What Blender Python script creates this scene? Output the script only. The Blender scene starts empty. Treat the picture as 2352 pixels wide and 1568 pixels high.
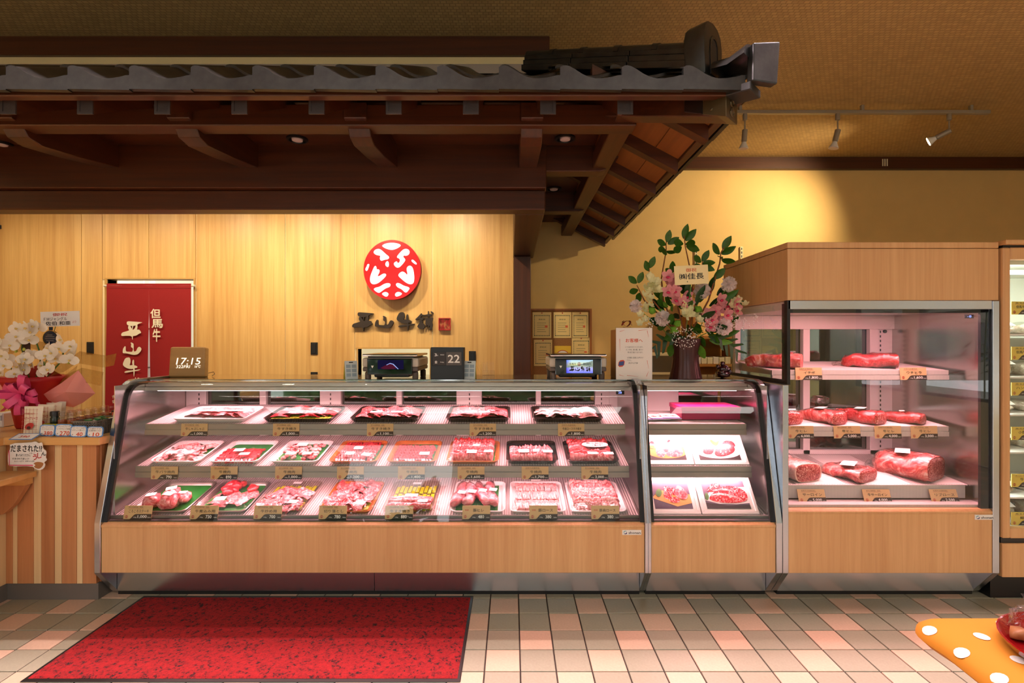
import bpy, bmesh, math, random
from mathutils import Matrix, Vector, noise as mnoise
from mathutils.geometry import tessellate_polygon

SC = bpy.context.scene
COL = SC.collection
PI = math.pi
rnd = random.Random(7)
F = 1160.0          # focal length in pixels of the 2352 x 1568 frame
H = 1.374           # eye height

# ------------------------------------------------------------------ camera
cam_d = bpy.data.cameras.new('camera')
cam_d.sensor_width = 36.0
cam_d.lens = 36.0 * F / 2352.0
cam_d.clip_start = 0.05
cam = bpy.data.objects.new('camera', cam_d)
COL.objects.link(cam)
cam.location = (0, 0, H)
cam.rotation_euler = (PI / 2, 0, 0)
SC.camera = cam

# ------------------------------------------------------------------ world
world = bpy.data.worlds.new('world')
SC.world = world
world.use_nodes = True
bg = world.node_tree.nodes['Background']
bg.inputs[0].default_value = (0.95, 0.97, 1.0, 1)
bg.inputs[1].default_value = 5.6

SC.view_settings.view_transform = 'Standard'
SC.view_settings.look = 'None'
SC.view_settings.gamma = 1.0
SC.view_settings.use_curve_mapping = False
SC.view_settings.exposure = 0.0
SC.cycles.max_bounces = 8
SC.cycles.transparent_max_bounces = 16
SC.cycles.caustics_reflective = False
SC.cycles.caustics_refractive = False
SC.cycles.sample_clamp_indirect = 4.0

# lamp strengths (the lamps themselves are built with the room)
TUBE_POWER = 21.0
FILL_PANEL_POWER = 7.0  # added front fill from unseen ceiling panels
WASH_POWER = 76.0
TRACK_POWER = 150.0
CASE_POWER = 10.0
CASE_COL = (1.0, 0.39, 0.43)

# ------------------------------------------------------------------ helpers
W = {}


def s2l(c):
    c = c / 255.0
    return c / 12.92 if c <= 0.04045 else ((c + 0.055) / 1.055) ** 2.4


def C(r, g, b):
    return (s2l(r), s2l(g), s2l(b), 1.0)


def at(x, y, Y):
    return Vector(((x - 1176) / F * Y, Y, H + (784 - y) / F * Y))


def pX(x, Y):
    return (x - 1176) / F * Y


def pZ(y, Y):
    return H + (784 - y) / F * Y


def T(x=0, y=0, z=0):
    return Matrix.Translation((x, y, z))


def RX(a):
    return Matrix.Rotation(a, 4, 'X')


def RY(a):
    return Matrix.Rotation(a, 4, 'Y')


def RZ(a):
    return Matrix.Rotation(a, 4, 'Z')


def SM(x, y, z):
    return Matrix.Diagonal((x, y, z, 1))


def put(o, parent=None, M=None):
    COL.objects.link(o)
    if M is not None:
        o.matrix_basis = M
    W[o.name] = o.matrix_basis.copy()
    if parent is not None:
        o.parent = parent
        o.matrix_parent_inverse = W[parent.name].inverted()
    return o


def tag(o, label=None, cat=None, group=None, kind=None):
    if label:
        o['label'] = label
    if cat:
        o['category'] = cat
    if group:
        o['group'] = group
    if kind:
        o['kind'] = kind
    return o


def thing(name, label, cat, M=None, group=None):
    o = bpy.data.objects.new(name, None)
    o.empty_display_size = 0.05
    put(o, None, M if M is not None else Matrix())
    return tag(o, label, cat, group)


def mobj(name, me, mat=None, parent=None, M=None):
    if mat is not None and len(me.materials) == 0:
        me.materials.append(mat)
    o = bpy.data.objects.new(name, me)
    put(o, parent, M)
    if mat is not None and me.materials[0] is not mat:
        o.material_slots[0].link = 'OBJECT'
        o.material_slots[0].material = mat
    return o


class B:
    """collects faces of one mesh"""

    def __init__(s):
        s.v = []
        s.f = []
        s.mi = []
        s.m = 0

    def add(s, vs, fs):
        n = len(s.v)
        s.v += [tuple(v) for v in vs]
        for f in fs:
            s.f.append([i + n for i in f])
            s.mi.append(s.m)
        return s

    def box(s, x0, x1, y0, y1, z0, z1, M=None):
        vs = [Vector((x, y, z)) for z in (z0, z1) for y in (y0, y1) for x in (x0, x1)]
        if M is not None:
            vs = [M @ v for v in vs]
        return s.add(vs, [(0, 2, 3, 1), (4, 5, 7, 6), (0, 1, 5, 4), (2, 6, 7, 3), (0, 4, 6, 2), (1, 3, 7, 5)])

    def prism(s, pts, axis, a0, a1, M=None):
        """polygon pts (2D) extruded along axis. axis x: pts=(y,z); y: pts=(x,z); z: pts=(x,y)"""
        n = len(pts)

        def mk(p, a):
            if axis == 'x':
                return Vector((a, p[0], p[1]))
            if axis == 'y':
                return Vector((p[0], a, p[1]))
            return Vector((p[0], p[1], a))
        vs = [mk(p, a0) for p in pts] + [mk(p, a1) for p in pts]
        if M is not None:
            vs = [M @ v for v in vs]
        tris = tessellate_polygon([[Vector((p[0], p[1], 0)) for p in pts]])
        fs = [tuple(t) for t in tris] + [tuple(i + n for i in reversed(t)) for t in tris]
        fs += [(i, (i + 1) % n, (i + 1) % n + n, i + n) for i in range(n)]
        return s.add(vs, fs)

    def tube(s, path, r, n=8, cap=True):
        path = [Vector(p) for p in path]
        rs = r if isinstance(r, (list, tuple)) else [r] * len(path)
        rings = []
        up = Vector((0, 0, 1))
        prev = None
        for i, p in enumerate(path):
            if i == 0:
                t = path[1] - p
            elif i == len(path) - 1:
                t = p - path[i - 1]
            else:
                t = path[i + 1] - path[i - 1]
            t.normalize()
            if prev is None:
                a = t.cross(up)
                if a.length < 1e-3:
                    a = t.cross(Vector((0, 1, 0)))
            else:
                a = prev - t * prev.dot(t)
            a.normalize()
            prev = a
            b = t.cross(a)
            rings.append([p + a * math.cos(2 * PI * k / n) * rs[i] + b * math.sin(2 * PI * k / n) * rs[i] for k in range(n)])
        vs = [v for ring in rings for v in ring]
        fs = []
        for i in range(len(path) - 1):
            for k in range(n):
                k2 = (k + 1) % n
                fs.append((i * n + k, i * n + k2, (i + 1) * n + k2, (i + 1) * n + k))
        if cap:
            fs.append(tuple(reversed(range(n))))
            fs.append(tuple(range((len(path) - 1) * n, len(path) * n)))
        return s.add(vs, fs)

    def lathe(s, prof, n=20, M=None, rad=None):
        vs = []
        for (r, z) in prof:
            for k in range(n):
                a = 2 * PI * k / n
                rr = r * (rad(a, z) if rad else 1)
                vs.append(Vector((rr * math.cos(a), rr * math.sin(a), z)))
        if M is not None:
            vs = [M @ v for v in vs]
        fs = []
        for i in range(len(prof) - 1):
            for k in range(n):
                k2 = (k + 1) % n
                fs.append((i * n + k, i * n + k2, (i + 1) * n + k2, (i + 1) * n + k))
        fs.append(tuple(reversed(range(n))))
        fs.append(tuple(range((len(prof) - 1) * n, len(prof) * n)))
        return s.add(vs, fs)

    def loft(s, rings, cap0=True, cap1=True, closed=True):
        n = len(rings[0])
        vs = [v for r in rings for v in r]
        fs = []
        for i in range(len(rings) - 1):
            for k in range(n if closed else n - 1):
                k2 = (k + 1) % n
                fs.append((i * n + k, i * n + k2, (i + 1) * n + k2, (i + 1) * n + k))
        if cap0:
            fs.append(tuple(reversed(range(n))))
        if cap1:
            fs.append(tuple(range((len(rings) - 1) * n, len(rings) * n)))
        return s.add(vs, fs)

    def grid(s, fn, nu, nv):
        vs = [fn(i / nu, j / nv) for j in range(nv + 1) for i in range(nu + 1)]
        w = nu + 1
        fs = [(j * w + i, j * w + i + 1, (j + 1) * w + i + 1, (j + 1) * w + i) for j in range(nv) for i in range(nu)]
        return s.add(vs, fs)

    def mesh(s, smooth=False, bevel=0.0, seg=1, fixn=True):
        me = bpy.data.meshes.new('m')
        me.from_pydata(s.v, [], s.f)
        if any(s.mi):
            me.polygons.foreach_set('material_index', s.mi)
        if fixn or bevel:
            bm = bmesh.new()
            bm.from_mesh(me)
            if bevel:
                bmesh.ops.remove_doubles(bm, verts=bm.verts, dist=1e-6)
            if fixn:
                bmesh.ops.recalc_face_normals(bm, faces=bm.faces)
            if bevel:
                es = [e for e in bm.edges if len(e.link_faces) == 2 and e.calc_face_angle(0) > 0.6]
                bmesh.ops.bevel(bm, geom=es, offset=bevel, offset_type='OFFSET', segments=seg, profile=0.5, affect='EDGES', clamp_overlap=True)
            bm.to_mesh(me)
            bm.free()
        if smooth is True:
            me.polygons.foreach_set('use_smooth', [True] * len(me.polygons))
        elif smooth:
            me.polygons.foreach_set('use_smooth', [True] * len(me.polygons))
            me.set_sharp_from_angle(angle=math.radians(smooth))
        me.update()
        return me

    def build(s, name, mats, parent=None, M=None, smooth=False, bevel=0.0, seg=1, fixn=True):
        me = s.mesh(smooth, bevel, seg, fixn)
        if not isinstance(mats, (list, tuple)):
            mats = [mats]
        for m in mats:
            me.materials.append(m)
        o = bpy.data.objects.new(name, me)
        return put(o, parent, M)


def boxo(name, x0, x1, y0, y1, z0, z1, mat, parent=None, bevel=0.0, M=None, seg=1):
    return B().box(min(x0, x1), max(x0, x1), min(y0, y1), max(y0, y1), min(z0, z1), max(z0, z1)).build(name, mat, parent, M, bevel=bevel, seg=seg)


def poly_mesh(polys, thick, conv=lambda p: p, flat=False):
    """2D outlines -> plate in the XZ plane facing -Y, thick towards +Y behind the face"""
    b = B()
    for ip, pts in enumerate(polys):
        pts = [conv(p) for p in pts]
        if flat:
            tris = tessellate_polygon([[Vector((p[0], p[1], 0)) for p in pts]])
            b.add([Vector((p[0], -.0001 * ip, p[1])) for p in pts], [tuple(t) for t in tris])
        else:
            b.prism(pts, 'y', -.00025 * ip, thick)
    return b


def smooth_poly(pts, it=2):
    for _ in range(it):
        out = []
        n = len(pts)
        for i in range(n):
            p, q = pts[i], pts[(i + 1) % n]
            out.append((p[0] * .75 + q[0] * .25, p[1] * .75 + q[1] * .25))
            out.append((p[0] * .25 + q[0] * .75, p[1] * .25 + q[1] * .75))
        pts = out
    return pts


# deferred lettering: all words become meshes in one pass at the end
TEXTS = []


def text(s, w, h, mat, parent, M, bold=0.0, name='lettering', italic=0.0, thick=0.0, keep=False):
    """word centred at M's origin, in M's local XZ plane facing -Y, fitted into w x h"""
    me = bpy.data.meshes.new('t')
    me.materials.append(mat)
    o = bpy.data.objects.new(name, me)
    put(o, parent, M)
    TEXTS.append((o, s, w, h, bold, italic, thick, keep))
    return o


def finish_texts():
    cache = {}
    jobs = []
    for (o, s, w, h, bold, italic, thick, keep) in TEXTS:
        k = s
        if k not in cache:
            cu = bpy.data.curves.new('fc', 'FONT')
            cu.body = s
            cu.size = 1.0
            cu.resolution_u = 2
            cu.align_x = 'CENTER'
            ob = bpy.data.objects.new('fo', cu)
            COL.objects.link(ob)
            cache[k] = ob
    bpy.context.view_layer.update()
    dg = bpy.context.evaluated_depsgraph_get()
    data = {}
    for k, ob in cache.items():
        me = bpy.data.meshes.new_from_object(ob.evaluated_get(dg))
        vs = [v.co.copy() for v in me.vertices]
        fs = [tuple(p.vertices) for p in me.polygons]
        data[k] = (vs, fs)
        bpy.data.meshes.remove(me)
    for k, ob in cache.items():
        cu = ob.data
        bpy.data.objects.remove(ob)
        bpy.data.curves.remove(cu)
    for (o, s, w, h, bold, italic, thick, keep) in TEXTS:
        vs, fs = data[s]
        if not vs:
            continue
        x0 = min(v.x for v in vs)
        x1 = max(v.x for v in vs)
        y0 = min(v.y for v in vs)
        y1 = max(v.y for v in vs)
        sx = w / (x1 - x0)
        sy = h / (y1 - y0)
        if keep:
            sx = sy = min(sx, sy)
        cx, cy = (x0 + x1) / 2, (y0 + y1) / 2
        nv = [((v.x - cx) * sx + italic * (v.y - cy) * sy, 0.0, (v.y - cy) * sy) for v in vs]
        if bold:
            e = bold * .55
            ex, ez = e * sx, e * sy
            base_v, base_f = nv, fs
            nv, fs = [], []
            for q_, (dx, dz) in enumerate(((-ex, 0), (ex, 0), (0, -ez), (0, ez))):
                k0 = len(nv)
                nv += [(p[0] + dx, p[1] - .00012 * q_, p[2] + dz) for p in base_v]
                fs += [tuple(i + k0 for i in f) for f in base_f]
        if thick:
            b = B()
            b.add(nv, fs)
            me2 = b.mesh(fixn=False)
            bm = bmesh.new()
            bm.from_mesh(me2)
            bmesh.ops.remove_doubles(bm, verts=bm.verts, dist=1e-5)
            r = bmesh.ops.extrude_face_region(bm, geom=bm.faces[:])
            bmesh.ops.translate(bm, verts=[e for e in r['geom'] if isinstance(e, bmesh.types.BMVert)], vec=(0, -thick, 0))
            bmesh.ops.recalc_face_normals(bm, faces=bm.faces)
            mats = list(o.data.materials)
            bm.to_mesh(o.data)
            bm.free()
        else:
            o.data.from_pydata(nv, [], fs)
        o.data.update()


# ------------------------------------------------------------------ materials
def nodes(name):
    m = bpy.data.materials.new(name)
    m.use_nodes = True
    nt = m.node_tree
    return m, nt, nt.nodes['Principled BSDF']


def N(nt, t, **kw):
    n = nt.nodes.new(t)
    for k, v in kw.items():
        setattr(n, k, v)
    return n


def coords(nt, scale=(1, 1, 1), kind='Object', rot=(0, 0, 0)):
    tc = N(nt, 'ShaderNodeTexCoord')
    mp = N(nt, 'ShaderNodeMapping')
    mp.inputs['Scale'].default_value = scale
    mp.inputs['Rotation'].default_value = rot
    nt.links.new(tc.outputs[kind], mp.inputs['Vector'])
    return mp.outputs['Vector']


def ramp(nt, fac, stops):
    r = N(nt, 'ShaderNodeValToRGB')
    el = r.color_ramp.elements
    while len(el) < len(stops):
        el.new(0.5)
    for e, (p, c) in zip(el, stops):
        e.position = p
        e.color = c
    nt.links.new(fac, r.inputs['Fac'])
    return r.outputs['Color']


def noise_tex(nt, vec, scale, detail=4, rough=0.6, dist=0.0):
    n = N(nt, 'ShaderNodeTexNoise')
    n.inputs['Scale'].default_value = scale
    n.inputs['Detail'].default_value = detail
    n.inputs['Roughness'].default_value = rough
    n.inputs['Distortion'].default_value = dist
    nt.links.new(vec, n.inputs['Vector'])
    return n.outputs['Fac']


def add_bump(nt, bs, fac, strength=0.3, dist=0.002):
    b = N(nt, 'ShaderNodeBump')
    b.inputs['Strength'].default_value = strength
    b.inputs['Distance'].default_value = dist
    nt.links.new(fac, b.inputs['Height'])
    nt.links.new(b.outputs['Normal'], bs.inputs['Normal'])


def mat(name, col, rough=0.5, metal=0.0, emit=None, es=0.0, var=0.0, vscale=30, bump=0.0, bscale=200, coat=0.0, spec=None, alpha=None, sss=0.0):
    m, nt, bs = nodes(name)
    bs.inputs['Base Color'].default_value = col
    bs.inputs['Roughness'].default_value = rough
    bs.inputs['Metallic'].default_value = metal
    if coat:
        bs.inputs['Coat Weight'].default_value = coat
    if spec is not None:
        bs.inputs['Specular IOR Level'].default_value = spec
    if emit:
        bs.inputs['Emission Color'].default_value = emit
        bs.inputs['Emission Strength'].default_value = es
    if sss:
        bs.inputs['Subsurface Weight'].default_value = sss
        bs.inputs['Subsurface Radius'].default_value = (0.01, 0.004, 0.003)
    if var:
        f = noise_tex(nt, coords(nt), vscale)
        d = tuple(max(0, c * (1 - var)) for c in col[:3]) + (1,)
        u = tuple(min(1, c * (1 + var)) for c in col[:3]) + (1,)
        nt.links.new(ramp(nt, f, [(0.3, d), (0.7, u)]), bs.inputs['Base Color'])
    if bump:
        add_bump(nt, bs, noise_tex(nt, coords(nt), bscale), bump)
    return m


def wood(name, dark, light, axis='z', freq=40, rough=0.45, contrast=(0.3, 0.72), per_obj=0.0, coat=0.0, bands=True):
    m, nt, bs = nodes(name)
    sc = {'x': (0.03, 1, 1), 'y': (1, 0.03, 1), 'z': (1, 1, 0.03)}[axis]
    v = coords(nt, sc)
    f1 = noise_tex(nt, v, freq, 5, 0.65, 0.4)
    f2 = noise_tex(nt, v, freq * 0.16, 3, 0.5)
    mx = N(nt, 'ShaderNodeMath', operation='MULTIPLY_ADD')
    nt.links.new(f1, mx.inputs[0])
    mx.inputs[1].default_value = 0.55
    mu = N(nt, 'ShaderNodeMath', operation='MULTIPLY')
    nt.links.new(f2, mu.inputs[0])
    mu.inputs[1].default_value = 0.45
    nt.links.new(mu.outputs[0], mx.inputs[2])
    col = ramp(nt, mx.outputs[0], [(contrast[0], dark), (contrast[1], light)])
    if per_obj:
        oi = N(nt, 'ShaderNodeObjectInfo')
        hs = N(nt, 'ShaderNodeHueSaturation')
        mr = N(nt, 'ShaderNodeMapRange')
        mr.inputs['To Min'].default_value = 1 - per_obj
        mr.inputs['To Max'].default_value = 1 + per_obj
        nt.links.new(oi.outputs['Random'], mr.inputs['Value'])
        nt.links.new(mr.outputs[0], hs.inputs['Value'])
        nt.links.new(col, hs.inputs['Color'])
        col = hs.outputs['Color']
    nt.links.new(col, bs.inputs['Base Color'])
    bs.inputs['Roughness'].default_value = rough
    if coat:
        bs.inputs['Coat Weight'].default_value = coat
        bs.inputs['Coat Roughness'].default_value = 0.25
    add_bump(nt, bs, f1, 0.08, 0.001)
    return m


def brushed(name, col, rough=0.28, axis='x', aniso=0.0):
    m, nt, bs = nodes(name)
    bs.inputs['Metallic'].default_value = 1.0
    bs.inputs['Base Color'].default_value = col
    bs.inputs['Roughness'].default_value = rough
    sc = {'x': (0.01, 1, 1), 'y': (1, 0.01, 1), 'z': (1, 1, 0.01)}[axis]
    f = noise_tex(nt, coords(nt, sc), 700, 3, 0.7)
    add_bump(nt, bs, f, 0.06, 0.0006)
    return m


def glass(name, tint=(0.97, 1.0, 0.98, 1), boost=1.0, rough=0.0):
    m = bpy.data.materials.new(name)
    m.use_nodes = True
    nt = m.node_tree
    nt.nodes.clear()
    out = N(nt, 'ShaderNodeOutputMaterial')
    tr = N(nt, 'ShaderNodeBsdfTransparent')
    tr.inputs[0].default_value = tint
    gl = N(nt, 'ShaderNodeBsdfGlossy')
    gl.inputs['Roughness'].default_value = rough
    fr = N(nt, 'ShaderNodeFresnel')
    fr.inputs[0].default_value = 1.5
    geo = N(nt, 'ShaderNodeNewGeometry')
    inv = N(nt, 'ShaderNodeMath', operation='SUBTRACT')
    inv.inputs[0].default_value = 1.0
    nt.links.new(geo.outputs['Backfacing'], inv.inputs[1])
    mu = N(nt, 'ShaderNodeMath', operation='MULTIPLY')
    nt.links.new(fr.outputs[0], mu.inputs[0])
    nt.links.new(inv.outputs[0], mu.inputs[1])
    mb = N(nt, 'ShaderNodeMath', operation='MULTIPLY', use_clamp=True)
    nt.links.new(mu.outputs[0], mb.inputs[0])
    mb.inputs[1].default_value = boost
    mix = N(nt, 'ShaderNodeMixShader')
    nt.links.new(mb.outputs[0], mix.inputs[0])
    nt.links.new(tr.outputs[0], mix.inputs[1])
    nt.links.new(gl.outputs[0], mix.inputs[2])
    nt.links.new(mix.outputs[0], out.inputs[0])
    return m


def film_mat(name, boost=1.2, tint=(0.99, 0.97, 0.97, 1), scale=60, strength=1.0):
    m = glass(name, tint, boost, 0.06)
    nt = m.node_tree
    gl = next(n for n in nt.nodes if n.type == 'BSDF_GLOSSY')
    fr = next(n for n in nt.nodes if n.type == 'FRESNEL')
    f = noise_tex(nt, coords(nt), scale, 3, 0.6, 1.5)
    b = N(nt, 'ShaderNodeBump')
    b.inputs['Strength'].default_value = strength
    b.inputs['Distance'].default_value = 0.01
    nt.links.new(f, b.inputs['Height'])
    nt.links.new(b.outputs[0], gl.inputs['Normal'])
    nt.links.new(b.outputs[0], fr.inputs['Normal'])
    return m


def meat(name, stops, scale=40, rough=0.3, dist=1.5, bump=0.4):
    m, nt, bs = nodes(name)
    v = coords(nt)
    oi = N(nt, 'ShaderNodeObjectInfo')
    ad = N(nt, 'ShaderNodeVectorMath', operation='ADD')
    sc = N(nt, 'ShaderNodeVectorMath', operation='SCALE')
    sc.inputs['Scale'].default_value = 9.0
    cb = N(nt, 'ShaderNodeCombineXYZ')
    for k in range(3):
        nt.links.new(oi.outputs['Random'], cb.inputs[k])
    nt.links.new(cb.outputs[0], sc.inputs[0])
    nt.links.new(v, ad.inputs[0])
    nt.links.new(sc.outputs[0], ad.inputs[1])
    f = noise_tex(nt, ad.outputs[0], scale, 5, 0.65, dist)
    col = ramp(nt, f, stops)
    nt.links.new(col, bs.inputs['Base Color'])
    bs.inputs['Roughness'].default_value = rough
    bs.inputs['Coat Weight'].default_value = 0.25
    bs.inputs['Coat Roughness'].default_value = 0.15
    add_bump(nt, bs, f, bump, 0.002)
    return m


def petal(name, col, trans=.4, var=.0, vscale=40, rough=.5):
    m = mat(name, col, rough, var=var, vscale=vscale)
    nt = m.node_tree
    bs = nt.nodes['Principled BSDF']
    out = next(n for n in nt.nodes if n.type == 'OUTPUT_MATERIAL')
    tr = N(nt, 'ShaderNodeBsdfTranslucent')
    tr.inputs[0].default_value = col
    mx = N(nt, 'ShaderNodeMixShader')
    mx.inputs[0].default_value = trans
    nt.links.new(bs.outputs[0], mx.inputs[1])
    nt.links.new(tr.outputs[0], mx.inputs[2])
    nt.links.new(mx.outputs[0], out.inputs[0])
    return m


def emis(name, col, s):
    m = bpy.data.materials.new(name)
    m.use_nodes = True
    nt = m.node_tree
    nt.nodes.clear()
    out = N(nt, 'ShaderNodeOutputMaterial')
    e = N(nt, 'ShaderNodeEmission')
    e.inputs[0].default_value = col
    e.inputs[1].default_value = s
    nt.links.new(e.outputs[0], out.inputs[0])
    return m


def area(name, M, sx, sy, power, col, parent=None, spread=PI):
    l = bpy.data.lights.new(name, 'AREA')
    l.shape = 'RECTANGLE'
    l.size = sx
    l.size_y = sy
    l.energy = power
    l.color = col
    l.spread = spread
    o = bpy.data.objects.new(name, l)
    put(o, parent, M)
    return o


def spot(name, loc, target, power, col, angle, blend=0.5, r=0.03, parent=None):
    l = bpy.data.lights.new(name, 'SPOT')
    l.energy = power
    l.color = col
    l.spot_size = angle
    l.spot_blend = blend
    l.shadow_soft_size = r
    d = (Vector(target) - Vector(loc))
    M = T(*loc) @ d.to_track_quat('-Z', 'Y').to_matrix().to_4x4()
    o = bpy.data.objects.new(name, l)
    put(o, parent, M)
    return o


MT = {}
MT['white'] = mat('white_plastic', C(235, 232, 228), 0.4)
MT['paper'] = mat('white_paper', C(238, 234, 230), 0.7)
MT['cream_paper'] = mat('cream_paper', C(238, 228, 196), 0.7)
MT['black'] = mat('black_plastic', C(22, 22, 24), 0.35)
MT['ink'] = mat('black_ink', C(22, 18, 16), 0.6)
MT['grey_ink'] = mat('grey_ink', C(110, 110, 115), 0.6)
MT['red_ink'] = mat('red_ink', C(190, 30, 28), 0.6)
MT['orange_ink'] = mat('orange_ink', C(214, 74, 30), 0.6)
MT['white_ink'] = mat('white_ink', C(245, 242, 238), 0.6)
MT['blue_ink'] = mat('blue_ink', C(40, 60, 130), 0.6)
MT['steel'] = brushed('brushed_steel', C(196, 198, 202), 0.26, 'x')
MT['rail'] = mat('rail_aluminium', C(150, 144, 140), .32, .55)
MT['steel_v'] = brushed('brushed_steel_upright', C(190, 196, 206), 0.24, 'z')
MT['steel_soft'] = brushed('satin_steel', C(190, 186, 180), 0.4, 'x')
MT['chrome'] = mat('chrome', C(220, 220, 220), 0.08, 1.0)
MT['rubber'] = mat('black_rubber', C(14, 13, 13), 0.45)
MT['glass'] = glass('clear_glass', (0.985, 1.0, 0.99, 1), 1.25)
MT['glass_dark'] = glass('tinted_glass', (0.75, 0.72, 0.66, 1), 1.3)
MT['acrylic'] = glass('clear_acrylic', (0.97, 0.97, 0.96, 1), 0.8)
MT['film'] = film_mat('cling_film', .4)
MT['bag'] = film_mat('crumpled_bag_film', 2.2, (0.96, 0.92, 0.92, 1), 38, 1.0)

# ================================================================== the room shell
YW = 4.60      # timber-panelled wall
YB = 4.72      # plastered wall
ZC = 3.08      # ceiling
XL, XR = -4.85, 5.20
YF = -2.60

m_tile_grey = mat('olive_grey_tile', C(152, 146, 124), 0.42, var=0.07, vscale=90, bump=0.05, bscale=500)
m_tile_beige = mat('beige_tile', C(202, 170, 144), 0.42, var=0.07, vscale=90, bump=0.05, bscale=500)
m_grout = mat('grout', C(62, 48, 40), 0.85, var=0.15, vscale=40)

floor = tag(boxo('floor', XL, XR, YF, YB, -0.10, -0.005, m_grout), kind='structure')
TP = 0.15
GX, GY = 0.035, 2.2546
tb = B()
hw = TP / 2 - 0.0030
ch = 0.0015
tb.loft([[Vector((sx * hw, sy * hw, -0.006)) for sx, sy in ((-1, -1), (1, -1), (1, 1), (-1, 1))],
         [Vector((sx * hw, sy * hw, -ch)) for sx, sy in ((-1, -1), (1, -1), (1, 1), (-1, 1))],
         [Vector((sx * (hw - ch), sy * (hw - ch), 0)) for sx, sy in ((-1, -1), (1, -1), (1, 1), (-1, 1))]], cap0=False)
tile_g = tb.mesh()
tile_g.materials.append(m_tile_grey)
tile_b = tile_g.copy()
tile_b.materials.clear()
tile_b.materials.append(m_tile_beige)
rest = B()
i0, i1 = math.ceil((XL - GX) / TP), math.floor((XR - GX) / TP)
j0, j1 = math.ceil((YF - GY) / TP), math.floor((3.6 - GY) / TP)
for j in range(j0, j1):
    for i in range(i0, i1):
        cx, cy = GX + (i + 0.5) * TP, GY + (j + 0.5) * TP
        r = 2 - j           # row counted from the display case towards the viewer
        beige = (i - (2 - r)) % 3 == 0
        vis = -3 <= j <= 3 and -2.75 < cx < 2.75
        under_mat = -1.90 < cx < -0.30 and 2.15 < cy < 2.6
        if vis and not under_mat:
            mobj('floor_tile', tile_b if beige else tile_g, None, floor, T(cx, cy, 0))
        else:
            rest.m = 1 if beige else 0
            rest.box(cx - hw, cx + hw, cy - hw, cy + hw, -0.006, -0.0002)
tag(rest.build('floor_tiles', [m_tile_grey, m_tile_beige], floor, fixn=False), kind='stuff')

# ceiling with woven wall covering
m, nt, bs = nodes('woven_ceiling_covering')
v = coords(nt)
br = N(nt, 'ShaderNodeTexBrick')
br.offset = 0.5
for k, val in (('Scale', 1.0), ('Mortar Size', 0.004), ('Mortar Smooth', 1.0), ('Brick Width', 0.030), ('Row Height', 0.022)):
    br.inputs[k].default_value = val
br.inputs['Color1'].default_value = C(192, 160, 108)
br.inputs['Color2'].default_value = C(174, 144, 96)
br.inputs['Mortar'].default_value = C(150, 123, 81)
nt.links.new(v, br.inputs['Vector'])
nt.links.new(br.outputs['Color'], bs.inputs['Base Color'])
bs.inputs['Roughness'].default_value = 0.6
inv = N(nt, 'ShaderNodeMath', operation='SUBTRACT')
inv.inputs[0].default_value = 1
nt.links.new(br.outputs['Fac'], inv.inputs[1])
add_bump(nt, bs, inv.outputs[0], 0.25, 0.003)
m_ceil = m
YS0, YS1 = 1.30, 1.680       # lamp trough cut into the ceiling above the aisle
cb_ = B()
cb_.box(XL, XR, YS1, YB, ZC, ZC + .3)
cb_.box(XL, XR, YF, YS0, ZC, ZC + .3)
cb_.box(XL, XR, YS0, YS1, ZC + .24, ZC + .3)
ceiling = tag(cb_.build('ceiling', m_ceil), kind='structure')

m_plaster = mat('yellow_plaster', C(222, 186, 118), 0.75, var=0.03, vscale=6, bump=0.08, bscale=350)
m_plaster2 = mat('cream_plaster', C(226, 204, 150), 0.75, var=0.03, vscale=6, bump=0.05, bscale=350)
m_brown = wood('dark_stained_timber', C(38, 17, 5), C(86, 40, 10), 'x', 30, 0.42)
m_brown_y = wood('dark_stained_timber_depthwise', C(38, 17, 5), C(86, 40, 10), 'y', 30, 0.42)
m_brown_z = wood('dark_stained_timber_upright', C(38, 17, 5), C(86, 40, 10), 'z', 30, 0.42)
m_deck = wood('knotty_soffit_board', C(84, 44, 14), C(150, 88, 34), 'y', 14, 0.5, per_obj=0.15)

tag(boxo('wall_back', 0.02, XR, YB, YB + 0.12, 0, ZC, m_plaster), kind='structure')
tag(boxo('wall_left', XL - 0.1, XL, YF, YB, 0, ZC, m_plaster2), kind='structure')

# right wall with two windows, front wall with windows (behind the viewer)


def wall_with_holes(name, axis, c0, c1, a0, a1, holes, mt):
    """wall plane spanned by a (horizontal) and z; holes = (a0,a1,z0,z1) sorted by a"""
    b = B()

    def bx(p0, p1, z0, z1):
        if p1 - p0 < 1e-4 or z1 - z0 < 1e-4:
            return
        if axis == 'x':
            b.box(c0, c1, p0, p1, z0, z1)
        else:
            b.box(p0, p1, c0, c1, z0, z1)
    cur = a0
    for (h0, h1, z0, z1) in holes:
        bx(cur, h0, 0, ZC)
        bx(h0, h1, 0, z0)
        bx(h0, h1, z1, ZC)
        cur = h1
    bx(cur, a1, 0, ZC)
    return tag(b.build(name, mt), kind='structure')


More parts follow.
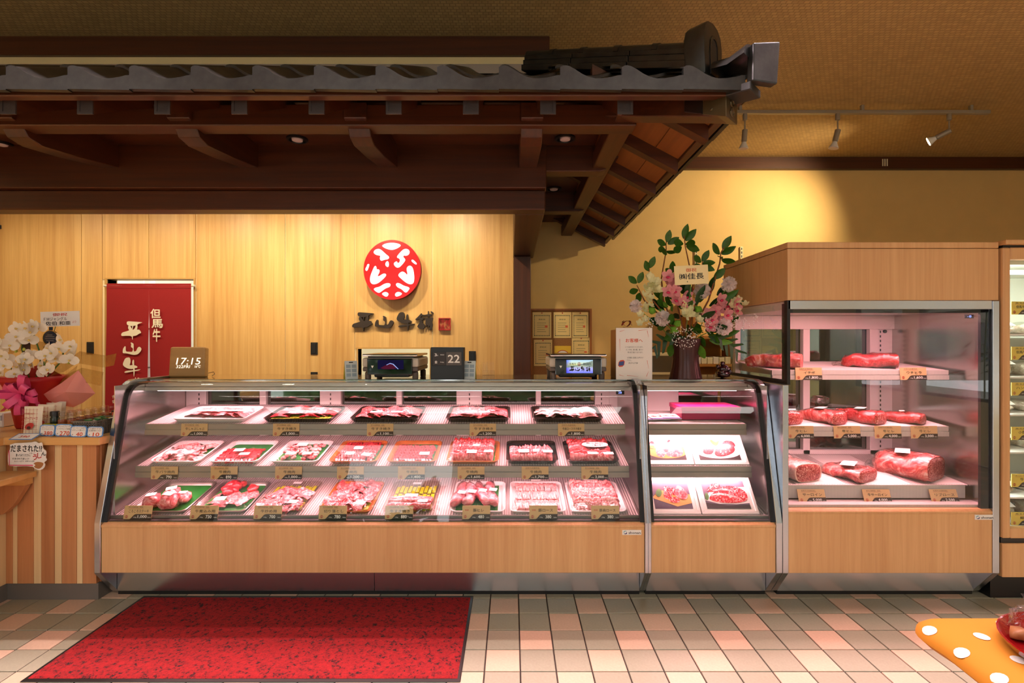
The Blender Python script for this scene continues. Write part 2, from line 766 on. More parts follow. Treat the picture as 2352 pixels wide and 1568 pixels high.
RH = [(-2.4, -1.45, 0.7, 2.3), (-1.2, -0.15, 0.7, 2.3)]
FH = [(-4.6, 4.4, 0.0, 2.75)]
wall_with_holes('wall_right', 'x', XR, XR + 0.12, YF, YB, RH, m_plaster2)
wall_with_holes('wall_front', 'y', YF - 0.12, YF, XL, XR, FH, m_plaster2)
m_frame = mat('dark_window_frame', C(40, 34, 30), 0.4)
wn = 0
for axis, holes in (('x', RH), ('y', FH)):
    for (a0, a1, z0, z1) in holes:
        wn += 1
        e = bpy.data.objects.new('window_%d' % wn, None)
        if axis == 'x':
            put(e, None, T(XR + 0.06, (a0 + a1) / 2, z0))
        else:
            put(e, None, T((a0 + a1) / 2, YF - 0.06, z0))
        tag(e, kind='structure')
        b = B()
        p = B()
        t = 0.035
        rects = [(a0, a1, z0, z0 + t), (a0, a1, z1 - t, z1), (a0, a0 + t, z0, z1), (a1 - t, a1, z0, z1)]
        if axis == 'x':
            rects.append((a0, a1, (z0 + z1) / 2 + .2, (z0 + z1) / 2 + .2 + t))
        for (q0, q1, w0, w1) in rects:
            if axis == 'x':
                b.box(XR + .03, XR + .09, q0, q1, w0, w1)
            else:
                b.box(q0, q1, YF - .09, YF - .03, w0, w1)
        if axis == 'x':
            p.box(XR + .055, XR + .061, a0 + .01, a1 - .01, z0 + .01, z1 - .01)
        else:
            p.box(a0 + .01, a1 - .01, YF - .061, YF - .055, z0 + .01, z1 - .01)
        b.build('frame', m_frame, e)
        p.build('pane', MT['glass'], e)

# --- timber panel wall -------------------------------------------------------
m_panel = wood('pale_timber_veneer', C(184, 132, 68), C(234, 194, 126), 'z', 26, 0.42, per_obj=0.03)
m_joint = mat('pale_joint_strip', C(238, 220, 176), 0.6)
wallp = bpy.data.objects.new('wall_partition', None)
put(wallp, None, T(-2.4, YW, 0))
tag(wallp, kind='structure')
ZT = 2.70
xs = [XL] + [pX(p, YW) for p in (-30, 187, 235, 342, 450, 655, 815, 993, 1180)]
doorL, doorR, doorT = pX(246, YW), pX(445, YW), pZ(641, YW)
passL, passR, passT = pX(822, YW), pX(987, YW), pZ(801, YW)
for a, b_ in zip(xs[:-1], xs[1:]):
    g = 0.004
    x0, x1 = a + g, b_ - g
    if abs(a - pX(235, YW)) < 1e-4 or abs(a - pX(342, YW)) < 1e-4:
        boxo('panel', x0, x1, YW, YW + .02, doorT, ZT, m_panel, wallp)
    elif abs(a - pX(815, YW)) < 1e-4:
        boxo('panel', x0, x1, YW, YW + .02, passT, ZT, m_panel, wallp)
    else:
        boxo('panel', x0, x1, YW, YW + .02, 0, ZT, m_panel, wallp)
bk = B()
for (q0, q1, z0, z1) in ((XL, doorL, 0, ZT), (doorL, doorR, doorT + .005, ZT), (doorR, passL, 0, ZT), (passL, passR, passT + .005, ZT), (passL, passR, 0, 1.0), (passR, xs[-1], 0, ZT)):
    bk.box(q0, q1, YW + .008, YW + .11, z0, z1)
bk.build('backing', m_joint, wallp)
m_jamb = mat('jamb_timber', C(190, 148, 84), 0.5, var=.05)
jb = B()
jb.box(doorL - .02, doorL, YW - .004, YW + .12, 0, doorT)
jb.box(doorR, doorR + .012, YW - .004, YW + .12, 0, doorT)
jb.box(doorL - .02, doorR + .012, YW - .004, YW + .12, doorT, doorT + .012)
jb.build('door_jamb', m_jamb, wallp)
jb = B()
jb.box(passL - .012, passL, YW - .006, YW + .12, 1.0, passT)
jb.box(passR, passR + .012, YW - .006, YW + .12, 1.0, passT)
jb.box(passL - .012, passR + .012, YW - .006, YW + .12, passT, passT + .014)
jb.build('hatch_frame', m_jamb, wallp)
# what stands behind the openings: a pale kitchen wall
m_kit = mat('kitchen_wall', C(214, 214, 204), 0.5)
tag(boxo('wall_kitchen', XL, 0.0, 5.5, 5.6, 0, ZC, m_kit), kind='structure')
m_inner = mat('inner_ceiling', C(120, 90, 50), 0.7)
tag(boxo('ceiling_inner', XL, 0.19, 2.97, YW + .12, ZT, ZT + .04, m_inner), kind='structure')

# trims under the ceiling
tag(boxo('trim_1', 0.19, XR, YB - .05, YB, 2.972, ZC, m_brown), kind='structure')
tag(boxo('trim_2', XL, 0.21, 2.82, 2.92, 2.975, ZC, m_brown, bevel=.003), kind='structure')
ub = B()
ub.box(XL, 0.17, 2.845, 2.93, 2.60, 2.976)
ub.box(0.10, 0.17, 2.93, YB, 2.60, ZC)
tag(ub.build('wall_above_canopy', m_plaster2), kind='structure')
# three pale vent slots in the ceiling trim
vb = thing('ceiling_vent', 'three short pale slots in the dark ceiling trim above the tall case', 'vent', T(pX(2024, YB), YB - .05, 2.98))
for k in range(3):
    boxo('slot', pX(2018 + k * 5, YB) - .004, pX(2018 + k * 5, YB) + .005, YB - .054, YB - .05, 2.995, 3.06, MT['cream_paper'], vb)
# access hatch in the ceiling right of the canopy
hb = thing('ceiling_hatch', 'square access hatch outlined in the woven ceiling behind the canopy corner', 'hatch', T(1.35, 3.75, ZC))
m_hatch = mat('hatch_line', C(70, 50, 26), .7)
hatch = B()
for (a, b2, c, d) in ((1.05, 1.65, 3.5, 3.508), (1.05, 1.65, 4.0, 4.008), (1.05, 1.058, 3.5, 4.0), (1.65, 1.658, 3.5, 4.008)):
    hatch.box(a, b2, c, d, ZC - .003, ZC)
hatch.build('hatch_frame', m_hatch, hb)

# --- out of doors, seen only as reflections -----------------------------------
m_ground = mat('outside_paving', C(150, 146, 138), .8)
tag(boxo('ground_outside', -12, 14, -12, 6, -.25, -.11, m_ground), kind='structure')
m_hedge = mat('hedge_leaf', C(46, 84, 30), .5, var=.4, vscale=5)
hd = B()
r2 = random.Random(3)
for k in range(1500):
    c = Vector((r2.uniform(-5, 5), -4.4 + r2.gauss(0, .15), r2.uniform(0, .75)))
    a = Vector((r2.gauss(0, 1), r2.gauss(0, 1), r2.gauss(0, 1))).normalized() * .07
    u = Vector((r2.gauss(0, 1), r2.gauss(0, 1), r2.gauss(0, 1))).cross(a).normalized() * .035
    hd.add([c - a, c + u, c + a, c - u], [(0, 1, 2, 3)])
hd.box(-5, 5, -4.55, -4.35, -.1, .65)
tag(hd.build('hedge', m_hedge, fixn=False), 'clipped green hedge outside the shop windows', 'hedge', kind='stuff')
m_fac = mat('far_facade', C(120, 112, 100), .8, var=.15, vscale=.6)
m_fglass = mat('far_window', C(50, 56, 62), .15)
for (fx0, fx1, lab) in ((-22, -7.6, 'plain building across the street on the left of the gap'), (-2.3, 22, 'plain building across the street on the right of the gap')):
    e = thing('street_building', lab, 'building', T((fx0 + fx1) / 2, -15, -.11), 'buildings across the street')
    boxo('wall', fx0, fx1, -18, -14, -.11, 7.0, m_fac, e)
    k = fx0 + .8
    while k + 1.4 < fx1:
        for zz in (.6, 3.6):
            boxo('window', k, k + 1.3, -14.02, -13.99, zz, zz + 1.5, m_fglass, e)
        k += 2.4
tb_ = B()
for k in range(900):
    c = Vector((r2.uniform(-7.1, -2.8), r2.uniform(-15.5, -13.5), 0))
    c.z = r2.uniform(0, 3.6 + 1.2 * math.sin(c.x * 1.7))
    a = Vector((r2.gauss(0, 1), r2.gauss(0, 1), r2.gauss(0, 1))).normalized() * .3
    u = Vector((r2.gauss(0, 1), r2.gauss(0, 1), r2.gauss(0, 1))).cross(a).normalized() * .18
    tb_.add([c - a, c + u, c + a, c - u], [(0, 1, 2, 3)])
tag(tb_.build('street_shrubs', m_hedge, fixn=False), 'dark leafy shrubs between the buildings across the street', 'shrubs', kind='stuff')
bmb = 0
m_bam = mat('bamboo_leaf', C(60, 80, 40), .5)
for (bx_, by_, blab) in ((5.85, -.95, 'near the middle of'), (5.9, .25, 'at the far end of'), (5.9, -2.1, 'at the near end of')):
    bmb += 1
    bt = B()
    for s_ in range(3):
        ox, oy = r2.uniform(-.2, .2), r2.uniform(-.2, .2)
        top = Vector((bx_ + ox + r2.uniform(-.2, .2), by_ + oy + r2.uniform(-.2, .2), r2.uniform(2.2, 3.0)))
        bt.tube([(bx_ + ox, by_ + oy, -.12), (bx_ + ox, by_ + oy, 1.2), top], .009, 5)
        for q in range(70):
            z = r2.uniform(1.0, 2.7)
            c = Vector((bx_ + ox, by_ + oy, z))
            d = Vector((r2.gauss(0, .4), r2.gauss(0, 1), r2.uniform(-.8, .5))).normalized()
            c += d * r2.uniform(.02, .22)
            u = d.cross(Vector((1, 0, .2))).normalized() * .012
            bt.add([c, c + d * .08 + u, c + d * .2, c + d * .08 - u], [(0, 1, 2, 3)])
    tag(bt.build('bamboo', m_bam, fixn=False), 'bamboo clump outside %s the side windows' % blab, 'bamboo', 'bamboo outside the side windows')

# ================================================================== lights of the room
# twin tubes in the ceiling trough above the aisle; its lip and the eave cut the light off on the floor
m_tube = emis('lamp_tube_glow', (1.0, 0.86, 0.84, 1), 9.0)
m_lamp_body = mat('lamp_housing', C(225, 222, 216), .5)
for q, xx in enumerate((-3.3, -1.98, -.66, .66, 1.98, 3.3)):
    yy = 1.639
    lt = thing('trough_lamp', 'long twin-tube lamp in the ceiling trough above the aisle', 'lamp', T(xx, yy, ZC + .24), 'tube lamps above the aisle')
    boxo('housing', xx - .65, xx + .65, yy - .035, yy + .035, ZC + .20, ZC + .24, m_lamp_body, lt)
    for dy in (-.010, .010):
        B().tube([(xx - .64, yy + dy, ZC + .19), (xx + .64, yy + dy, ZC + .19)], .006, 8).build('tube', m_tube, lt)
        area('tube_light', T(xx, yy + dy, ZC + .181), 1.28, .008, TUBE_POWER, (1.0, .80, .84), lt, math.radians(150))
# ceiling panels added out of view behind the viewer as front fill
m_pan = emis('fill_panel_glow', (1, .9, .78, 1), 3.0)
for yy in (-1.5, -.1):
    for xx in (-3.0, -1.0, 1.0, 3.0):
        lt = thing('fill_panel_lamp', 'added ceiling fill panel out of view behind the viewer', 'lamp', T(xx, yy, ZC), 'added fill panels behind the viewer')
        boxo('frame', xx - .62, xx + .62, yy - .17, yy + .17, ZC - .02, ZC, m_lamp_body, lt)
        boxo('diffuser', xx - .60, xx + .60, yy - .15, yy + .15, ZC - .022, ZC - .02, m_pan, lt)
        area('fill_panel_light', T(xx, yy, ZC - .026), 1.2, .3, FILL_PANEL_POWER, (1, .90, .87), lt)
# warm wall washers in the inner ceiling
m_dl_rim = mat('downlight_rim', C(16, 14, 13), .4)
m_dl_off = mat('downlight_lens', C(224, 206, 206), .4)
m_dl_on = emis('warm_lens', (1, .72, .36, 1), 14)
for k, xx in enumerate((-4.3, -3.55, -2.8, -2.05, -1.3, -0.55)):
    d = thing('inner_downlight', 'warm recessed wall washer above the timber panel wall', 'downlight', T(xx, 3.78, ZT), 'wall washers above the panelling')
    B().lathe([(.055, 0), (.055, -.012), (.042, -.012), (.042, -.004)], 20, T(xx, 3.78, ZT)).build('rim', m_dl_rim, d)
    B().lathe([(.041, -.002), (.041, -.005)], 20, T(xx, 3.78, ZT)).build('lens', m_dl_on, d)
    p = WASH_POWER * (0.4, .5, .75, 1, 1, 1)[k]
    spot('washer_light', (xx, 3.78, ZT - .03), (xx, 4.60, 1.0), p, (1, .82, .56), math.radians(150), 1.0, .05, d)
# portals for daylight
for (a0, a1, z0, z1) in FH:
    o = area('window_portal', T((a0 + a1) / 2, YF - .02, (z0 + z1) / 2) @ RX(PI / 2) , a1 - a0, z1 - z0, 1, (1, 1, 1))
    o.data.cycles.is_portal = True
for (a0, a1, z0, z1) in RH:
    o = area('window_portal', T(XR + .02, (a0 + a1) / 2, (z0 + z1) / 2) @ RZ(PI / 2) @ RX(PI / 2), a1 - a0, z1 - z0, 1, (1, 1, 1))
    o.data.cycles.is_portal = True

# ================================================================== tiled canopy
SL = 0.53
canopy = thing('tiled_canopy', 'dark timber eave canopy with grey roof tiles above the counter', 'canopy', T(-2, 2.9, 2.13))
m_rtile, nt, bs = nodes('smoked_roof_tile')
f = noise_tex(nt, coords(nt), 14, 5, .6)
nt.links.new(ramp(nt, f, [(.3, C(25, 25, 24)), (.7, C(52, 52, 48))]), bs.inputs['Base Color'])
bs.inputs['Roughness'].default_value = .32
bs.inputs['Metallic'].default_value = .3
add_bump(nt, bs, noise_tex(nt, coords(nt), 60, 3), .12, .002)
XE, YE = 0.913, 1.84          # eave lines
PT = 0.224                    # tile pitch
prof = [(0, .85), (.04, .97), (.09, 1.0), (.15, .93), (.24, .7), (.35, .36), (.46, .12), (.57, 0), (.7, .02), (.84, .12), (.95, .25), (1.03, .33)]
AMP = .048


def tile_mesh(eave):
    b = B()
    L = .27
    th = .016
    pts = [(u * PT, h * AMP) for u, h in prof]
    a = math.atan(SL)
    n = len(pts)
    top0 = [Vector((x, 0, z)) for x, z in pts]
    top1 = [Vector((x, L * math.cos(a), z + L * math.sin(a))) for x, z in pts]
    bot0 = [v - Vector((0, 0, th)) for v in top0]
    bot1 = [v - Vector((0, 0, th)) for v in top1]
    q = [(i, i + 1, i + 1 + n, i + n) for i in range(n - 1)]
    b.add(top0 + top1, q)
    b.add(bot0 + bot1, [tuple(reversed(t)) for t in q])
    b.add(top0 + bot0, [(i, i + n, i + 1 + n, i + 1) for i in range(n - 1)])
    if eave:
        # hanging front lip with a straight lower edge
        low = -.036
        f0 = [Vector((x, -.004, z + .002)) for x, z in pts if x <= PT]
        f0.append(Vector((PT, -.004, .30 * AMP)))
        g0 = [Vector((v.x, -.004, low - .004 * v.x / PT)) for v in f0]
        f1 = [v + Vector((0, .02, 0)) for v in f0]
        g1 = [v + Vector((0, .02, 0)) for v in g0]
        k = len(f0)
        b.add(f0 + g0, [(i, i + k, i + 1 + k, i + 1) for i in range(k - 1)])
        b.add(f1 + g1, [(i, i + 1, i + 1 + k, i + k) for i in range(k - 1)])
        b.add(g0 + g1, [(i, i + k, i + 1 + k, i + 1) for i in range(k - 1)])
        b.add(f0 + f1, [(i, i + 1, i + 1 + k, i + k) for i in range(k - 1)])
        b.add([f0[0], g0[0], g1[0], f1[0]], [(0, 1, 2, 3)])
        b.add([f0[-1], g0[-1], g1[-1], f1[-1]], [(3, 2, 1, 0)])
    return b.mesh(smooth=40)


tm_e, tm_r = tile_mesh(True), tile_mesh(False)
tm_e.materials.append(m_rtile)
tm_r.materials.append(m_rtile)
ZE = 2.328                    # valley height at the eave
run = .215
for k in range(18):
    x0 = .644 - .09 * PT - PT * k
    for r in range(5):
        y0 = YE + r * run
        if x0 + PT * .45 > XE - (y0 - YE) + .02 and r > 0:
            continue
        if y0 > 2.72:
            continue
        mobj('roof_tile', tm_e if r == 0 else tm_r, None, canopy, T(x0, y0, ZE + r * run * SL + (0 if r == 0 else .012)))
# side slope, eave along the right
MS = T(XE, 0, 0) @ RZ(PI / 2)
for k in range(12):
    y0 = 2.08 + PT * k
    for r in range(3):
        if y0 < YE + r * run + .1 or y0 + PT > YB + .02:
            continue
        mobj('roof_tile', tm_e if r == 0 else tm_r, None, canopy, T(XE - r * run, y0, ZE + r * run * SL + (0 if r == 0 else .012)) @ RZ(PI / 2))

# timber of the front eave
boxo('eave_board', -3.4, .86, 1.875, 1.915, 2.286, 2.318, m_brown, canopy, .003)
boxo('eave_board', .845, .885, 1.90, YB, 2.286, 2.318, m_brown_y, canopy, .003)
boxo('flashing', XL, .17, 2.80, 2.845, 2.86, 2.912, MT['steel_soft'], canopy)


def zd(d):
    return 2.300 + d * SL


for k in range(7):
    ya, yb = 1.90 + k * .14, 1.90 + (k + 1) * .14 - .004
    xb = XE - .06 - (ya - 1.90)
    b = B()
    p = [(ya, zd(ya - 1.92)), (yb, zd(yb - 1.92)), (yb, zd(yb - 1.92) + .02), (ya, zd(ya - 1.92) + .02)]
    b.prism(p, 'x', -3.4, min(xb, .8))
    b.build('deck_board', m_deck, canopy)
for k in range(5):
    xa, xb = .87 - (k + 1) * .14 + .004, .87 - k * .14
    p = [(xa, zd(.85 - xa)), (xb, zd(.85 - xb)), (xb, zd(.85 - xb) + .02), (xa, zd(.85 - xa) + .02)]
    b = B()
    b.prism(p, 'y', 1.94 + (k + 1.2) * .14, YB)
    b.build('deck_board', m_deck, canopy)
# rafters
m_cap = mat('rafter_end_cap', C(58, 48, 46), .5, bump=.3, bscale=120)
rb = B()
dl = .5
rb.add([Vector((sx * .028, y, z)) for y, zz in ((0, 0), (dl, dl * SL)) for sx, z in ((-1, zz - .064), (1, zz - .064), (1, zz), (-1, zz))],
       [(0, 1, 2, 3), (7, 6, 5, 4), (0, 4, 5, 1), (2, 6, 7, 3), (1, 5, 6, 2), (0, 3, 7, 4)])
raft = rb.mesh()
raft.materials.append(m_brown_y)
cb_ = B()
for (a, b2, c, d2) in ((-.03, .03, -.066, -.056), (-.03, .03, -.010, .0), (-.03, -.02, -.056, -.01), (.02, .03, -.056, -.01)):
    cb_.box(a, b2, -.006, 0, c, d2)
cb_.box(-.022, .022, -.003, 0, -.058, -.008)
capm = cb_.mesh()
capm.materials.append(m_cap)
for k in range(13):
    x = .435 - .2965 * k
    M = T(x, 1.945, zd(.025))
    o = mobj('rafter', raft, None, canopy, M)
    mobj('end_cap', capm, None, o, M)
for k in range(7):
    y = 2.20 + .40 * k
    M = T(.845, y, zd(.005)) @ RZ(PI / 2)
    mobj('rafter', raft, None, canopy, M @ SM(1, (.30 if k == 0 else .40) / .5, (.30 if k == 0 else .40) / .5) if False else M)
# purlins
boxo('purlin', -3.4, .56, 2.27, 2.37, 2.345, 2.44, m_brown, canopy, .004)
boxo('purlin', .46, .56, 2.20, YB, 2.36, 2.45, m_brown_y, canopy, .004)
# flat soffit boards with the downlights
ZS = 2.49
boxo('soffit_board', XL, .19, 2.36, 2.62, ZS, ZS + .015, m_deck if False else m_brown, canopy)
boxo('soffit_board', XL, .19, 2.624, 2.88, ZS, ZS + .015, m_brown, canopy)
boxo('soffit_board', .19, .47, 2.36, 3.40, ZS, ZS + .015, m_brown_y, canopy)
boxo('soffit_board', .19, .47, 3.404, YB, ZS, ZS + .015, m_brown_y, canopy)
# fascia beam and lintel over the opening
boxo('fascia_beam', XL, .195, 2.865, 2.965, 2.245, 2.56, m_brown, canopy, .004)
boxo('lintel', XL, .192, 2.90, 3.01, 2.131, 2.243, m_brown, canopy, .006)
boxo('side_beam', .012, .192, 3.012, YW, 2.131, 2.56, m_brown_y, canopy, .006)
boxo('post', .015, .167, 4.47, YW, 0, 2.130, m_brown_z, canopy, .006)
# arms from the fascia out to the purlin
bp = [(2.25, 2.44), (2.25, 2.37), (2.30, 2.355), (2.33, 2.315), (2.40, 2.30), (2.60, 2.32), (2.865, 2.36), (2.865, 2.49), (2.40, 2.49), (2.37, 2.44)]
for k in range(5):
    xc = .09 - .79 * k
    b = B()
    b.prism(bp, 'x', xc - .05, xc + .05)
    b.build('bracket_arm', m_brown_y, canopy, bevel=.003)
sp = [(.192, 2.345), (.50, 2.345), (.535, 2.355), (.55, 2.385), (.575, 2.395), (.59, 2.42), (.615, 2.43), (.615, 2.49), (.192, 2.49)]
for yc in (2.93, 3.82):
    b = B()
    b.prism(sp, 'y', yc - .05, yc + .05)
    b.build('bracket_arm', m_brown, canopy, bevel=.003)
# hip rafter with its metal shoe
hd_ = Vector((1, -1, 0)).normalized()
up = Vector((0, 0, 1))
hn = Vector((1, 1, 0)).normalized()
P0 = Vector((.19, 2.56, 2.50))
P1 = Vector((.83, 1.92, 2.215))


def hip_box(p0, p1, half, h, name, mt, bevel=.003):
    b = B()
    vs = []
    for p in (p0, p1):
        for s_ in (-1, 1):
            for z in (0, h):
                vs.append(p + hn * s_ * half + up * z)
    b.add(vs, [(0, 1, 3, 2), (4, 6, 7, 5), (0, 4, 5, 1), (2, 3, 7, 6), (1, 5, 7, 3), (0, 2, 6, 4)])
    return b.build(name, mt, canopy, bevel=bevel)


hip_box(P0, P1, .048, .13, 'hip_rafter', m_brown)
m_shoe = mat('bronze_shoe', C(92, 76, 50), .35, .7, bump=.1, bscale=60)
m_shoe_d = mat('blackened_shoe', C(34, 26, 22), .4, .5)
e1 = P1 + hd_ * .006 - up * .004
sh = hip_box(P1 - hd_ * .085 - up * .004 + up * .034, e1, .053, .136, 'metal_shoe', m_shoe, .002)
sh2 = hip_box(P1 - hd_ * .16 + up * .066, P1 - hd_ * .084 + up * .032, .0525, .13, 'metal_shoe', m_shoe_d, .002)
for s_ in (-1, 1):
    c = P1 - hd_ * .05 + up * .04 + hn * s_ * .053
    B().lathe([(.006, 0), (.006, .003), (.003, .005)], 8, Matrix.Translation(c) @ (hn * s_).to_track_quat('Z', 'Y').to_matrix().to_4x4()).build('rivet', m_shoe, sh)
for q in range(3):
    c = e1 + up * (.03 + q * .035) + hd_ * .001
    Mq = Matrix.Translation(c) @ hd_.to_track_quat('Z', 'Y').to_matrix().to_4x4()
    B().lathe([(.018, 0), (.017, .003), (.011, .004), (.010, .001)], 12, Mq).build('boss', m_shoe, sh)

# hip ridge: stacked flat tiles, round cap tiles, end ornament
RA = Vector((.10, 2.655, 2.80))
RB = Vector((.765, 1.99, 2.455))
for lvl, (half, h0, h1) in enumerate(((.075, -.03, .0), (.062, .004, .030), (.052, .034, .056))):
    for q in range(3):
        a = RA.lerp(RB, q / 3) + up * h0
        b2 = RA.lerp(RB, (q + 1) / 3 - .006) + up * h0
        hip_box(a, b2, half, h1 - h0, 'ridge_tile', m_rtile, .002)
for q in range(5):
    a = RA.lerp(RB, q / 5) + up * .058
    b2 = RA.lerp(RB, (q + 1) / 5) + up * .058
    b = B()
    rings = []
    for t_, rr in ((0, .046), (.86, .044), (.861, .05), (1.0, .05)):
        c = a.lerp(b2, t_)
        rings.append([c + hn * rr * math.cos(PI * i / 8) + up * rr * .85 * math.sin(PI * i / 8) for i in range(9)])
    b.loft(rings, True, True, False)
    b.build('ridge_cap', m_rtile, canopy, smooth=40)
# ornament plate, arch-topped with a recessed oval
orn_o = [(-.072, -.03), (.072, -.03), (.085, .10), (.083, .12), (.07, .158), (.042, .182), (0, .190), (-.042, .182), (-.07, .158), (-.083, .12), (-.085, .10)]
Mo = Matrix.Translation(RB + hd_ * .03 + up * -.03) @ hd_.to_track_quat('-Y', 'Z').to_matrix().to_4x4()
b = B()
b.prism(orn_o, 'y', 0, .085)
orn = b.build('ridge_end_ornament', m_rtile, canopy, Mo, bevel=.01, seg=2, smooth=35)
oi_ = [(-.032, -.02), (.032, -.02), (.038, .08), (.034, .112), (.018, .132), (0, .137), (-.018, .132), (-.034, .112), (-.038, .08)]
m_rt_dark = mat('tile_recess', C(40, 40, 38), .5, .2)
b = B()
sc_in = [(x * .78, .06 + (z - .06) * .84) for x, z in oi_]
k = len(oi_)
b.add([Vector((x, -.004, z)) for x, z in oi_] + [Vector((x, -.004, z)) for x, z in sc_in], [(i, (i + 1) % k, (i + 1) % k + k, i + k) for i in range(k)])
b.add([Vector((x, -.004, z)) for x, z in oi_] + [Vector((x, .0, z)) for x, z in oi_], [(i, i + k, (i + 1) % k + k, (i + 1) % k) for i in range(k)])
b.add([Vector((x, -.004, z)) for x, z in sc_in] + [Vector((x, -.0008, z)) for x, z in sc_in], [(i, (i + 1) % k, (i + 1) % k + k, i + k) for i in range(k)])
b.build('recess_rim', m_rtile, orn, Mo, smooth=30)
poly_mesh([sc_in], .001, flat=True).build('recess', m_rt_dark, orn, Mo @ T(0, -.0006, 0))
# corner tile and its upright end plate
c0 = RB + hd_ * .05
c1 = Vector((.885, 1.855, 2.405))
b = B()
rings = []
for t_, rr in ((0, .06), (.5, .064), (1.0, .07)):
    c = c0.lerp(c1, t_) + up * (-.055 + .0 * t_) + up * (.05 * t_ * t_)
    rings.append([c + hn * rr * 1.25 * math.cos(PI * i / 8) + up * rr * .8 * math.sin(PI * i / 8) for i in range(9)])
b.loft(rings, True, True, False)
b.build('corner_tile', m_rtile, canopy, smooth=40)
pl = [(-.052, -.085), (.052, -.085), (.064, .072), (-.05, .052)]
Mp = Matrix.Translation(c1 + hd_ * .03 + up * -.015) @ RZ(math.radians(14)) @ T(0, 0, 0)
b = B()
b.prism(pl, 'y', -.02, .015)
b.build('corner_end_plate', m_rtile, canopy, Mp, bevel=.006, seg=2)
hip_box(c1 - hd_ * .14 - up * .115, c1 + hd_ * .01 - up * .125, .05, .03, 'corner_underlay', m_rt_dark)

# downlights in the soffit (off)
for (px_, py_), lab in (((683, 318), 'unlit recessed downlight in the canopy soffit left of the round sign'),
                        ((1298, 316), 'unlit recessed downlight in the canopy soffit near its front corner'),
                        ((3, 329), 'unlit recessed downlight at the left edge of the canopy soffit'),
                        ((1272, 432), 'unlit recessed downlight in the canopy soffit towards the plaster wall')):
    Yd = (ZS - H) * F / (784 - py_)
    xd = pX(px_, Yd)
    d = thing('soffit_downlight', lab, 'downlight', T(xd, Yd, ZS), 'recessed downlights in the canopy soffit')
    B().lathe([(.056, 0), (.056, -.010), (.044, -.012), (.040, -.002)], 24, T(xd, Yd, ZS)).build('rim', m_dl_rim, d, smooth=40)
    B().lathe([(.030, -.001), (.028, -.012), (.01, -.016)], 20, T(xd, Yd, ZS)).build('lamp', m_dl_off, d, smooth=40)

# ceiling track with three spotlights
ZTK = 3.03
YT = (ZTK - H) * F / (784 - 258)
m_track = mat('track_grey', C(150, 140, 122), .45, .3)
tr = thing('ceiling_track', 'slim grey lighting track fixed under the woven ceiling', 'lighting track', T(pX(1980, YT), YT, ZC))
boxo('rail', pX(1640, YT), pX(2235, YT), YT - .016, YT + .016, ZTK - .012, ZTK + .012, m_track, tr, .003)
boxo('end_feed', pX(2235, YT), pX(2272, YT), YT - .016, YT + .016, ZTK - .014, ZTK + .012, m_track, tr, .003)
for xx in (1700, 1980, 2230):
    boxo('standoff', pX(xx, YT) - .01, pX(xx, YT) + .01, YT - .01, YT + .01, ZTK + .012, ZC, m_track, tr)
m_bulb = mat('spot_bulb', C(225, 222, 212), .3)
m_bulb_on = emis('spot_bulb_lit', (1, .80, .45, 1), 40)
for (xx, tilt, lit, lab) in ((1711, .06, False, 'unlit grey track spotlight nearest the canopy corner'),
                             (1924, .22, False, 'unlit grey track spotlight in the middle of the ceiling track'),
                             (2180, .75, True, 'lit track spotlight aimed left at the plaster wall')):
    x = pX(xx, YT)
    sp_ = thing('track_spotlight', lab, 'spotlight', T(x, YT, ZTK), 'spotlights on the ceiling track')
    B().lathe([(.014, 0), (.016, -.01), (.016, -.045), (.006, -.05)], 14, T(x, YT, ZTK - .012)).build('adapter', m_track, sp_, smooth=40)
    B().tube([(x, YT, ZTK - .06), (x, YT, ZTK - .135)], .005, 8).build('stem', m_track, sp_)
    tgt = Vector((1.93, 4.70, 2.22)) if lit else None
    c = Vector((x, YT, ZTK - .135))
    d = (tgt - c).normalized() if lit else Vector((-math.sin(tilt), 0.05, -math.cos(tilt))).normalized()
    Ms = Matrix.Translation(c) @ d.to_track_quat('Z', 'Y').to_matrix().to_4x4()
    B().lathe([(.008, -.012), (.019, -.008), (.019, .075), (.014, .08)], 16, Ms).build('barrel', m_track, sp_, smooth=40)
    bl = B()
    bl.lathe([(.014, .078), (.018, .09), (.034, .125)], 18, Ms)
    bl.build('bulb', m_bulb, sp_, smooth=40)
    B().lathe([(.031, .1245), (.028, .1275)], 18, Ms).build('bulb_face', m_bulb_on if lit else m_dl_off, sp_)
    if lit:
        spot('spot_light', c + d * .14, tgt, TRACK_POWER, (1, .78, .46), math.radians(108), 1.0, .03, sp_)

# ================================================================== refrigerated cases
m_lam = wood('beech_laminate', C(196, 146, 96), C(222, 178, 126), 'z', 60, 0.4)
m_lam_y = wood('beech_laminate_side', C(188, 138, 88), C(214, 168, 116), 'z', 60, 0.4)
m_liner = mat('pale_liner', C(226, 214, 212), .3)
m_mirror = mat('dark_mirror_glass', C(128, 136, 134), .03, 1.0)
m_wall_in = brushed('polished_liner_steel', C(212, 204, 202), .22, 'y')
m_case_tube = emis('pink_case_tube', (1.0, .66, .70, 1), 14.0)
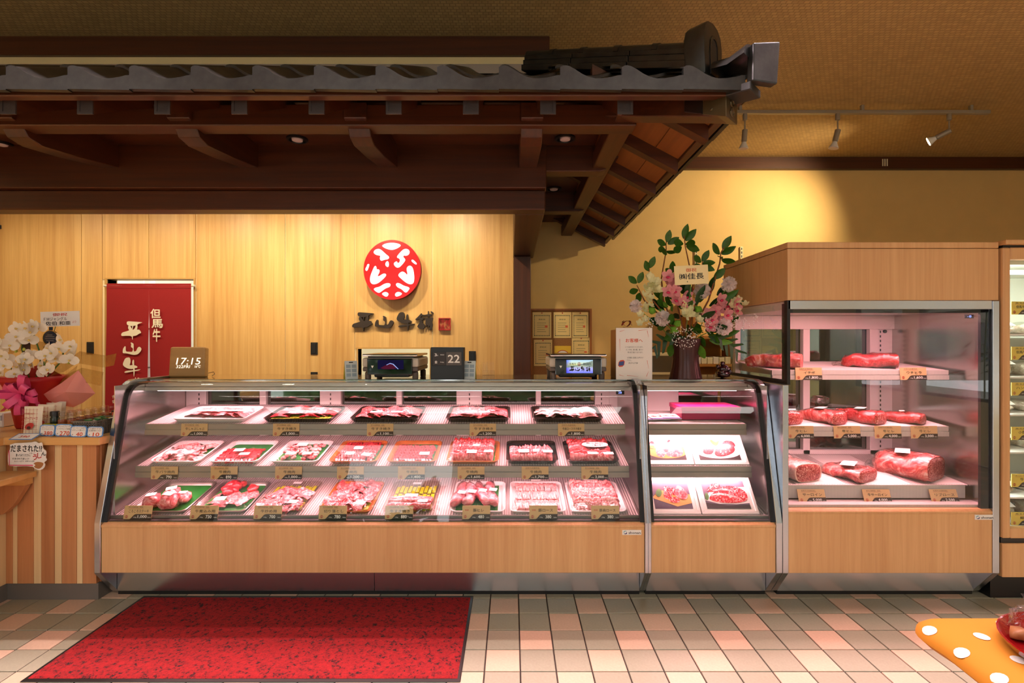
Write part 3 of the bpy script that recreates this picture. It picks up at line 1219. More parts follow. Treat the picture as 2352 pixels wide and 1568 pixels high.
# ribbed deck
m, nt, bs = nodes('ribbed_shelf_plate')
v = coords(nt)
wv = N(nt, 'ShaderNodeTexWave', wave_type='BANDS', bands_direction='X')
wv.inputs['Scale'].default_value = 22.0
nt.links.new(v, wv.inputs['Vector'])
nt.links.new(ramp(nt, wv.outputs['Fac'], [(.2, C(186, 168, 166)), (.6, C(228, 218, 216))]), bs.inputs['Base Color'])
bs.inputs['Roughness'].default_value = .45
bs.inputs['Metallic'].default_value = .15
add_bump(nt, bs, wv.outputs['Fac'], .8, .004)
m_rib = m
m, nt, bs = nodes('ribbed_rail')
wv = N(nt, 'ShaderNodeTexWave', wave_type='BANDS', bands_direction='X')
wv.inputs['Scale'].default_value = 40.0
nt.links.new(coords(nt), wv.inputs['Vector'])
nt.links.new(ramp(nt, wv.outputs['Fac'], [(.35, C(178, 168, 166)), (.6, C(212, 204, 200))]), bs.inputs['Base Color'])
bs.inputs['Roughness'].default_value = .35
m_rail_rib = m

CZ = 1.15          # counter height
GP = [(2.650, .428), (2.795, 1.062), (2.806, 1.090), (2.822, 1.112), (2.845, 1.130), (2.875, 1.142), (2.91, 1.146), (2.985, 1.146)]
PLATE = [(2.745, .02), (2.628, .168), (2.628, .428), (2.775, 1.075), (2.790, 1.108), (2.812, 1.134), (2.842, 1.152), (2.88, 1.160), (3.43, 1.160), (3.43, .02)]


def ribbon_profile(prof, th):
    """offset profile -> closed strip polygon (towards the inside/back)"""
    out = []
    for i, p in enumerate(prof):
        a = prof[max(0, i - 1)]
        b = prof[min(len(prof) - 1, i + 1)]
        d = Vector((b[0] - a[0], b[1] - a[1])).normalized()
        n = Vector((d.y, -d.x))
        out.append((p[0] + n.x * th, p[1] + n.y * th))
    return list(prof) + out[::-1]


def add_case_light(parent, x0, x1, y, z, power, tilt):
    L = x1 - x0
    B().tube([(x0 + .05, y, z), (x1 - .05, y, z)], .005, 8).build('lamp_tube', m_case_tube, parent)
    boxo('lamp_reflector', x0 + .03, x1 - .03, y - .022, y + .03, z + .011, z + .018, MT['white'], parent)
    area('case_light', T((x0 + x1) / 2, y, z - .012) @ RX(tilt), L - .1, .02, power * L, CASE_COL, parent)


def badge(parent, cx, cz, y):
    w, h = .10, .026
    o = boxo('maker_badge', cx - w / 2, cx + w / 2, y - .003, y, cz - h / 2, cz + h / 2, MT['white'], parent, .001)
    text('shonan', .062, .0125, MT['ink'], o, T(cx + .014, y - .0034, cz - .001), bold=.02)
    b = B()
    for (r0, a0, a1, mt_i) in ((.0095, .6, 3.6, 0), (.0095, 3.7, 6.7, 1)):
        b.m = mt_i
        n = 10
        vs = []
        for i in range(n + 1):
            a = a0 + (a1 - a0) * i / n
            wd = .0026 * math.sin(PI * i / n) + .0003
            rr = r0 * (1 - .25 * i / n)
            for q in (-1, 1):
                vs.append(Vector(((rr + q * wd) * math.cos(a), 0, (rr + q * wd) * math.sin(a) * .8)))
        b.add(vs, [(2 * i, 2 * i + 1, 2 * i + 3, 2 * i + 2) for i in range(n)])
    b.build('emblem', [mat('badge_light_blue', C(120, 170, 190), .5), mat('badge_indigo', C(60, 50, 110), .5)], o, T(cx - .034, y - .0034, cz))


def end_plate(parent, x0, x1, mt=None):
    b = B()
    b.prism(PLATE, 'x', x0, x1)
    return b.build('end_plate', mt or MT['steel_v'], parent, bevel=.002)


def counter_case(name, label, X0, X1, PX0, PX1, seams, doors, posts):
    """X0..X1 between the end plates; PX are the outer faces of the plates"""
    c = thing(name, label, 'display case', T((X0 + X1) / 2, 3.05, 0))
    # base, kick plates
    boxo('plinth', X0, X1, 2.78, 3.40, 0, .166, MT['rubber'], c)
    ks = [X0] + seams + [X1]
    for a, b_ in zip(ks[:-1], ks[1:]):
        b = B()
        b.prism([(2.740, .022), (2.740, .164), (2.747, .164), (2.747, .022)], 'x', a + .0015, b_ - .0015)
        b.build('kick_plate', MT['steel'], c)
    boxo('toe_strip', X0, X1, 2.748, 2.78, 0, .03, MT['rubber'], c)
    boxo('front_panel', X0, X1, 2.635, 2.665, .167, .405, m_lam, c, .002)
    b = B()
    b.prism([(2.632, .404), (2.632, .416), (2.652, .428), (2.70, .428), (2.70, .404)], 'x', X0, X1)
    b.build('sill', m_lam, c, bevel=.0015)
    boxo('front_rail', X0 + .004, X1 - .004, 2.690, 2.700, .403, .448, MT['rail'], c, .001)
    boxo('gasket', X0 + .004, X1 - .004, 2.654, 2.688, .4285, .434, MT['rubber'], c)
    if PX0 is not None:
        end_plate(c, PX0, X0)
    if PX1 is not None:
        end_plate(c, X1, PX1)
    # glass with black edging at both ends
    b = B()
    b.prism(ribbon_profile(GP, .006), 'x', X0 + .012, X1 - .012)
    b.build('front_glass', MT['glass'], c, smooth=25)
    ed = ribbon_profile([(p[0] - .002, p[1] - .001) for p in GP], .016)
    for xa, xb in ((X0, X0 + .02), (X1 - .02, X1)):
        b = B()
        b.prism(ed, 'x', xa, xb)
        b.build('glass_edging', MT['rubber'], c)
    # top
    boxo('counter_top', X0, X1, 2.985, 3.43, CZ - .012, CZ, MT['chrome'] if False else m_top, c, .003)
    boxo('glass_channel', X0 + .01, X1 - .01, 2.975, 2.992, CZ - .03, CZ + .001, MT['chrome'], c, .002)
    boxo('lamp_hood', X0 + .004, X1 - .004, 2.945, 3.10, 1.108, CZ - .0125, MT['steel_soft'], c, .004)
    boxo('lamp_hood_lip', X0 + .004, X1 - .004, 2.945, 2.950, 1.088, 1.108, MT['steel_soft'], c)
    add_case_light(c, X0, X1, 2.985, 1.088, CASE_POWER * .5, math.radians(0))
    # inside
    boxo('liner_left', X0 + .001, X0 + .004, 2.72, 3.40, .435, 1.135, m_wall_in, c)
    boxo('liner_right', X1 - .004, X1 - .001, 2.72, 3.40, .435, 1.135, m_wall_in, c)
    boxo('back_panel', X0 + .004, X1 - .004, 3.32, 3.40, .43, .63, m_liner, c)
    boxo('back_head', X0 + .004, X1 - .004, 3.30, 3.40, 1.09, 1.136, m_liner, c)
    b = B()
    b.prism([(2.701, .428), (2.701, .436), (3.32, .575), (3.32, .565)], 'x', X0 + .005, X1 - .005)
    b.build('deck_plate', m_rib, c)
    prev = None
    for a, b_ in zip(doors[:-1], doors[1:]):
        boxo('mirror_door', a + .004, b_ - .004, 3.345, 3.352, .63, 1.092, m_mirror, c)
    for (a, b_) in posts:
        boxo('door_post', a, b_, 3.31, 3.344, .63, 1.092, m_liner, c, .003)
    return c


def case_shelf(c, X0, X1, y0, z0, y1, z1, zr, rail_mat=None, light=True, plate=None, pw=.45):
    b = B()
    b.prism([(y0 + .01, z0 - .006), (y0 + .01, z0), (y1, z1), (y1, z1 - .006)], 'x', X0, X1)
    s = b.build('shelf', plate or m_rib, c)
    r = B()
    r.box(X0 + .0, X1, y0 - .004, y0 + .010, (z0 + zr) / 2 + .002, z0)
    r.box(X0 + .0, X1, y0 - .002, y0 + .010, (z0 + zr) / 2 - .002, (z0 + zr) / 2 + .002)
    r.box(X0 + .0, X1, y0 - .008, y0 + .010, zr, (z0 + zr) / 2 - .002)
    r.build('price_rail', rail_mat or MT['rail'], s)
    for xx in (X0 + .03, X1 - .03):
        bb = B()
        bb.prism([(y0 + .02, z0 - .010), (3.33, z1 - .01), (3.33, z1 - .06), (y0 + .04, z0 - .03)], 'x', xx - .002, xx + .002)
        bb.build('shelf_arm', MT['steel_soft'], s)
    if light:
        B().tube([(X0 + .03, y0 + .028, zr + .012), (X1 - .03, y0 + .028, zr + .012)], .006, 6).build('shelf_lamp', m_case_tube, s)
        area('shelf_light', T((X0 + X1) / 2, y0 + .03, zr + .004), X1 - X0 - .06, .016, CASE_POWER * pw * (X1 - X0), CASE_COL, s)
    return s


m_top = mat('polished_counter_steel', C(196, 186, 170), .13, 1.0)
Y3 = 3.30


def q3(p):
    return pX(p, Y3)


# ---- long meat case
XA0, XA1 = -2.143, .692
mdoors = [q3(p) for p in (428, 600, 755, 915, 1075, 1237, 1380)]
mposts = [(XA0 + .004, q3(470)), (q3(594), q3(609)), (q3(733), q3(782)), (q3(909), q3(922)), (q3(1048), q3(1106)), (q3(1231), q3(1243)), (q3(1368), q3(1400))]
case1 = counter_case('meat_display_case', 'long curved-glass meat case with beech laminate front and pink light', XA0, XA1, XA0 - .032, XA1 + .017, [pX(860, 2.74)], mdoors, mposts)
boxo('back_cover', q3(1400), XA1 - .004, 3.30, 3.32, .63, 1.092, m_liner, case1)
case_shelf(case1, -2.085, .648, 2.80, .684, 3.22, .775, .622)
case_shelf(case1, -2.06, .635, 2.84, .911, 3.24, .97, .850)
badge(case1, pX(1451, 2.635), pZ(1222, 2.635), 2.635)
for xx in (q3(455), q3(758), q3(1078), q3(1382)):
    sl = B()
    for k in range(14):
        sl.box(xx - .003, xx + .003, 3.308, 3.3102, .66 + k * .03, .675 + k * .03)
    sl.build('slotted_strip', MT['rubber'], case1)

# ---- short gift case
XB0, XB1 = .726, 1.376
case2 = counter_case('gift_display_case', 'short curved-glass case with framed meat photographs beside the long case', XB0, XB1, XB0 - .017, XB1 + .032, [], [XB0 + .01, XB1 - .01], [(XB0 + .004, q3(1560))])
case_shelf(case2, XB0 + .02, XB1 - .06, 2.84, .911, 3.24, .93, .850, plate=MT['white'], pw=.9)
case_shelf(case2, XB0 + .02, XB1 - .05, 2.80, .684, 2.84, .69, .622, light=True, pw=.7)

# ---- tall case
XT0, XT1 = 1.440, 2.503
case3 = thing('tall_display_case', 'tall upright meat case with laminate hood at the right end of the row', 'display case', T((XT0 + XT1) / 2, 3.0, 0))
ZG = 1.542
boxo('plinth', XT0, XT1, 2.78, 3.40, 0, .166, MT['rubber'], case3)
b = B()
b.prism([(2.740, .022), (2.740, .164), (2.747, .164), (2.747, .022)], 'x', XT0, XT1)
b.build('kick_plate', MT['steel'], case3)
boxo('toe_strip', XT0, XT1, 2.748, 2.78, 0, .03, MT['rubber'], case3)
boxo('front_panel', XT0, XT1, 2.632, 2.665, .167, .478, m_lam, case3, .002)
b = B()
b.prism([(2.629, .477), (2.629, .488), (2.645, .498), (2.72, .498), (2.72, .477)], 'x', XT0, XT1)
b.build('sill', m_lam, case3, bevel=.0015)
lowp = [(2.745, .02), (2.628, .168), (2.628, 1.148), (3.43, 1.148), (3.43, .02)]
b = B()
b.prism(lowp, 'x', XT0 - .030, XT0)
b.build('end_plate', MT['steel_v'], case3, bevel=.002)
fullp = [(2.745, .02), (2.628, .168), (2.628, 1.586), (3.43, 1.586), (3.43, .02)]
b = B()
b.prism(fullp, 'x', XT1, XT1 + .034)
b.build('end_plate', MT['steel_v'], case3, bevel=.002)
hood = boxo('hood', XT0 - .004, XT1 + .034, 2.632, 3.43, 1.589, 1.858, m_lam, case3, .002)
boxo('hood_cap', XT0 - .004, XT1 + .034, 2.632, 3.43, 1.861, 1.892, m_lam, case3, .002)
boxo('head_strip', XT0, XT1, 2.632, 2.670, ZG, 1.588, MT['steel'], case3, .002)
boxo('front_glass', XT0 + .006, XT1 - .004, 2.642, 2.648, .498, ZG, MT['glass'], case3)
boxo('glass_edging', XT1 - .045, XT1 - .004, 2.6485, 2.664, .498, ZG, MT['rubber'], case3)
boxo('glass_edging', XT0 + .004, XT1 - .004, 2.6485, 2.668, ZG - .018, ZG, MT['rubber'], case3)
boxo('side_glass', XT0, XT0 + .006, 2.655, 3.36, 1.17, 1.575, MT['glass'], case3)
eb = B()
eb.box(XT0 - .006, XT0 + .010, 2.632, 2.66, 1.149, 1.588)
eb.box(XT0 - .006, XT0 + .010, 2.66, 3.36, 1.149, 1.172)
eb.build('side_glass_edging', MT['rubber'], case3)
eb = B()
eb.box(XT0 + .0105, XT0 + .018, 2.66, 2.715, 1.172, 1.575)
eb.build('side_mask', MT['rubber'], case3)
boxo('liner_ceiling', XT0 + .02, XT1, 2.724, 3.36, ZG + .002, 1.587, m_liner, case3)
boxo('liner_right', XT1 - .004, XT1 - .001, 2.67, 3.40, .49, ZG, m_wall_in, case3)
boxo('liner_left', XT0 + .001, XT0 + .004, 2.67, 3.40, .49, 1.148, m_wall_in, case3)
boxo('back_panel', XT0 + .004, XT1 - .004, 3.32, 3.40, .49, .62, m_liner, case3)
boxo('back_panel', q3(2022), XT1 - .004, 3.32, 3.40, .62, ZG, m_liner, case3)
boxo('back_head', XT0 + .018, XT1 - .004, 3.30, 3.40, 1.455, ZG, m_liner, case3)
for (a, b_) in ((1688, 1702), (1846, 1862), (2000, 2020)):
    boxo('door_post', max(q3(a), XT0 + .02), q3(b_), 3.305, 3.344, .62, 1.455, m_liner, case3, .003)
boxo('door_rail', XT0 + .02, q3(2020), 3.305, 3.344, .62, .665, m_liner, case3, .003)
boxo('mirror_door', XT0 + .02, q3(1848), 3.350, 3.356, .64, 1.455, m_mirror, case3)
boxo('mirror_door', q3(1854), q3(2012), 3.346, 3.349, .64, 1.455, m_mirror, case3)
sl = B()
for k in range(26):
    sl.box(q3(2027) - .003, q3(2027) + .003, 3.317, 3.3195, .68 + k * .03, .695 + k * .03)
sl.build('slotted_strip', MT['rubber'], case3)
B().lathe([(.011, 0), (.011, .01), (.008, .014)], 12, T(q3(2036), 3.318, 1.44) @ RX(PI / 2)).build('knob', MT['rubber'], case3)
boxo('front_rail', XT0 + .004, XT1 - .03, 2.755, 2.765, .520, .592, m_rail_rib, case3, .001)
boxo('air_grille', XT0 + .004, XT1 - .004, 2.67, 2.755, .499, .512, m_rail_rib, case3)
b = B()
b.prism([(2.765, .584), (2.765, .590), (3.32, .640), (3.32, .634)], 'x', XT0 + .005, XT1 - .005)
b.build('deck_plate', m_rib, case3)
case_shelf(case3, XT0 + .02, 2.452, 2.84, .898, 3.28, .93, .842, m_rail_rib, plate=m_liner, pw=.55)
case_shelf(case3, XT0 + .02, 2.452, 2.84, 1.213, 3.28, 1.245, 1.160, m_rail_rib, plate=m_liner, pw=.55)
add_case_light(case3, XT0 + .02, XT1, 2.6925, 1.558, CASE_POWER * .9, math.radians(15))
badge(case3, pX(2260, 2.632), .459, 2.632)
m_bled = emis('blue_led', (.25, .35, 1, 1), 2)
tdp = boxo('temperature_display', pX(2216, 2.70), pX(2236, 2.70), 2.699, 2.702, 1.498, 1.518, MT['black'], case3)
text('-8', .022, .012, m_bled, tdp, T(pX(2226, 2.70), 2.6985, 1.508), name='digits')
tdp = boxo('temperature_display', pX(1415, 2.94), pX(1434, 2.94), 2.940, 2.944, 1.066, 1.087, MT['black'], case1)
text('28', .020, .012, m_bled, tdp, T(pX(1424, 2.94), 2.9395, 1.0765), name='digits')

# ================================================================== price cards
m_card = mat('kraft_card', C(206, 172, 124), .6)
m_card_y = mat('yellow_card', C(224, 196, 84), .6)
m_card_d = mat('card_dark_band', C(44, 34, 28), .6)
m_card_r = mat('card_red', C(168, 28, 34), .6)


def seal_mesh():
    b = B()
    n = 14
    rings = [[Vector((r * math.cos(2 * PI * k / n), 0, r * math.sin(2 * PI * k / n))) for k in range(n)] for r in (.0062, .0078)]
    b.loft(rings, False, False)
    for (x0, x1, z0, z1) in ((-.001, .001, -.006, .006), (-.004, .004, .0015, .003), (-.0048, -.002, -.003, -.001), (.002, .0048, -.003, -.001), (-.0035, -.001, -.0055, -.004), (.001, .0035, -.0055, -.004)):
        b.add([(x0, 0, z0), (x1, 0, z0), (x1, 0, z1), (x0, 0, z1)], [(0, 1, 2, 3)])
    return b.mesh(fixn=False)


SEAL = seal_mesh()
SEAL.materials.append(m_card_r)
CW, CH = .148, .069
cb0 = B()
cb0.box(-CW / 2, CW / 2, 0, .002, 0, CH)
CARD_ME = cb0.mesh()
CARD_ME.materials.append(m_card)
CARD_MEY = CARD_ME.copy()
CARD_MEY.materials.clear()
CARD_MEY.materials.append(m_card_y)
BAND = poly_mesh([[(-.042, .0), (CW / 2, .0), (CW / 2, .026), (-.005, .026), (-.014, .0245), (-.021, .020), (-.030, .009), (-.036, .003)]], .001, flat=True).mesh(fixn=False)
BAND.materials.append(m_card_d)
LINE = poly_mesh([[(-.055, .0535), (.028, .0535), (.028, .0545), (-.055, .0545)]], .001, flat=True).mesh(fixn=False)
LINE.materials.append(m_card_r)


def price_card(x, y, z, name_, price, label, head='和牛(兵庫県産・経産)', tilt=0.0, rz=0.0, yellow=False, unit='100g', parent_label=None, kind='price_card', group='price cards in the meat cases'):
    M = T(x, y, z) @ RZ(rz) @ RX(-tilt)
    c = mobj(kind, CARD_MEY if yellow else CARD_ME, None, None, M)
    tag(c, label, 'price card', group)
    e = -.0006
    mobj('price_band', BAND, None, c, M @ T(0, e, 0))
    mobj('seal_mark', SEAL, None, c, M @ T(-.058, e, .013))
    if head == '国産':
        text(head, .020, .008, MT['red_ink'], c, M @ T(-.050, e, .046))
        text(name_, min(.085, .019 * len(name_)), .016, MT['ink'], c, M @ T(.012, e, .045), bold=.012)
    else:
        mobj('red_rule', LINE, None, c, M @ T(0, e, 0))
        text(head, .078, .0075, MT['ink'], c, M @ T(-.014, e, .0605))
        text(name_, min(.105, .021 * len(name_)), .0155, MT['ink'], c, M @ T(.004, e, .0405), bold=.012)
    e = -.0012
    text(unit, .016, .006, MT['white_ink'], c, M @ T(-.012, e, .009))
    if price:
        text(price, .0088 * len(price) + .004, .016, MT['white_ink'], c, M @ T(.026, e, .0125), bold=.025)
    text('円(税込)', .018, .006, MT['white_ink'], c, M @ T(.062, e, .0085))
    return c


W2 = '和牛(兵庫県産・経産)'
W3 = '但馬牛(兵庫県産)'
row1 = [(446, '牛しゃぶしゃぶ', '1,000', W2, 'shabu-shabu beef, leftmost on the top rail of the long case'),
        (657, '牛すき焼き', '1,000', W2, 'sukiyaki beef, second from left on the top rail'),
        (873, '牛すき焼き', '1,100', W2, 'sukiyaki beef in the middle of the top rail'),
        (1109, '牛すき焼き', '1,200', W2, 'sukiyaki beef, fourth from left on the top rail'),
        (1312, '牛肩ロースすき焼き', '1,800', W3, 'shoulder sukiyaki beef, rightmost on the top rail')]
for (p, nm, pr, hd2, lab) in row1:
    price_card(pX(p, 2.83), 2.828, pZ(1001, 2.83), nm, pr, 'price card for ' + lab, hd2, .08)
row2 = [(378, '牛バラ焼肉', '790', W2), (515, '牛焼肉', '890', W2), (663, '牛焼肉', '1,000', W2), (805, '牛焼肉', '1,200', W2), (945, '牛焼肉', '1,400', W2),
        (1082, '牛焼肉', '1,600', W2), (1229, '牛焼肉', '1,700', W3), (1366, '牛焼肉', '2,000', W2)]
ORD = ('leftmost', 'second from left', 'third from left', 'fourth from left', 'fifth from left', 'third from right', 'second from right', 'rightmost')
for kq, (p, nm, pr, hd2) in enumerate(row2):
    price_card(pX(p, 2.79), 2.787, pZ(1100, 2.79), nm, pr, 'price card for grilling beef at %s yen, %s, middle rail' % (pr, ORD[kq]), hd2, .05)
row3 = [(318, 'ころころステーキ', '1,000', W2, 'diced steak at 1,000 yen'), (470, '牛煮込み用', '730', W2, 'stewing beef at 730 yen'), (616, '牛炒め用', '700', W2, 'stir-fry beef at 700 yen'),
        (765, '切り落とし', '780', W2, 'beef trimmings at 780 yen'), (917, '牛すき焼き', '880', W2, 'sukiyaki beef at 880 yen'), (1094, '豚ヒレ', '480', '国産', 'pork fillet at 480 yen'),
        (1248, '豚ロース', '380', '国産', 'pork loin at 380 yen'), (1390, '豚肩ロース', '380', '国産', 'pork shoulder at 380 yen')]
for (p, nm, pr, hd2, lab) in row3:
    price_card(pX(p, 2.682), 2.672, .4345, nm, pr, 'kraft price card for %s in the bottom row' % lab, hd2, -.0 + .20)
for (p, nm, pr, hd2, lab) in ((1857, 'イチボ', '1,800', W3, 'rump cap, left on the top shelf of the tall case'), (2097, 'ウチヒラ', '1,600', W3, 'inside round, right on the top shelf of the tall case')):
    price_card(pX(p, 2.83), 2.824, pZ(872, 2.83), nm, pr, 'price card for ' + lab, hd2, .1)
for kq, (p, nm, pr, hd2) in enumerate(((1838, '牛ヒレ', '6,000', W3), (1945, '牛ヒレ', '5,000', W2), (2039, '牛ヒレ', '4,000', W3), (2122, '牛ヒレ', '3,000', W2))):
    price_card(pX(p, 2.83), 2.824, pZ(1006, 2.83), nm, pr, 'price card for beef fillet at %s yen, %s in the tall case' % (pr, ('leftmost', 'second from left', 'third from left', 'rightmost')[kq]), hd2, .1)
for (p, nm, pr, hd2, lab) in ((1864, 'サーロイン', '5,000', W3, 'sirloin at 5,000 yen'), (2014, '牛サーロイン', '4,000', W2, 'beef sirloin at 4,000 yen'), (2168, 'リブロース', '2,500', W3, 'rib roast at 2,500 yen')):
    price_card(pX(p, 2.735), 2.722, pZ(1152, 2.735), nm, pr, 'price card for %s at the bottom of the tall case' % lab, hd2, .35)

# ================================================================== meat
RED, DEEP, PINK, PALE, FAT = C(178, 26, 36), C(128, 14, 26), C(208, 82, 90), C(230, 142, 144), C(246, 210, 204)
mm = {
    'red': meat('red_beef', [(.3, DEEP), (.5, RED), (.66, PINK)], 45),
    'marbled': meat('marbled_beef', [(.34, DEEP), (.46, RED), (.54, PINK), (.62, FAT)], 70),
    'pink': meat('pink_marbled_beef', [(.3, RED), (.44, PINK), (.56, PALE), (.68, FAT)], 45),
    'pale': meat('pale_fatty_beef', [(.3, PINK), (.45, PALE), (.6, FAT)], 40),
    'pork': meat('pale_pork', [(.32, C(206, 84, 92)), (.46, C(226, 140, 140)), (.62, C(240, 196, 190))], 55),
    'fillet': meat('wrapped_pork_fillet', [(.3, C(196, 66, 84)), (.5, C(222, 120, 130)), (.72, C(238, 184, 186))], 16),
    'block': meat('beef_block_skin', [(.28, C(136, 18, 30)), (.44, C(190, 46, 54)), (.56, C(222, 120, 112)), (.68, FAT)], 11, dist=2.6),
    'cut': meat('marbled_cut_face', [(.36, C(120, 18, 30)), (.49, C(176, 40, 50)), (.57, C(224, 136, 132)), (.66, FAT)], 75, dist=2.0, bump=.2),
    'fat': meat('fat_cap', [(.3, C(236, 150, 140)), (.6, C(250, 214, 200))], 14),
}
m_foam = mat('white_foam_tray', C(240, 232, 230), .5, bump=.2, bscale=500)
m_btray = mat('timber_print_tray', C(178, 104, 44), .45, var=.15, vscale=20)
m_ktray = mat('black_tray', C(20, 14, 14), .25)
m_clear = glass('clear_tray', (.9, .88, .84, 1), 1.4)
m_green = mat('green_liner_sheet', C(26, 128, 46), .6, var=.15, vscale=60)
m_lime = mat('lime_bamboo_slat', C(176, 190, 30), .5, var=.1, vscale=40)
TRAYM = {'foam': m_foam, 'steel': MT['steel_soft'], 'brown': m_btray, 'black': m_ktray, 'clear': m_clear}


def rrect(w, d, r, z, n=4):
    pts = []
    for (cx, cy, a0) in ((w / 2 - r, d - r, 0), (-w / 2 + r, d - r, PI / 2), (-w / 2 + r, r, PI), (w / 2 - r, r, 1.5 * PI)):
        for k in range(n + 1):
            a = a0 + PI / 2 * k / n
            pts.append(Vector((cx + r * math.cos(a), cy + r * math.sin(a), z)))
    return pts


def shr(w, d, r, z, s_):
    return [p + Vector((0, s_, 0)) for p in rrect(w - 2 * s_, d - 2 * s_, max(.006, r - s_ * .5), z)]


TRAY_CACHE = {}


def tray_mesh(w, d, h=.022):
    k = (round(w, 3), round(d, 3), h)
    if k not in TRAY_CACHE:
        b = B()
        r = .032
        b.loft([shr(w, d, r, 0, .018), shr(w, d, r, h, .001), shr(w, d, r, h + .002, .004), shr(w, d, r, h, .010), shr(w, d, r, .006, .022)])
        TRAY_CACHE[k] = b.mesh(smooth=40)
    return TRAY_CACHE[k].copy()


# piece meshes -----------------------------------------------------------------


def noisy(b, amp, sc_, seed):
    b.v = [tuple(Vector(v) + mnoise.noise_vector(Vector(v) * sc_ + Vector((seed, seed, seed))) * amp) for v in b.v]
    return b


def fold_mesh(seed, w=.05, L=.06, th=.016):
    """a thin slice folded over itself"""
    b = B()
    r = random.Random(seed)

    def fn(u, v):
        a = u * PI * 1.15 - .2
        ww = w * (.8 + .35 * math.sin(v * 3 + seed))
        x = (u - .5) * L + .006 * math.sin(v * 6 + seed)
        z = th * math.sin(min(PI, max(0, a))) * (.8 + .4 * math.sin(v * 4 + seed * 2)) + .001
        return Vector((x, (v - .5) * ww, z))
    b.grid(fn, 5, 3)
    return noisy(b, .006, 40, seed * 3.1).mesh(smooth=True, fixn=False)


def chunk_mesh(seed, sx=.02, sy=.025, sz=.016):
    bm = bmesh.new()
    bmesh.ops.create_icosphere(bm, subdivisions=2, radius=1)
    for v in bm.verts:
        p = v.co
        k = 1.0 / max(abs(p.x), abs(p.y), abs(p.z)) ** .6
        q = p * k * .8
        q += mnoise.noise_vector(q * 1.3 + Vector((seed * 7, 0, 0))) * .35
        v.co = Vector((q.x * sx, q.y * sy, q.z * sz + sz * .8))
    me = bpy.data.meshes.new('chunk')
    bm.to_mesh(me)
    bm.free()
    me.polygons.foreach_set('use_smooth', [True] * len(me.polygons))
    return me


def leafslice_mesh(seed, w=.035, h=.045, th=.006, lean=.5):
    """a slice standing and leaning back in a row; rounded outline"""
    b = B()
    n = 8
    ring = []
    for k in range(n):
        a = 2 * PI * k / n
        rr = 1 + .15 * math.sin(k * 2.3 + seed)
        ring.append((w / 2 * rr * math.cos(a), h / 2 * rr * math.sin(a)))
    mid = [Vector((p[0], -th / 2 + (p[1] + h / 2) * lean, p[1] + h * .42)) for p in ring]
    mid2 = [v + Vector((0, th, 0)) for v in mid]
    edge = lambda vs, s_: [vs[0].lerp(v, 1) * 1 for v in vs]
    c = sum(mid, Vector()) / n
    front = [c + (v - c) * .7 + Vector((0, -th * .3, 0)) for v in mid]
    b.loft([front, mid, mid2])
    return b.mesh(smooth=True)


def strip_mesh(seed, w=.014, L=.06, th=.012):
    b = B()
    rings = []
    for i in range(5):
        t = i / 4
        y = (t - .5) * L
        z = th * .5 + .012 * math.sin(t * PI) * .6
        ww = w * (.75 + .25 * math.sin(t * PI))
        rings.append([Vector((sx * ww / 2 + .003 * math.sin(seed + t * 5), y, z + sz * th / 2)) for sx, sz in ((-1, -1), (1, -1), (1, 1), (-1, 1))])
    b.loft(rings)
    return noisy(b, .003, 60, seed).mesh(smooth=60)


FOLDS = [fold_mesh(k) for k in range(5)]
BIGF = [fold_mesh(k + 9, .11, .13, .018) for k in range(4)]
CHUNKS = [chunk_mesh(k) for k in range(5)]
BIGC = [chunk_mesh(k + 20, .034, .042, .028) for k in range(4)]
LEAFS = [leafslice_mesh(k) for k in range(4)]
LOINS = [leafslice_mesh(k, .013, .050, .016, 1.5) for k in range(4)]
STRIPS = [strip_mesh(k) for k in range(4)]
_mesh_mat = {}


def piece(name, me, mt, parent, M):
    k = (me.name, mt.name)
    if k not in _mesh_mat:
        c = me.copy()
        c.materials.clear()
        c.materials.append(mt)
        _mesh_mat[k] = c
    return mobj(name, _mesh_mat[k], None, parent, M)


def sticker(parent, M, w, h, words=True):
    o = B().box(-w / 2, w / 2, -h / 2, h / 2, 0, .0008).build('price_sticker', MT['paper'], parent, M)
    return o


def film_over(parent, M, w, d, z, seed, mt=None):
    b = B()

    def fn(u, v):
        e = max(abs(u - .5), abs(v - .5)) * 2
        zz = z * (1 - max(0, (e - .75) / .25) ** 2 * .6)
        return Vector(((u - .5) * (w - .01), v * (d - .012) + .006, zz + .006 * mnoise.noise(Vector((u * 6, v * 6, seed)))))
    b.grid(fn, 10, 10)
    return b.build('cling_film', mt or MT['film'], parent, M, smooth=True, fixn=False)


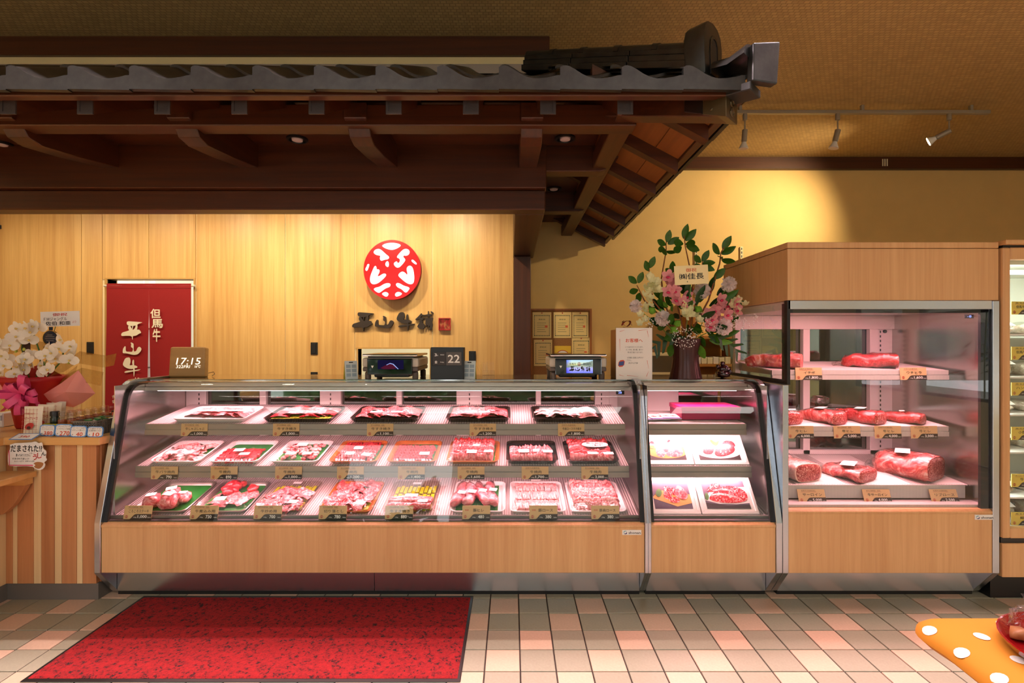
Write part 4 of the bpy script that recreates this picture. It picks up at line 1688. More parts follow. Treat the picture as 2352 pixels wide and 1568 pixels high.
def meat_tray(fl, fr, Yf, zf, slope, depth, kind, liner, fill, label, stick=(), film=True, seed=0):
    """fl, fr = front corners in pixels at depth Yf; tray lies on a plane rising with slope"""
    r = random.Random(seed * 17 + 5)
    x0, x1 = pX(fl, Yf), pX(fr, Yf)
    w = x1 - x0
    M = T((x0 + x1) / 2, Yf, zf) @ RX(math.atan(slope))
    me = tray_mesh(w, depth)
    me.materials.append(TRAYM[kind])
    t = mobj('meat_tray', me, None, None, M)
    tag(t, label, 'meat tray', 'wrapped meat trays in the long case')
    z0 = .0065
    if liner == 'green':
        b = B()
        b.loft([shr(w, depth, .032, z0, .026), shr(w, depth, .032, z0 + .0015, .026)])
        b.build('green_liner', m_green, t, M)
        z0 += .002
    elif liner == 'ribbed':
        for k in range(int((w - .06) / .007)):
            xx = -w / 2 + .03 + k * .007
            B().box(xx - .0028, xx + .0028, .028, depth - .03, z0, z0 + .003).build('liner_rib', m_green, t, M)
        z0 += .003
    elif liner == 'lime':
        n = max(5, int((w - .06) / .022))
        st = (w - .055) / n
        for k in range(n):
            for q in range(3):
                ya = .03 + q * (depth - .06) / 3 + (.012 if k % 2 else 0)
                xx = -w / 2 + .0275 + (k + .5) * st
                B().box(xx - st * .40, xx + st * .40, ya, ya + (depth - .06) / 3 - .016, z0, z0 + .003).build('bamboo_slat', m_lime, t, M)
        z0 += .003
    fill(t, M @ T(0, 0, z0), w, depth, r)
    for (u, v, sw, sh, rz, z) in stick:
        sticker(t, M @ T((u - .5) * w, v * depth, z) @ RZ(rz), sw, sh)
    if film:
        film_over(t, M, w, depth, .05 if film is True else film, seed)
    return t


# fills ------------------------------------------------------------------------


def f_heap(meshes, mt, n, v0=.1, v1=.9, hgt=.02, nm='meat_slice', sc_=(.8, 1.2), mt2=None):
    def go(t, M, w, d, r):
        for k in range(n):
            u = r.uniform(-.5, .5) * (w - .075)
            v = r.uniform(v0, v1) * (d - .05) + .025
            e = max(abs(u) / (w / 2), abs((v / d) - (v0 + v1) / 2) / ((v1 - v0) / 2))
            z = hgt * max(0, 1 - e * e * .8) * r.uniform(.3, 1)
            s_ = r.uniform(*sc_)
            piece(nm, r.choice(meshes), mt2 if (mt2 and r.random() < .35) else mt, t, M @ T(u, v, z) @ RZ(r.uniform(0, 6.28)) @ RX(r.uniform(-.3, .3)) @ SM(s_, s_, s_))
    return go


def f_rows(meshes, mt, rows, per, v0, v1, rz=0.0, nm='meat_slice', scx=1.0, jit=.1, sc_=1.0, mts=None):
    def go(t, M, w, d, r):
        for q in range(rows):
            v = v0 + (v1 - v0) * (q + .5) / rows
            for k in range(per):
                u = ((k + .5) / per - .5) * (w - .07)
                s_ = sc_ * r.uniform(1 - jit, 1 + jit)
                piece(nm, r.choice(meshes), (mts[q % len(mts)] if mts else mt), t, M @ T(u, v * d, r.uniform(0, .002)) @ RZ(rz + r.uniform(-.12, .12)) @ SM(s_ * scx, s_, s_))
    return go


def f_both(*fs):
    def go(t, M, w, d, r):
        for f_ in fs:
            f_(t, M, w, d, r)
    return go


def f_packs(t, M, w, d, r):
    for (u, v, rz, s_) in ((-.22, .22, .3, 1.5), (.12, .20, -.2, 1.7), (.02, .40, .5, 1.6), (.26, .34, .1, 1.3)):
        Mp_ = M @ T(u * w, v * d, 0) @ RZ(rz) @ SM(s_, s_, s_)
        o = piece('steak_pack', r.choice(BIGC), mm['pink'], t, Mp_)
        sticker(o, Mp_ @ T(0, 0, .049), .032, .022)


def f_fillets(t, M, w, d, r):
    for k in range(4):
        x = -w / 2 + .055 + k * (w - .10) / 3.4
        b = B()
        rings = []
        for i in range(9):
            tt = i / 8
            rr = .037 * (math.sin(PI * min(1, max(.05, tt * .94 + .03))) ** .35) * (1.08 - .3 * tt) * (1 + .14 * math.sin(tt * 9 + k * 2))
            c = Vector((x - .012 + .03 * (1 - tt) * (-1 if k < 2 else .6) + .02 * math.sin(k + tt * 3), .045 + tt * (d - .09), .028))
            rings.append([c + Vector((rr * math.cos(a), 0, rr * .8 * math.sin(a))) for a in [2 * PI * j / 10 for j in range(10)]])
        b.loft(rings)
        o = noisy(b, .013, 26, k * 5).build('pork_fillet', mm['fillet'], t, M, smooth=True)
        bb = B()
        bb.loft([[c + (v - c) * 1.12 for v in ring] for ring in rings for c in [sum(ring, Vector()) / 10]][0:9])
        noisy(bb, .007, 45, k * 3 + 1).build('bag_film', MT['bag'], o, M, smooth=True)
        sticker(o, M @ T(x, .12 + .01 * k, .061) @ RZ(-.2), .042, .03)


def f_rolls(t, M, w, d, r):
    for q in range(3):
        b = B()
        rings = []
        for i in range(10):
            tt = i / 9
            rr = .021 * (.75 + .25 * math.sin(PI * tt) + .12 * math.sin(i * 2.3 + q))
            c = Vector(((tt - .5) * (w - .055), .045 + q * .034, .02 + (.006 if q == 1 else 0)))
            rings.append([c + Vector((0, rr * math.cos(a), rr * math.sin(a))) for a in [2 * PI * j / 8 for j in range(8)]])
        b.loft(rings)
        noisy(b, .005, 40, q * 4 + 2).build('meat_roll', mm['pink'], t, M, smooth=True)


def f_flat(n, mt, mt2=None, rows=2):
    def go(t, M, w, d, r):
        for q in range(rows):
            for k in range(n):
                u = ((k + .5) / n - .5) * (w - .10)
                v = .08 + (q + .5) * (d - .13) / rows
                piece('meat_slice', r.choice(BIGF), mt2 if (mt2 and r.random() < .4) else mt, t, M @ T(u, v, .002 + .003 * (k % 2)) @ RZ(r.uniform(-.35, .35)) @ SM(.9, .95, 1))
    return go


def z3(Yf):
    return .436 + (Yf - 2.701) * .2245


def z2(Yf):
    return .684 + (Yf - 2.80) * .2167


def z1(Yf):
    return .911 + (Yf - 2.84) * .1475


Yr3, Yr2, Yr1 = 2.715, 2.808, 2.855
L3 = dict(Yf=Yr3, zf=z3(Yr3) + .0005, slope=.2245)
L2 = dict(Yf=Yr2, zf=z2(Yr2) + .0005, slope=.2167)
L1 = dict(Yf=Yr1, zf=z1(Yr1) + .0005, slope=.1475)
BR = 'in the bottom row of the long case'
meat_tray(294, 424, **L3, depth=.335, kind='steel', liner='green', fill=f_packs, label='steel tray, mostly bare green liner, with a few wrapped steak packs', stick=(), film=False, seed=1)
meat_tray(436, 562, **L3, depth=.335, kind='steel', liner='green', fill=f_both(f_heap(BIGC, mm['red'], 8, .5, .92, .012, 'meat_chunk', (.8, 1.1)), f_heap(BIGF, mm['pink'], 12, .1, .6, .02, sc_=(.55, .75))), label='steel tray of deep red stewing chunks on a green liner', stick=((.45, .2, .06, .04, .1, .062),), film=.062, seed=2)
meat_tray(570, 694, **L3, depth=.335, kind='clear', liner='lime', fill=f_heap(FOLDS, mm['pink'], 60, .03, .72, .018, sc_=(.8, 1.3)), label='tray of shaved beef over lime bamboo slats, third from left in the bottom row', stick=((.78, .14, .05, .034, -.1, .055), (.5, .9, .05, .025, 0, .03)), film=.052, seed=3)
meat_tray(728, 852, **L3, depth=.335, kind='brown', liner='lime', fill=f_heap(FOLDS, mm['pink'], 85, .02, .98, .02, sc_=(.9, 1.4), mt2=mm['marbled']), label='timber-print tray heaped to its rim with pink beef trimmings', stick=((.78, .1, .055, .034, -.1, .056),), film=.056, seed=4)
meat_tray(874, 998, **L3, depth=.335, kind='clear', liner='lime', fill=f_rolls, label='clear tray with long rolls of sliced beef in front of bare lime bamboo slats', stick=((.75, .2, .055, .034, 0, .05), (.5, .37, .07, .03, 0, .05), (.5, .88, .05, .025, 0, .03)), film=.048, seed=5)
meat_tray(1033, 1160, **L3, depth=.335, kind='foam', liner='ribbed', fill=f_fillets, label='white foam tray of four bagged pork fillets on a ribbed green liner', film=False, seed=6)
meat_tray(1170, 1302, **L3, depth=.335, kind='foam', liner=None, fill=f_rows(STRIPS, mm['pork'], 3, 20, .07, .93, nm='pork_slice', jit=.05, sc_=1.45, scx=.72), label='white foam tray of pale pork loin slices standing in three neat rows', stick=((.5, .90, .055, .03, 0, .05),), film=.056, seed=7)
meat_tray(1310, 1442, **L3, depth=.335, kind='foam', liner=None, fill=f_both(f_rows(LEAFS, mm['pale'], 7, 16, .07, .9, .3, 'pork_slice', 1.0, .12, 1.0, [mm['pork'], mm['pale'], mm['pink']])), label='white foam tray of pink and white pork rows, rightmost in the bottom row', stick=((.45, .92, .055, .03, 0, .05),), film=.054, seed=8)

meat_tray(340, 456, **L2, depth=.29, kind='foam', liner='green', fill=f_heap(FOLDS, mm['pale'], 75, .02, .85, .016, sc_=(.8, 1.2), mt2=mm['pink']), label='white foam tray of pale fatty slices at the left end of the middle shelf', stick=((.36, .2, .05, .036, .05, .052), (.7, .2, .05, .036, -.05, .052)), film=.05, seed=11)
meat_tray(475, 592, **L2, depth=.29, kind='foam', liner='green', fill=f_both(f_rows(STRIPS, mm['red'], 4, 15, .06, .56, .1, 'meat_strip', 1.0, .12, 1.0)), label='white foam tray of deep red strips with bare green liner behind', stick=((.46, .36, .055, .036, .1, .045), (.66, .18, .055, .03, .05, .045)), film=.042, seed=12)
meat_tray(615, 730, **L2, depth=.29, kind='foam', liner='green', fill=f_heap(CHUNKS, mm['pale'], 70, .02, .82, .012, 'meat_cube', (.55, .75), mm['marbled']), label='white foam tray of small marbled cubes with a round white sticker', stick=((.38, .2, .05, .034, 0, .046), (.72, .2, .05, .034, 0, .046), (.45, .62, .06, .045, 0, .046)), film=.044, seed=13)
meat_tray(752, 866, **L2, depth=.29, kind='brown', liner='green', fill=f_both(f_rows(STRIPS, mm['marbled'], 3, 13, .06, .5, .1, 'meat_strip'), f_rows(STRIPS, mm['red'], 3, 13, .5, .9, .1, 'meat_strip')), label='timber-print tray of red and pink strips, fourth from left on the middle shelf', stick=((.4, .2, .05, .036, 0, .046), (.75, .15, .05, .036, -.2, .046), (.5, .45, .05, .036, 0, .046)), film=.044, seed=14)
meat_tray(886, 1002, **L2, depth=.29, kind='brown', liner='green', fill=f_rows(STRIPS, mm['red'], 5, 14, .06, .74, .2, 'meat_strip'), label='timber-print tray of dark red strips with green liner showing at the back', stick=((.74, .2, .055, .036, 0, .045),), film=.044, seed=15)
meat_tray(1023, 1146, **L2, depth=.29, kind='brown', liner='green', fill=f_rows(LEAFS, mm['marbled'], 6, 14, .06, .88, .45, 'meat_slice', 1.0, .12, 1.0, [mm['pink'], mm['marbled'], mm['red']]), label='timber-print tray filled with slanted rows of marbled slices', stick=((.48, .2, .055, .04, 0, .056), (.8, .22, .05, .03, 0, .056), (.55, .5, .036, .03, 0, .056)), film=.052, seed=16)
meat_tray(1162, 1284, **L2, depth=.29, kind='black', liner=None, fill=f_rows(LEAFS, mm['pink'], 4, 14, .05, .52, .5, 'meat_slice'), label='black tray, half empty, with slanted slices along its front edge', stick=((.34, .24, .06, .04, 0, .055), (.58, .26, .034, .034, 0, .055), (.8, .22, .055, .03, 0, .055)), film=.05, seed=17)
t8 = meat_tray(1302, 1424, **L2, depth=.29, kind='black', liner=None, fill=f_rows(LEAFS, mm['red'], 6, 12, .06, .88, .2, 'meat_slice', 1.1, .12, 1.0, [mm['pink'], mm['red'], mm['red']]), label='black tray filled with deep red slices under a handwritten discount sticker', stick=((.5, .14, .055, .03, 0, .055), (.8, .13, .055, .03, 0, .055)), film=.05, seed=18)
M8 = W[t8.name] @ T(.03, .15, .058)
st = B()
st.prism([(p[0] * .075, p[1] * .034) for p in smooth_poly([(-1, -1), (1, -1), (1, 1), (-1, 1)], 2)], 'z', 0, .001)
st = st.build('discount_sticker', MT['paper'], t8, M8)
text('希少部位', .10, .022, MT['ink'], st, M8 @ T(0, .012, .0015) @ RX(-PI / 2), .01)
text('2割引', .062, .024, MT['ink'], st, M8 @ T(.01, -.015, .0015) @ RX(-PI / 2), .02)

TS = 'on the top shelf of the long case'
meat_tray(392, 560, **L1, depth=.27, kind='foam', liner=None, fill=f_flat(6, mm['pale'], mm['pink']), label='wide tray of flat pale slices at the left end of the top shelf', stick=((.5, .5, .26, .03, 0, .034),), film=False, seed=21)
meat_tray(600, 762, **L1, depth=.27, kind='black', liner='lime', fill=f_flat(7, mm['pink'], mm['red']), label='wide tray of overlapping pink slices, second from left  on the top shelf', stick=((.42, .3, .07, .03, .1, .042), (.65, .3, .06, .03, 0, .042)), film=False, seed=22)
meat_tray(800, 962, **L1, depth=.27, kind='black', liner=None, fill=f_flat(7, mm['pink'], mm['marbled']), label='wide tray of overlapping marbled slices in the middle  on the top shelf', stick=((.35, .3, .07, .03, 0, .042), (.65, .3, .07, .03, 0, .042)), film=False, seed=23)
meat_tray(1022, 1172, **L1, depth=.27, kind='black', liner=None, fill=f_flat(7, mm['marbled'], mm['pink']), label='wide dark tray of rosy sliced beef, fourth from left  on the top shelf', stick=((.38, .3, .07, .034, 0, .042), (.6, .3, .06, .03, 0, .042)), film=False, seed=24)
meat_tray(1222, 1388, **L1, depth=.27, kind='black', liner=None, fill=f_flat(5, mm['pale'], mm['pale']), label='wide tray of broad whitish shoulder slices at the right end of the top shelf', stick=((.8, .4, .09, .05, .2, .042),), film=False, seed=25)

# ---- blocks in the tall case ----------------------------------------------------


def block(cx, Y, z, L, w, h, rz, mtb, label, cutf=True, sticker_at=None, seed=0, tail=True, taper=.25, tilt=0.0, yarn=False):
    M = T(cx, Y, z) @ RZ(rz) @ RX(tilt)
    n = 16
    rings = []
    m_ = 12
    for i in range(m_ + 1):
        t_ = i / m_                     # 0 = front cut end
        s_ = 1 - taper * t_ ** 1.6
        if t_ > .8:
            s_ *= math.cos((t_ - .8) / .2 * 1.25)
        if t_ < .06:
            s_ *= .94
        ring = []
        for k in range(n):
            a = 2 * PI * k / n
            ca, sa = math.cos(a), math.sin(a)
            e = .62
            x = w / 2 * math.copysign(abs(ca) ** e, ca) * s_
            zz = h / 2 * math.copysign(abs(sa) ** e, sa) * s_ + h / 2 * (1 if sa > 0 else max(s_, .6))
            p = Vector((x, t_ * L, zz))
            nz = Vector((x * 12 + seed, t_ * L * 16, zz * 12))
            p += (mnoise.noise_vector(nz) * .018 + mnoise.noise_vector(nz * 2.7) * .008) * min(1, t_ * 6 + .15)
            p.z = max(p.z, .001)
            ring.append(p)
        rings.append(ring)
    b = B()
    b.loft(rings)
    o = b.build('beef_block', mtb, None, M, smooth=55)
    tag(o, label, 'meat', 'wrapped beef blocks in the tall case')
    if cutf:
        c = sum(rings[0], Vector()) / n
        f_ = [c + (v - c) * .86 + Vector((0, -.003, 0)) for v in rings[0]]
        f2 = [c + (v - c) * .5 + Vector((0, -.006, 0)) for v in rings[0]]
        b = B()
        b.loft([[c + (v - c) * .97 + Vector((0, .002, 0)) for v in rings[0]], f_, f2], cap0=False)
        b.build('cut_face', mm['cut'], o, M, smooth=True)
    bb = B()
    bb.loft([[v + (v - sum(ring, Vector()) / n) * .045 for v in ring] for ring in rings], cap0=False, cap1=False)
    noisy(bb, .006, 50, seed + 3).build('vacuum_film', MT['bag'], o, M, smooth=True)
    if tail:
        b = B()

        def fn(u, v):
            sp_ = .35 + .65 * v
            return Vector(((u - .5) * w * 1.1 * sp_, L * .93 + v * .07, h * .42 + .02 * math.sin(u * 9 + seed) * (v + .3) + .035 * v * math.sin(u * 4 + seed)))
        b.grid(fn, 8, 3)
        noisy(b, .012, 40, seed).build('bag_tail', MT['bag'], o, M, smooth=True, fixn=False)
    if sticker_at:
        u, v, zz, sw, sh = sticker_at
        B().box(-sw / 2, sw / 2, -sh / 2, sh / 2, 0, .001).build('label_sticker', MT['paper'], o, M @ T(u * w, v * L, h * zz + .012) @ RZ(.35) @ RX(-.05))
    return o


def zt(Y):
    return 1.2135 + (Y - 2.84) * .0727


def zm(Y):
    return .8985 + (Y - 2.84) * .0727


def zk(Y):
    return .5905 + (Y - 2.765) * .09


block(pX(1832, 2.93), 2.89, zt(2.93) + .001, .30, .15, .085, .95, mm['block'], 'red beef rump cap in film, left on the tall case\'s top shelf', False, None, 1, True, .4)
block(pX(2060, 2.92), 2.93, zt(2.93) + .001, .26, .15, .085, 1.15, mm['red'], 'bright red beef round in film, right on the tall case\'s top shelf', False, None, 2, True, .3)
block(pX(1818, 2.90), 2.87, zm(2.87) + .001, .26, .14, .075, .35, mm['block'], 'beef fillet half hidden by the steel post, leftmost on the middle shelf', True, None, 3)
block(pX(1920, 2.90), 2.865, zm(2.87) + .001, .26, .14, .075, .42, mm['block'], 'brownish wrapped beef fillet above the 5,000 yen card', True, (.05, .45, .95, .10, .05), 4)
block(pX(2013, 2.90), 2.868, zm(2.87) + .001, .27, .13, .075, .45, mm['red'], 'crimson wrapped beef fillet above the 4,000 yen card', True, (.0, .4, .95, .09, .05), 5)
block(pX(2110, 2.90), 2.87, zm(2.88) + .001, .33, .12, .06, .62, mm['red'], 'long slim red fillet at the right end of the tall case\'s middle shelf', True, (.0, .3, .92, .04, .025), 6)
block(pX(1852, 2.82), 2.80, zk(2.80) + .001, .34, .19, .105, .25, mm['fat'], 'sirloin with a thick pale fat cap at the bottom left of the tall case', True, None, 7, False, .15)
block(pX(1985, 2.83), 2.80, zk(2.80) + .001, .24, .20, .075, .5, mm['block'], 'low wedge of marbled sirloin with a big white label in the tall case', True, (-.05, .4, .98, .13, .07), 8)
block(pX(2140, 2.85), 2.82, zk(2.82) + .001, .30, .25, .135, .55, mm['block'], 'large rib roast block tied with film at the bottom right of the tall case', True, (-.1, .5, .98, .15, .07), 9, True, .12)
m_wboard = mat('white_meat_board', C(238, 230, 226), .45)
for (p, lab) in ((1850, 'left'), (1990, 'middle'), (2150, 'right')):
    xx = pX(p, 2.95)
    b = B()
    b.prism([(2.775, zk(2.775) - .004), (2.775, zk(2.775)), (3.28, zk(3.28)), (3.28, zk(3.28) - .004)], 'x', max(xx - .15, XT0 + .01), min(xx + .12, 2.485))
    tag(b.build('cutting_board', m_wboard), 'thin white board under the %s block at the bottom of the tall case' % lab, 'board', 'white boards in the tall case')

# ================================================================== contents of the gift case
m_mag = mat('magenta_box', C(190, 28, 104), .4)
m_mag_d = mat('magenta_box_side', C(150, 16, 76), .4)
gb = thing('gift_box', 'magenta gift box with a closed lid on the top shelf of the gift case', 'box', T(1.155, 2.95, .92))
zg = .9175
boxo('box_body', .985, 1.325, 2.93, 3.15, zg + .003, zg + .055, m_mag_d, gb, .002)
boxo('lid', .981, 1.329, 2.926, 3.154, zg + .052, zg + .078, m_mag, gb, .003)
lf = [(.79, 'leftmost'), (.86, 'middle'), (.925, 'rightmost')]
for k, (xx, lab) in enumerate(lf):
    M = T(xx, 2.90, zg + .004 + k * .0035) @ RZ(.12 - .1 * k) @ RX(.04)
    o = B().box(-.05, .05, 0, .16, 0, .003).build('leaflet', MT['paper'], None, M)
    tag(o, '%s white leaflet with red roundels lying beside the magenta box' % lab, 'leaflet', 'leaflets in the gift case')
    for q in range(2):
        mobj('roundel', SEAL, None, o, M @ T(-.02 + q * .04, .09, .0036) @ RX(-PI / 2) @ SM(2.2, 1, 2.2))
    B().box(-.05, .05, 0, .035, .003, .0034).build('blue_band', mat('leaflet_blue', C(90, 84, 150), .6), o, M)

m_ph_bg = mat('photo_slate', C(86, 76, 92), .6, var=.15, vscale=8)
m_ph_dark = mat('photo_dark', C(36, 26, 28), .6)
m_ph_board = mat('photo_wooden_board', C(214, 158, 86), .6)
m_ph_white = mat('photo_white', C(245, 238, 236), .6)
m_ph_green = mat('photo_herb', C(60, 110, 50), .6, var=.3, vscale=60)
m_ph_gold = mat('photo_gold_plate', C(206, 140, 66), .6)


def flat(polys, name, mt, parent, M, e):
    poly_mesh([smooth_poly(p, 2) for p in polys], .001, flat=True).build(name, mt, parent, M @ T(0, -e, 0), fixn=False)


def photo_panel(x0, x1, yb, zb, yt, zt_, label, kind):
    w = x1 - x0
    L = math.hypot(yt - yb, zt_ - zb)
    ang = math.atan2(yt - yb, zt_ - zb)
    M = T((x0 + x1) / 2, yb, zb) @ RX(-ang)
    f_ = thing('framed_photograph', label, 'photograph', M, 'framed photographs in the gift case')
    fr = B()
    t_ = .016
    for (a, b2, c, d) in ((-w / 2, w / 2, 0, t_), (-w / 2, w / 2, L - t_, L), (-w / 2, -w / 2 + t_, t_, L - t_), (w / 2 - t_, w / 2, t_, L - t_)):
        fr.box(a, b2, 0, .012, c, d)
    fr.build('frame', MT['white'], f_, M, bevel=.002)
    B().box(-w / 2 + t_, w / 2 - t_, .006, .009, t_, L - t_).build('mount', MT['paper'], f_, M)
    pw, ph = w - .07, L - .062
    c = .031

    def P(u, v):
        return ((u - .5) * pw, c + v * ph)
    pr = poly_mesh([[P(0, 0), P(1, 0), P(1, 1), P(0, 1)]], .001, flat=True).build('print', m_ph_white if kind in (0, 1) else m_ph_bg, f_, M @ T(0, .0055, 0), fixn=False)
    e = -.005
    if kind in (0, 1):
        poly_mesh([[P(0, 0), P(1, 0), P(1, .3), P(0, .3)]], .001, flat=True).build('table', m_ph_dark, pr, M @ T(0, .005, 0), fixn=False)
        ell = [P(.5 + .56 * math.cos(a), .36 + .3 * math.sin(a)) for a in [PI + PI * k / 14 for k in range(15)]]
        ell = [(max(-pw / 2, min(pw / 2, p[0])), p[1]) for p in ell]
        poly_mesh([ell + [P(1, .55), P(0, .55)]], .001, flat=True).build('plate', m_ph_gold if kind == 0 else m_ph_white, pr, M @ T(0, .0045, 0), fixn=False)
        if kind == 0:
            flat([[P(.2, .14), P(.42, .08), P(.5, .5), P(.3, .72), P(.2, .45)], [P(.44, .3), P(.5, .12), P(.9, .12), P(.98, .45), P(.72, .72), P(.44, .7)]], 'meat', mm['pink'], pr, M, -.004)
            flat([[P(.4, .36), P(.52, .3), P(.64, .68), P(.44, .66)], [P(.05, .62), P(.2, .5), P(.22, .78), P(.1, .82)], [P(.55, .72), P(.7, .8), P(.62, .9)]], 'lean', mm['red'], pr, M, -.0035)
            flat([[P(.0, .5), P(.18, .42), P(.2, .62), P(.03, .62)]], 'herb', m_ph_green, pr, M, -.003)
        else:
            flat([[P(.1, .25), P(.35, .2), P(.45, .62), P(.3, .72), P(.16, .5)], [P(.36, .16), P(.62, .12), P(.95, .36), P(.9, .72), P(.6, .72), P(.46, .5)], [P(.62, .62), P(.98, .5), P(.95, .82), P(.72, .84)]], 'meat', mm['red'], pr, M, -.004)
            flat([[P(.5, .2), P(.7, .18), P(.84, .4), P(.6, .62)]], 'marbling', mm['marbled'], pr, M, -.0035)
            flat([[P(.36, .78), P(.44, .6), P(.54, .62), P(.62, .86), P(.5, .74), P(.4, .9)]], 'herb', m_ph_green, pr, M, -.003)
    elif kind == 2:
        poly_mesh([[P(.0, .42), P(.15, .62), P(.5, .7), P(1, .5), P(1, .2), P(.6, .08), P(.02, .36)]], .001, flat=True).build('board', m_ph_board, pr, M @ T(0, .005, 0), fixn=False)
        flat([[P(.28, .36), P(.5, .3), P(.52, .75), P(.36, .84), P(.3, .6)], [P(.4, .22), P(.7, .2), P(.68, .4), P(.44, .42)], [P(.5, .5), P(.62, .46), P(.62, .74), P(.5, .78)]], 'sliced_meat', mm['marbled'], pr, M, -.004)
        flat([[P(.58, .42), P(.84, .28), P(.98, .5), P(.76, .88), P(.62, .72)]], 'steak', mm['pink'], pr, M, -.0036)
        flat([[P(.08, .48), P(.18, .38), P(.28, .6), P(.2, .74), P(.1, .62)]], 'herb', m_ph_green, pr, M, -.003)
    else:
        poly_mesh([[P(.0, .3), P(.3, .18), P(.7, .16), P(1, .2), P(1, .78), P(.2, .72)]], .001, flat=True).build('plate', m_ph_white, pr, M @ T(0, .005, 0), fixn=False)
        poly_mesh([[P(0, 0), P(1, 0), P(1, .14), P(.5, .12), P(0, .22)]], .001, flat=True).build('table', m_ph_dark, pr, M @ T(0, .005, 0), fixn=False)
        flat([[P(.06, .6), P(.2, .84), P(.34, .98), P(.48, .8), P(.3, .6)], [P(.1, .4), P(.3, .66), P(.62, .86), P(1, .68), P(1, .24), P(.5, .18), P(.12, .28)]], 'steak', mm['marbled'], pr, M, -.004)
        flat([[P(.12, .44), P(.3, .58), P(.7, .48), P(.9, .3), P(.6, .44), P(.3, .5)], [P(.14, .62), P(.4, .72), P(.8, .64), P(.5, .66)]], 'fat_edge', mm['pale'], pr, M, -.0036)
        flat([[P(.0, .3), P(.08, .3), P(.12, .5), P(.04, .6)]], 'herb', m_ph_green, pr, M, -.003)
    return f_


photo_panel(.742, 1.018, 2.812, .690, 2.955, .846, 'framed photo of marbled beef cuts on a gold-rimmed plate, upper left in the gift case', 0)
photo_panel(1.022, 1.324, 2.812, .690, 2.955, .846, 'framed photo of red steaks on a white plate, upper right in the gift case', 1)
photo_panel(.742, 1.018, 2.712, .448, 2.86, .616, 'framed photo of sliced beef on a wooden board, lower left in the gift case', 2)
photo_panel(1.024, 1.332, 2.712, .448, 2.86, .616, 'framed photo of marbled loin steaks on a plate, lower right in the gift case', 3)

# ================================================================== signs on the panel wall
SIGN = {
    'hei': [[(205, 170), (235, 158), (300, 162), (450, 172), (535, 180), (535, 188), (500, 200), (455, 215), (430, 240), (395, 255), (345, 262), (270, 265), (235, 250), (205, 230), (198, 200)],
            [(240, 255), (270, 258), (290, 285), (305, 315), (325, 350), (300, 370), (258, 360), (232, 325), (228, 290)],
            [(325, 258), (345, 258), (335, 300), (325, 350), (312, 350), (320, 300)],
            [(400, 240), (432, 238), (438, 280), (425, 345), (380, 360), (350, 345), (375, 320), (392, 280)],
            [(258, 352), (330, 345), (425, 342), (480, 345), (495, 375), (522, 418), (470, 435), (430, 465), (390, 482), (332, 487), (332, 530), (328, 570), (320, 565), (313, 487), (200, 482), (100, 488), (82, 475), (82, 440), (110, 405), (150, 395), (240, 368)]],
    'yama': [[(620, 315), (638, 325), (636, 430), (700, 435), (780, 440), (785, 410), (795, 400), (790, 355), (755, 340), (750, 310), (760, 270), (740, 245), (755, 235), (790, 250), (810, 275), (805, 430), (850, 428), (870, 405), (885, 365), (915, 330), (945, 335), (975, 365), (975, 395), (950, 440), (900, 490), (830, 505), (770, 500), (700, 480), (640, 470), (590, 470), (572, 455), (578, 380), (600, 340)]],
    'gyu': [[(1100, 165), (1185, 152), (1205, 185), (1212, 240), (1200, 290), (1188, 325), (1240, 318), (1290, 318), (1330, 330), (1368, 355), (1345, 378), (1295, 385), (1260, 400), (1200, 400), (1140, 385), (1080, 355), (1050, 325), (1042, 295), (1060, 240)],
            [(1270, 200), (1285, 210), (1290, 260), (1290, 330), (1305, 410), (1290, 560), (1280, 560), (1275, 430), (1262, 330), (1245, 270), (1255, 220)],
            [(1072, 465), (1110, 440), (1200, 430), (1310, 422), (1425, 405), (1428, 415), (1380, 435), (1250, 455), (1150, 475), (1090, 482)]],
    'ho': [[(1580, 172), (1585, 205), (1640, 215), (1700, 205), (1725, 195), (1790, 200), (1798, 220), (1780, 240), (1735, 240), (1700, 230), (1620, 238), (1580, 235), (1550, 290), (1500, 315), (1445, 322), (1445, 312), (1500, 260), (1550, 205)],
           [(1540, 285), (1590, 272), (1625, 285), (1630, 305), (1600, 325), (1585, 335), (1585, 350), (1608, 355), (1605, 370), (1590, 380), (1640, 420), (1655, 455), (1645, 490), (1620, 515), (1575, 525), (1530, 510), (1495, 480), (1490, 460), (1520, 410), (1545, 380), (1535, 365), (1550, 350), (1555, 325), (1530, 300)],
           [(1720, 135), (1735, 130), (1738, 200), (1742, 290), (1725, 290), (1718, 200)],
           [(1775, 140), (1795, 135), (1835, 165), (1838, 190), (1815, 190), (1780, 165)],
           [(1665, 295), (1690, 285), (1730, 290), (1790, 275), (1820, 275), (1825, 300), (1815, 345), (1810, 390), (1825, 430), (1815, 480), (1800, 520), (1770, 548), (1750, 545), (1760, 510), (1765, 450), (1748, 450), (1740, 490), (1725, 480), (1722, 440), (1700, 430), (1690, 475), (1675, 475), (1672, 400), (1668, 340)]],
}
YS = YW - .030
m_sign_k = mat('dark_sign_plate', C(44, 32, 24), .5)


def sgn(p):
    return (pX(800 + p[0] / 9.408, YS), pZ(700 + p[1] / 9.408, YS))


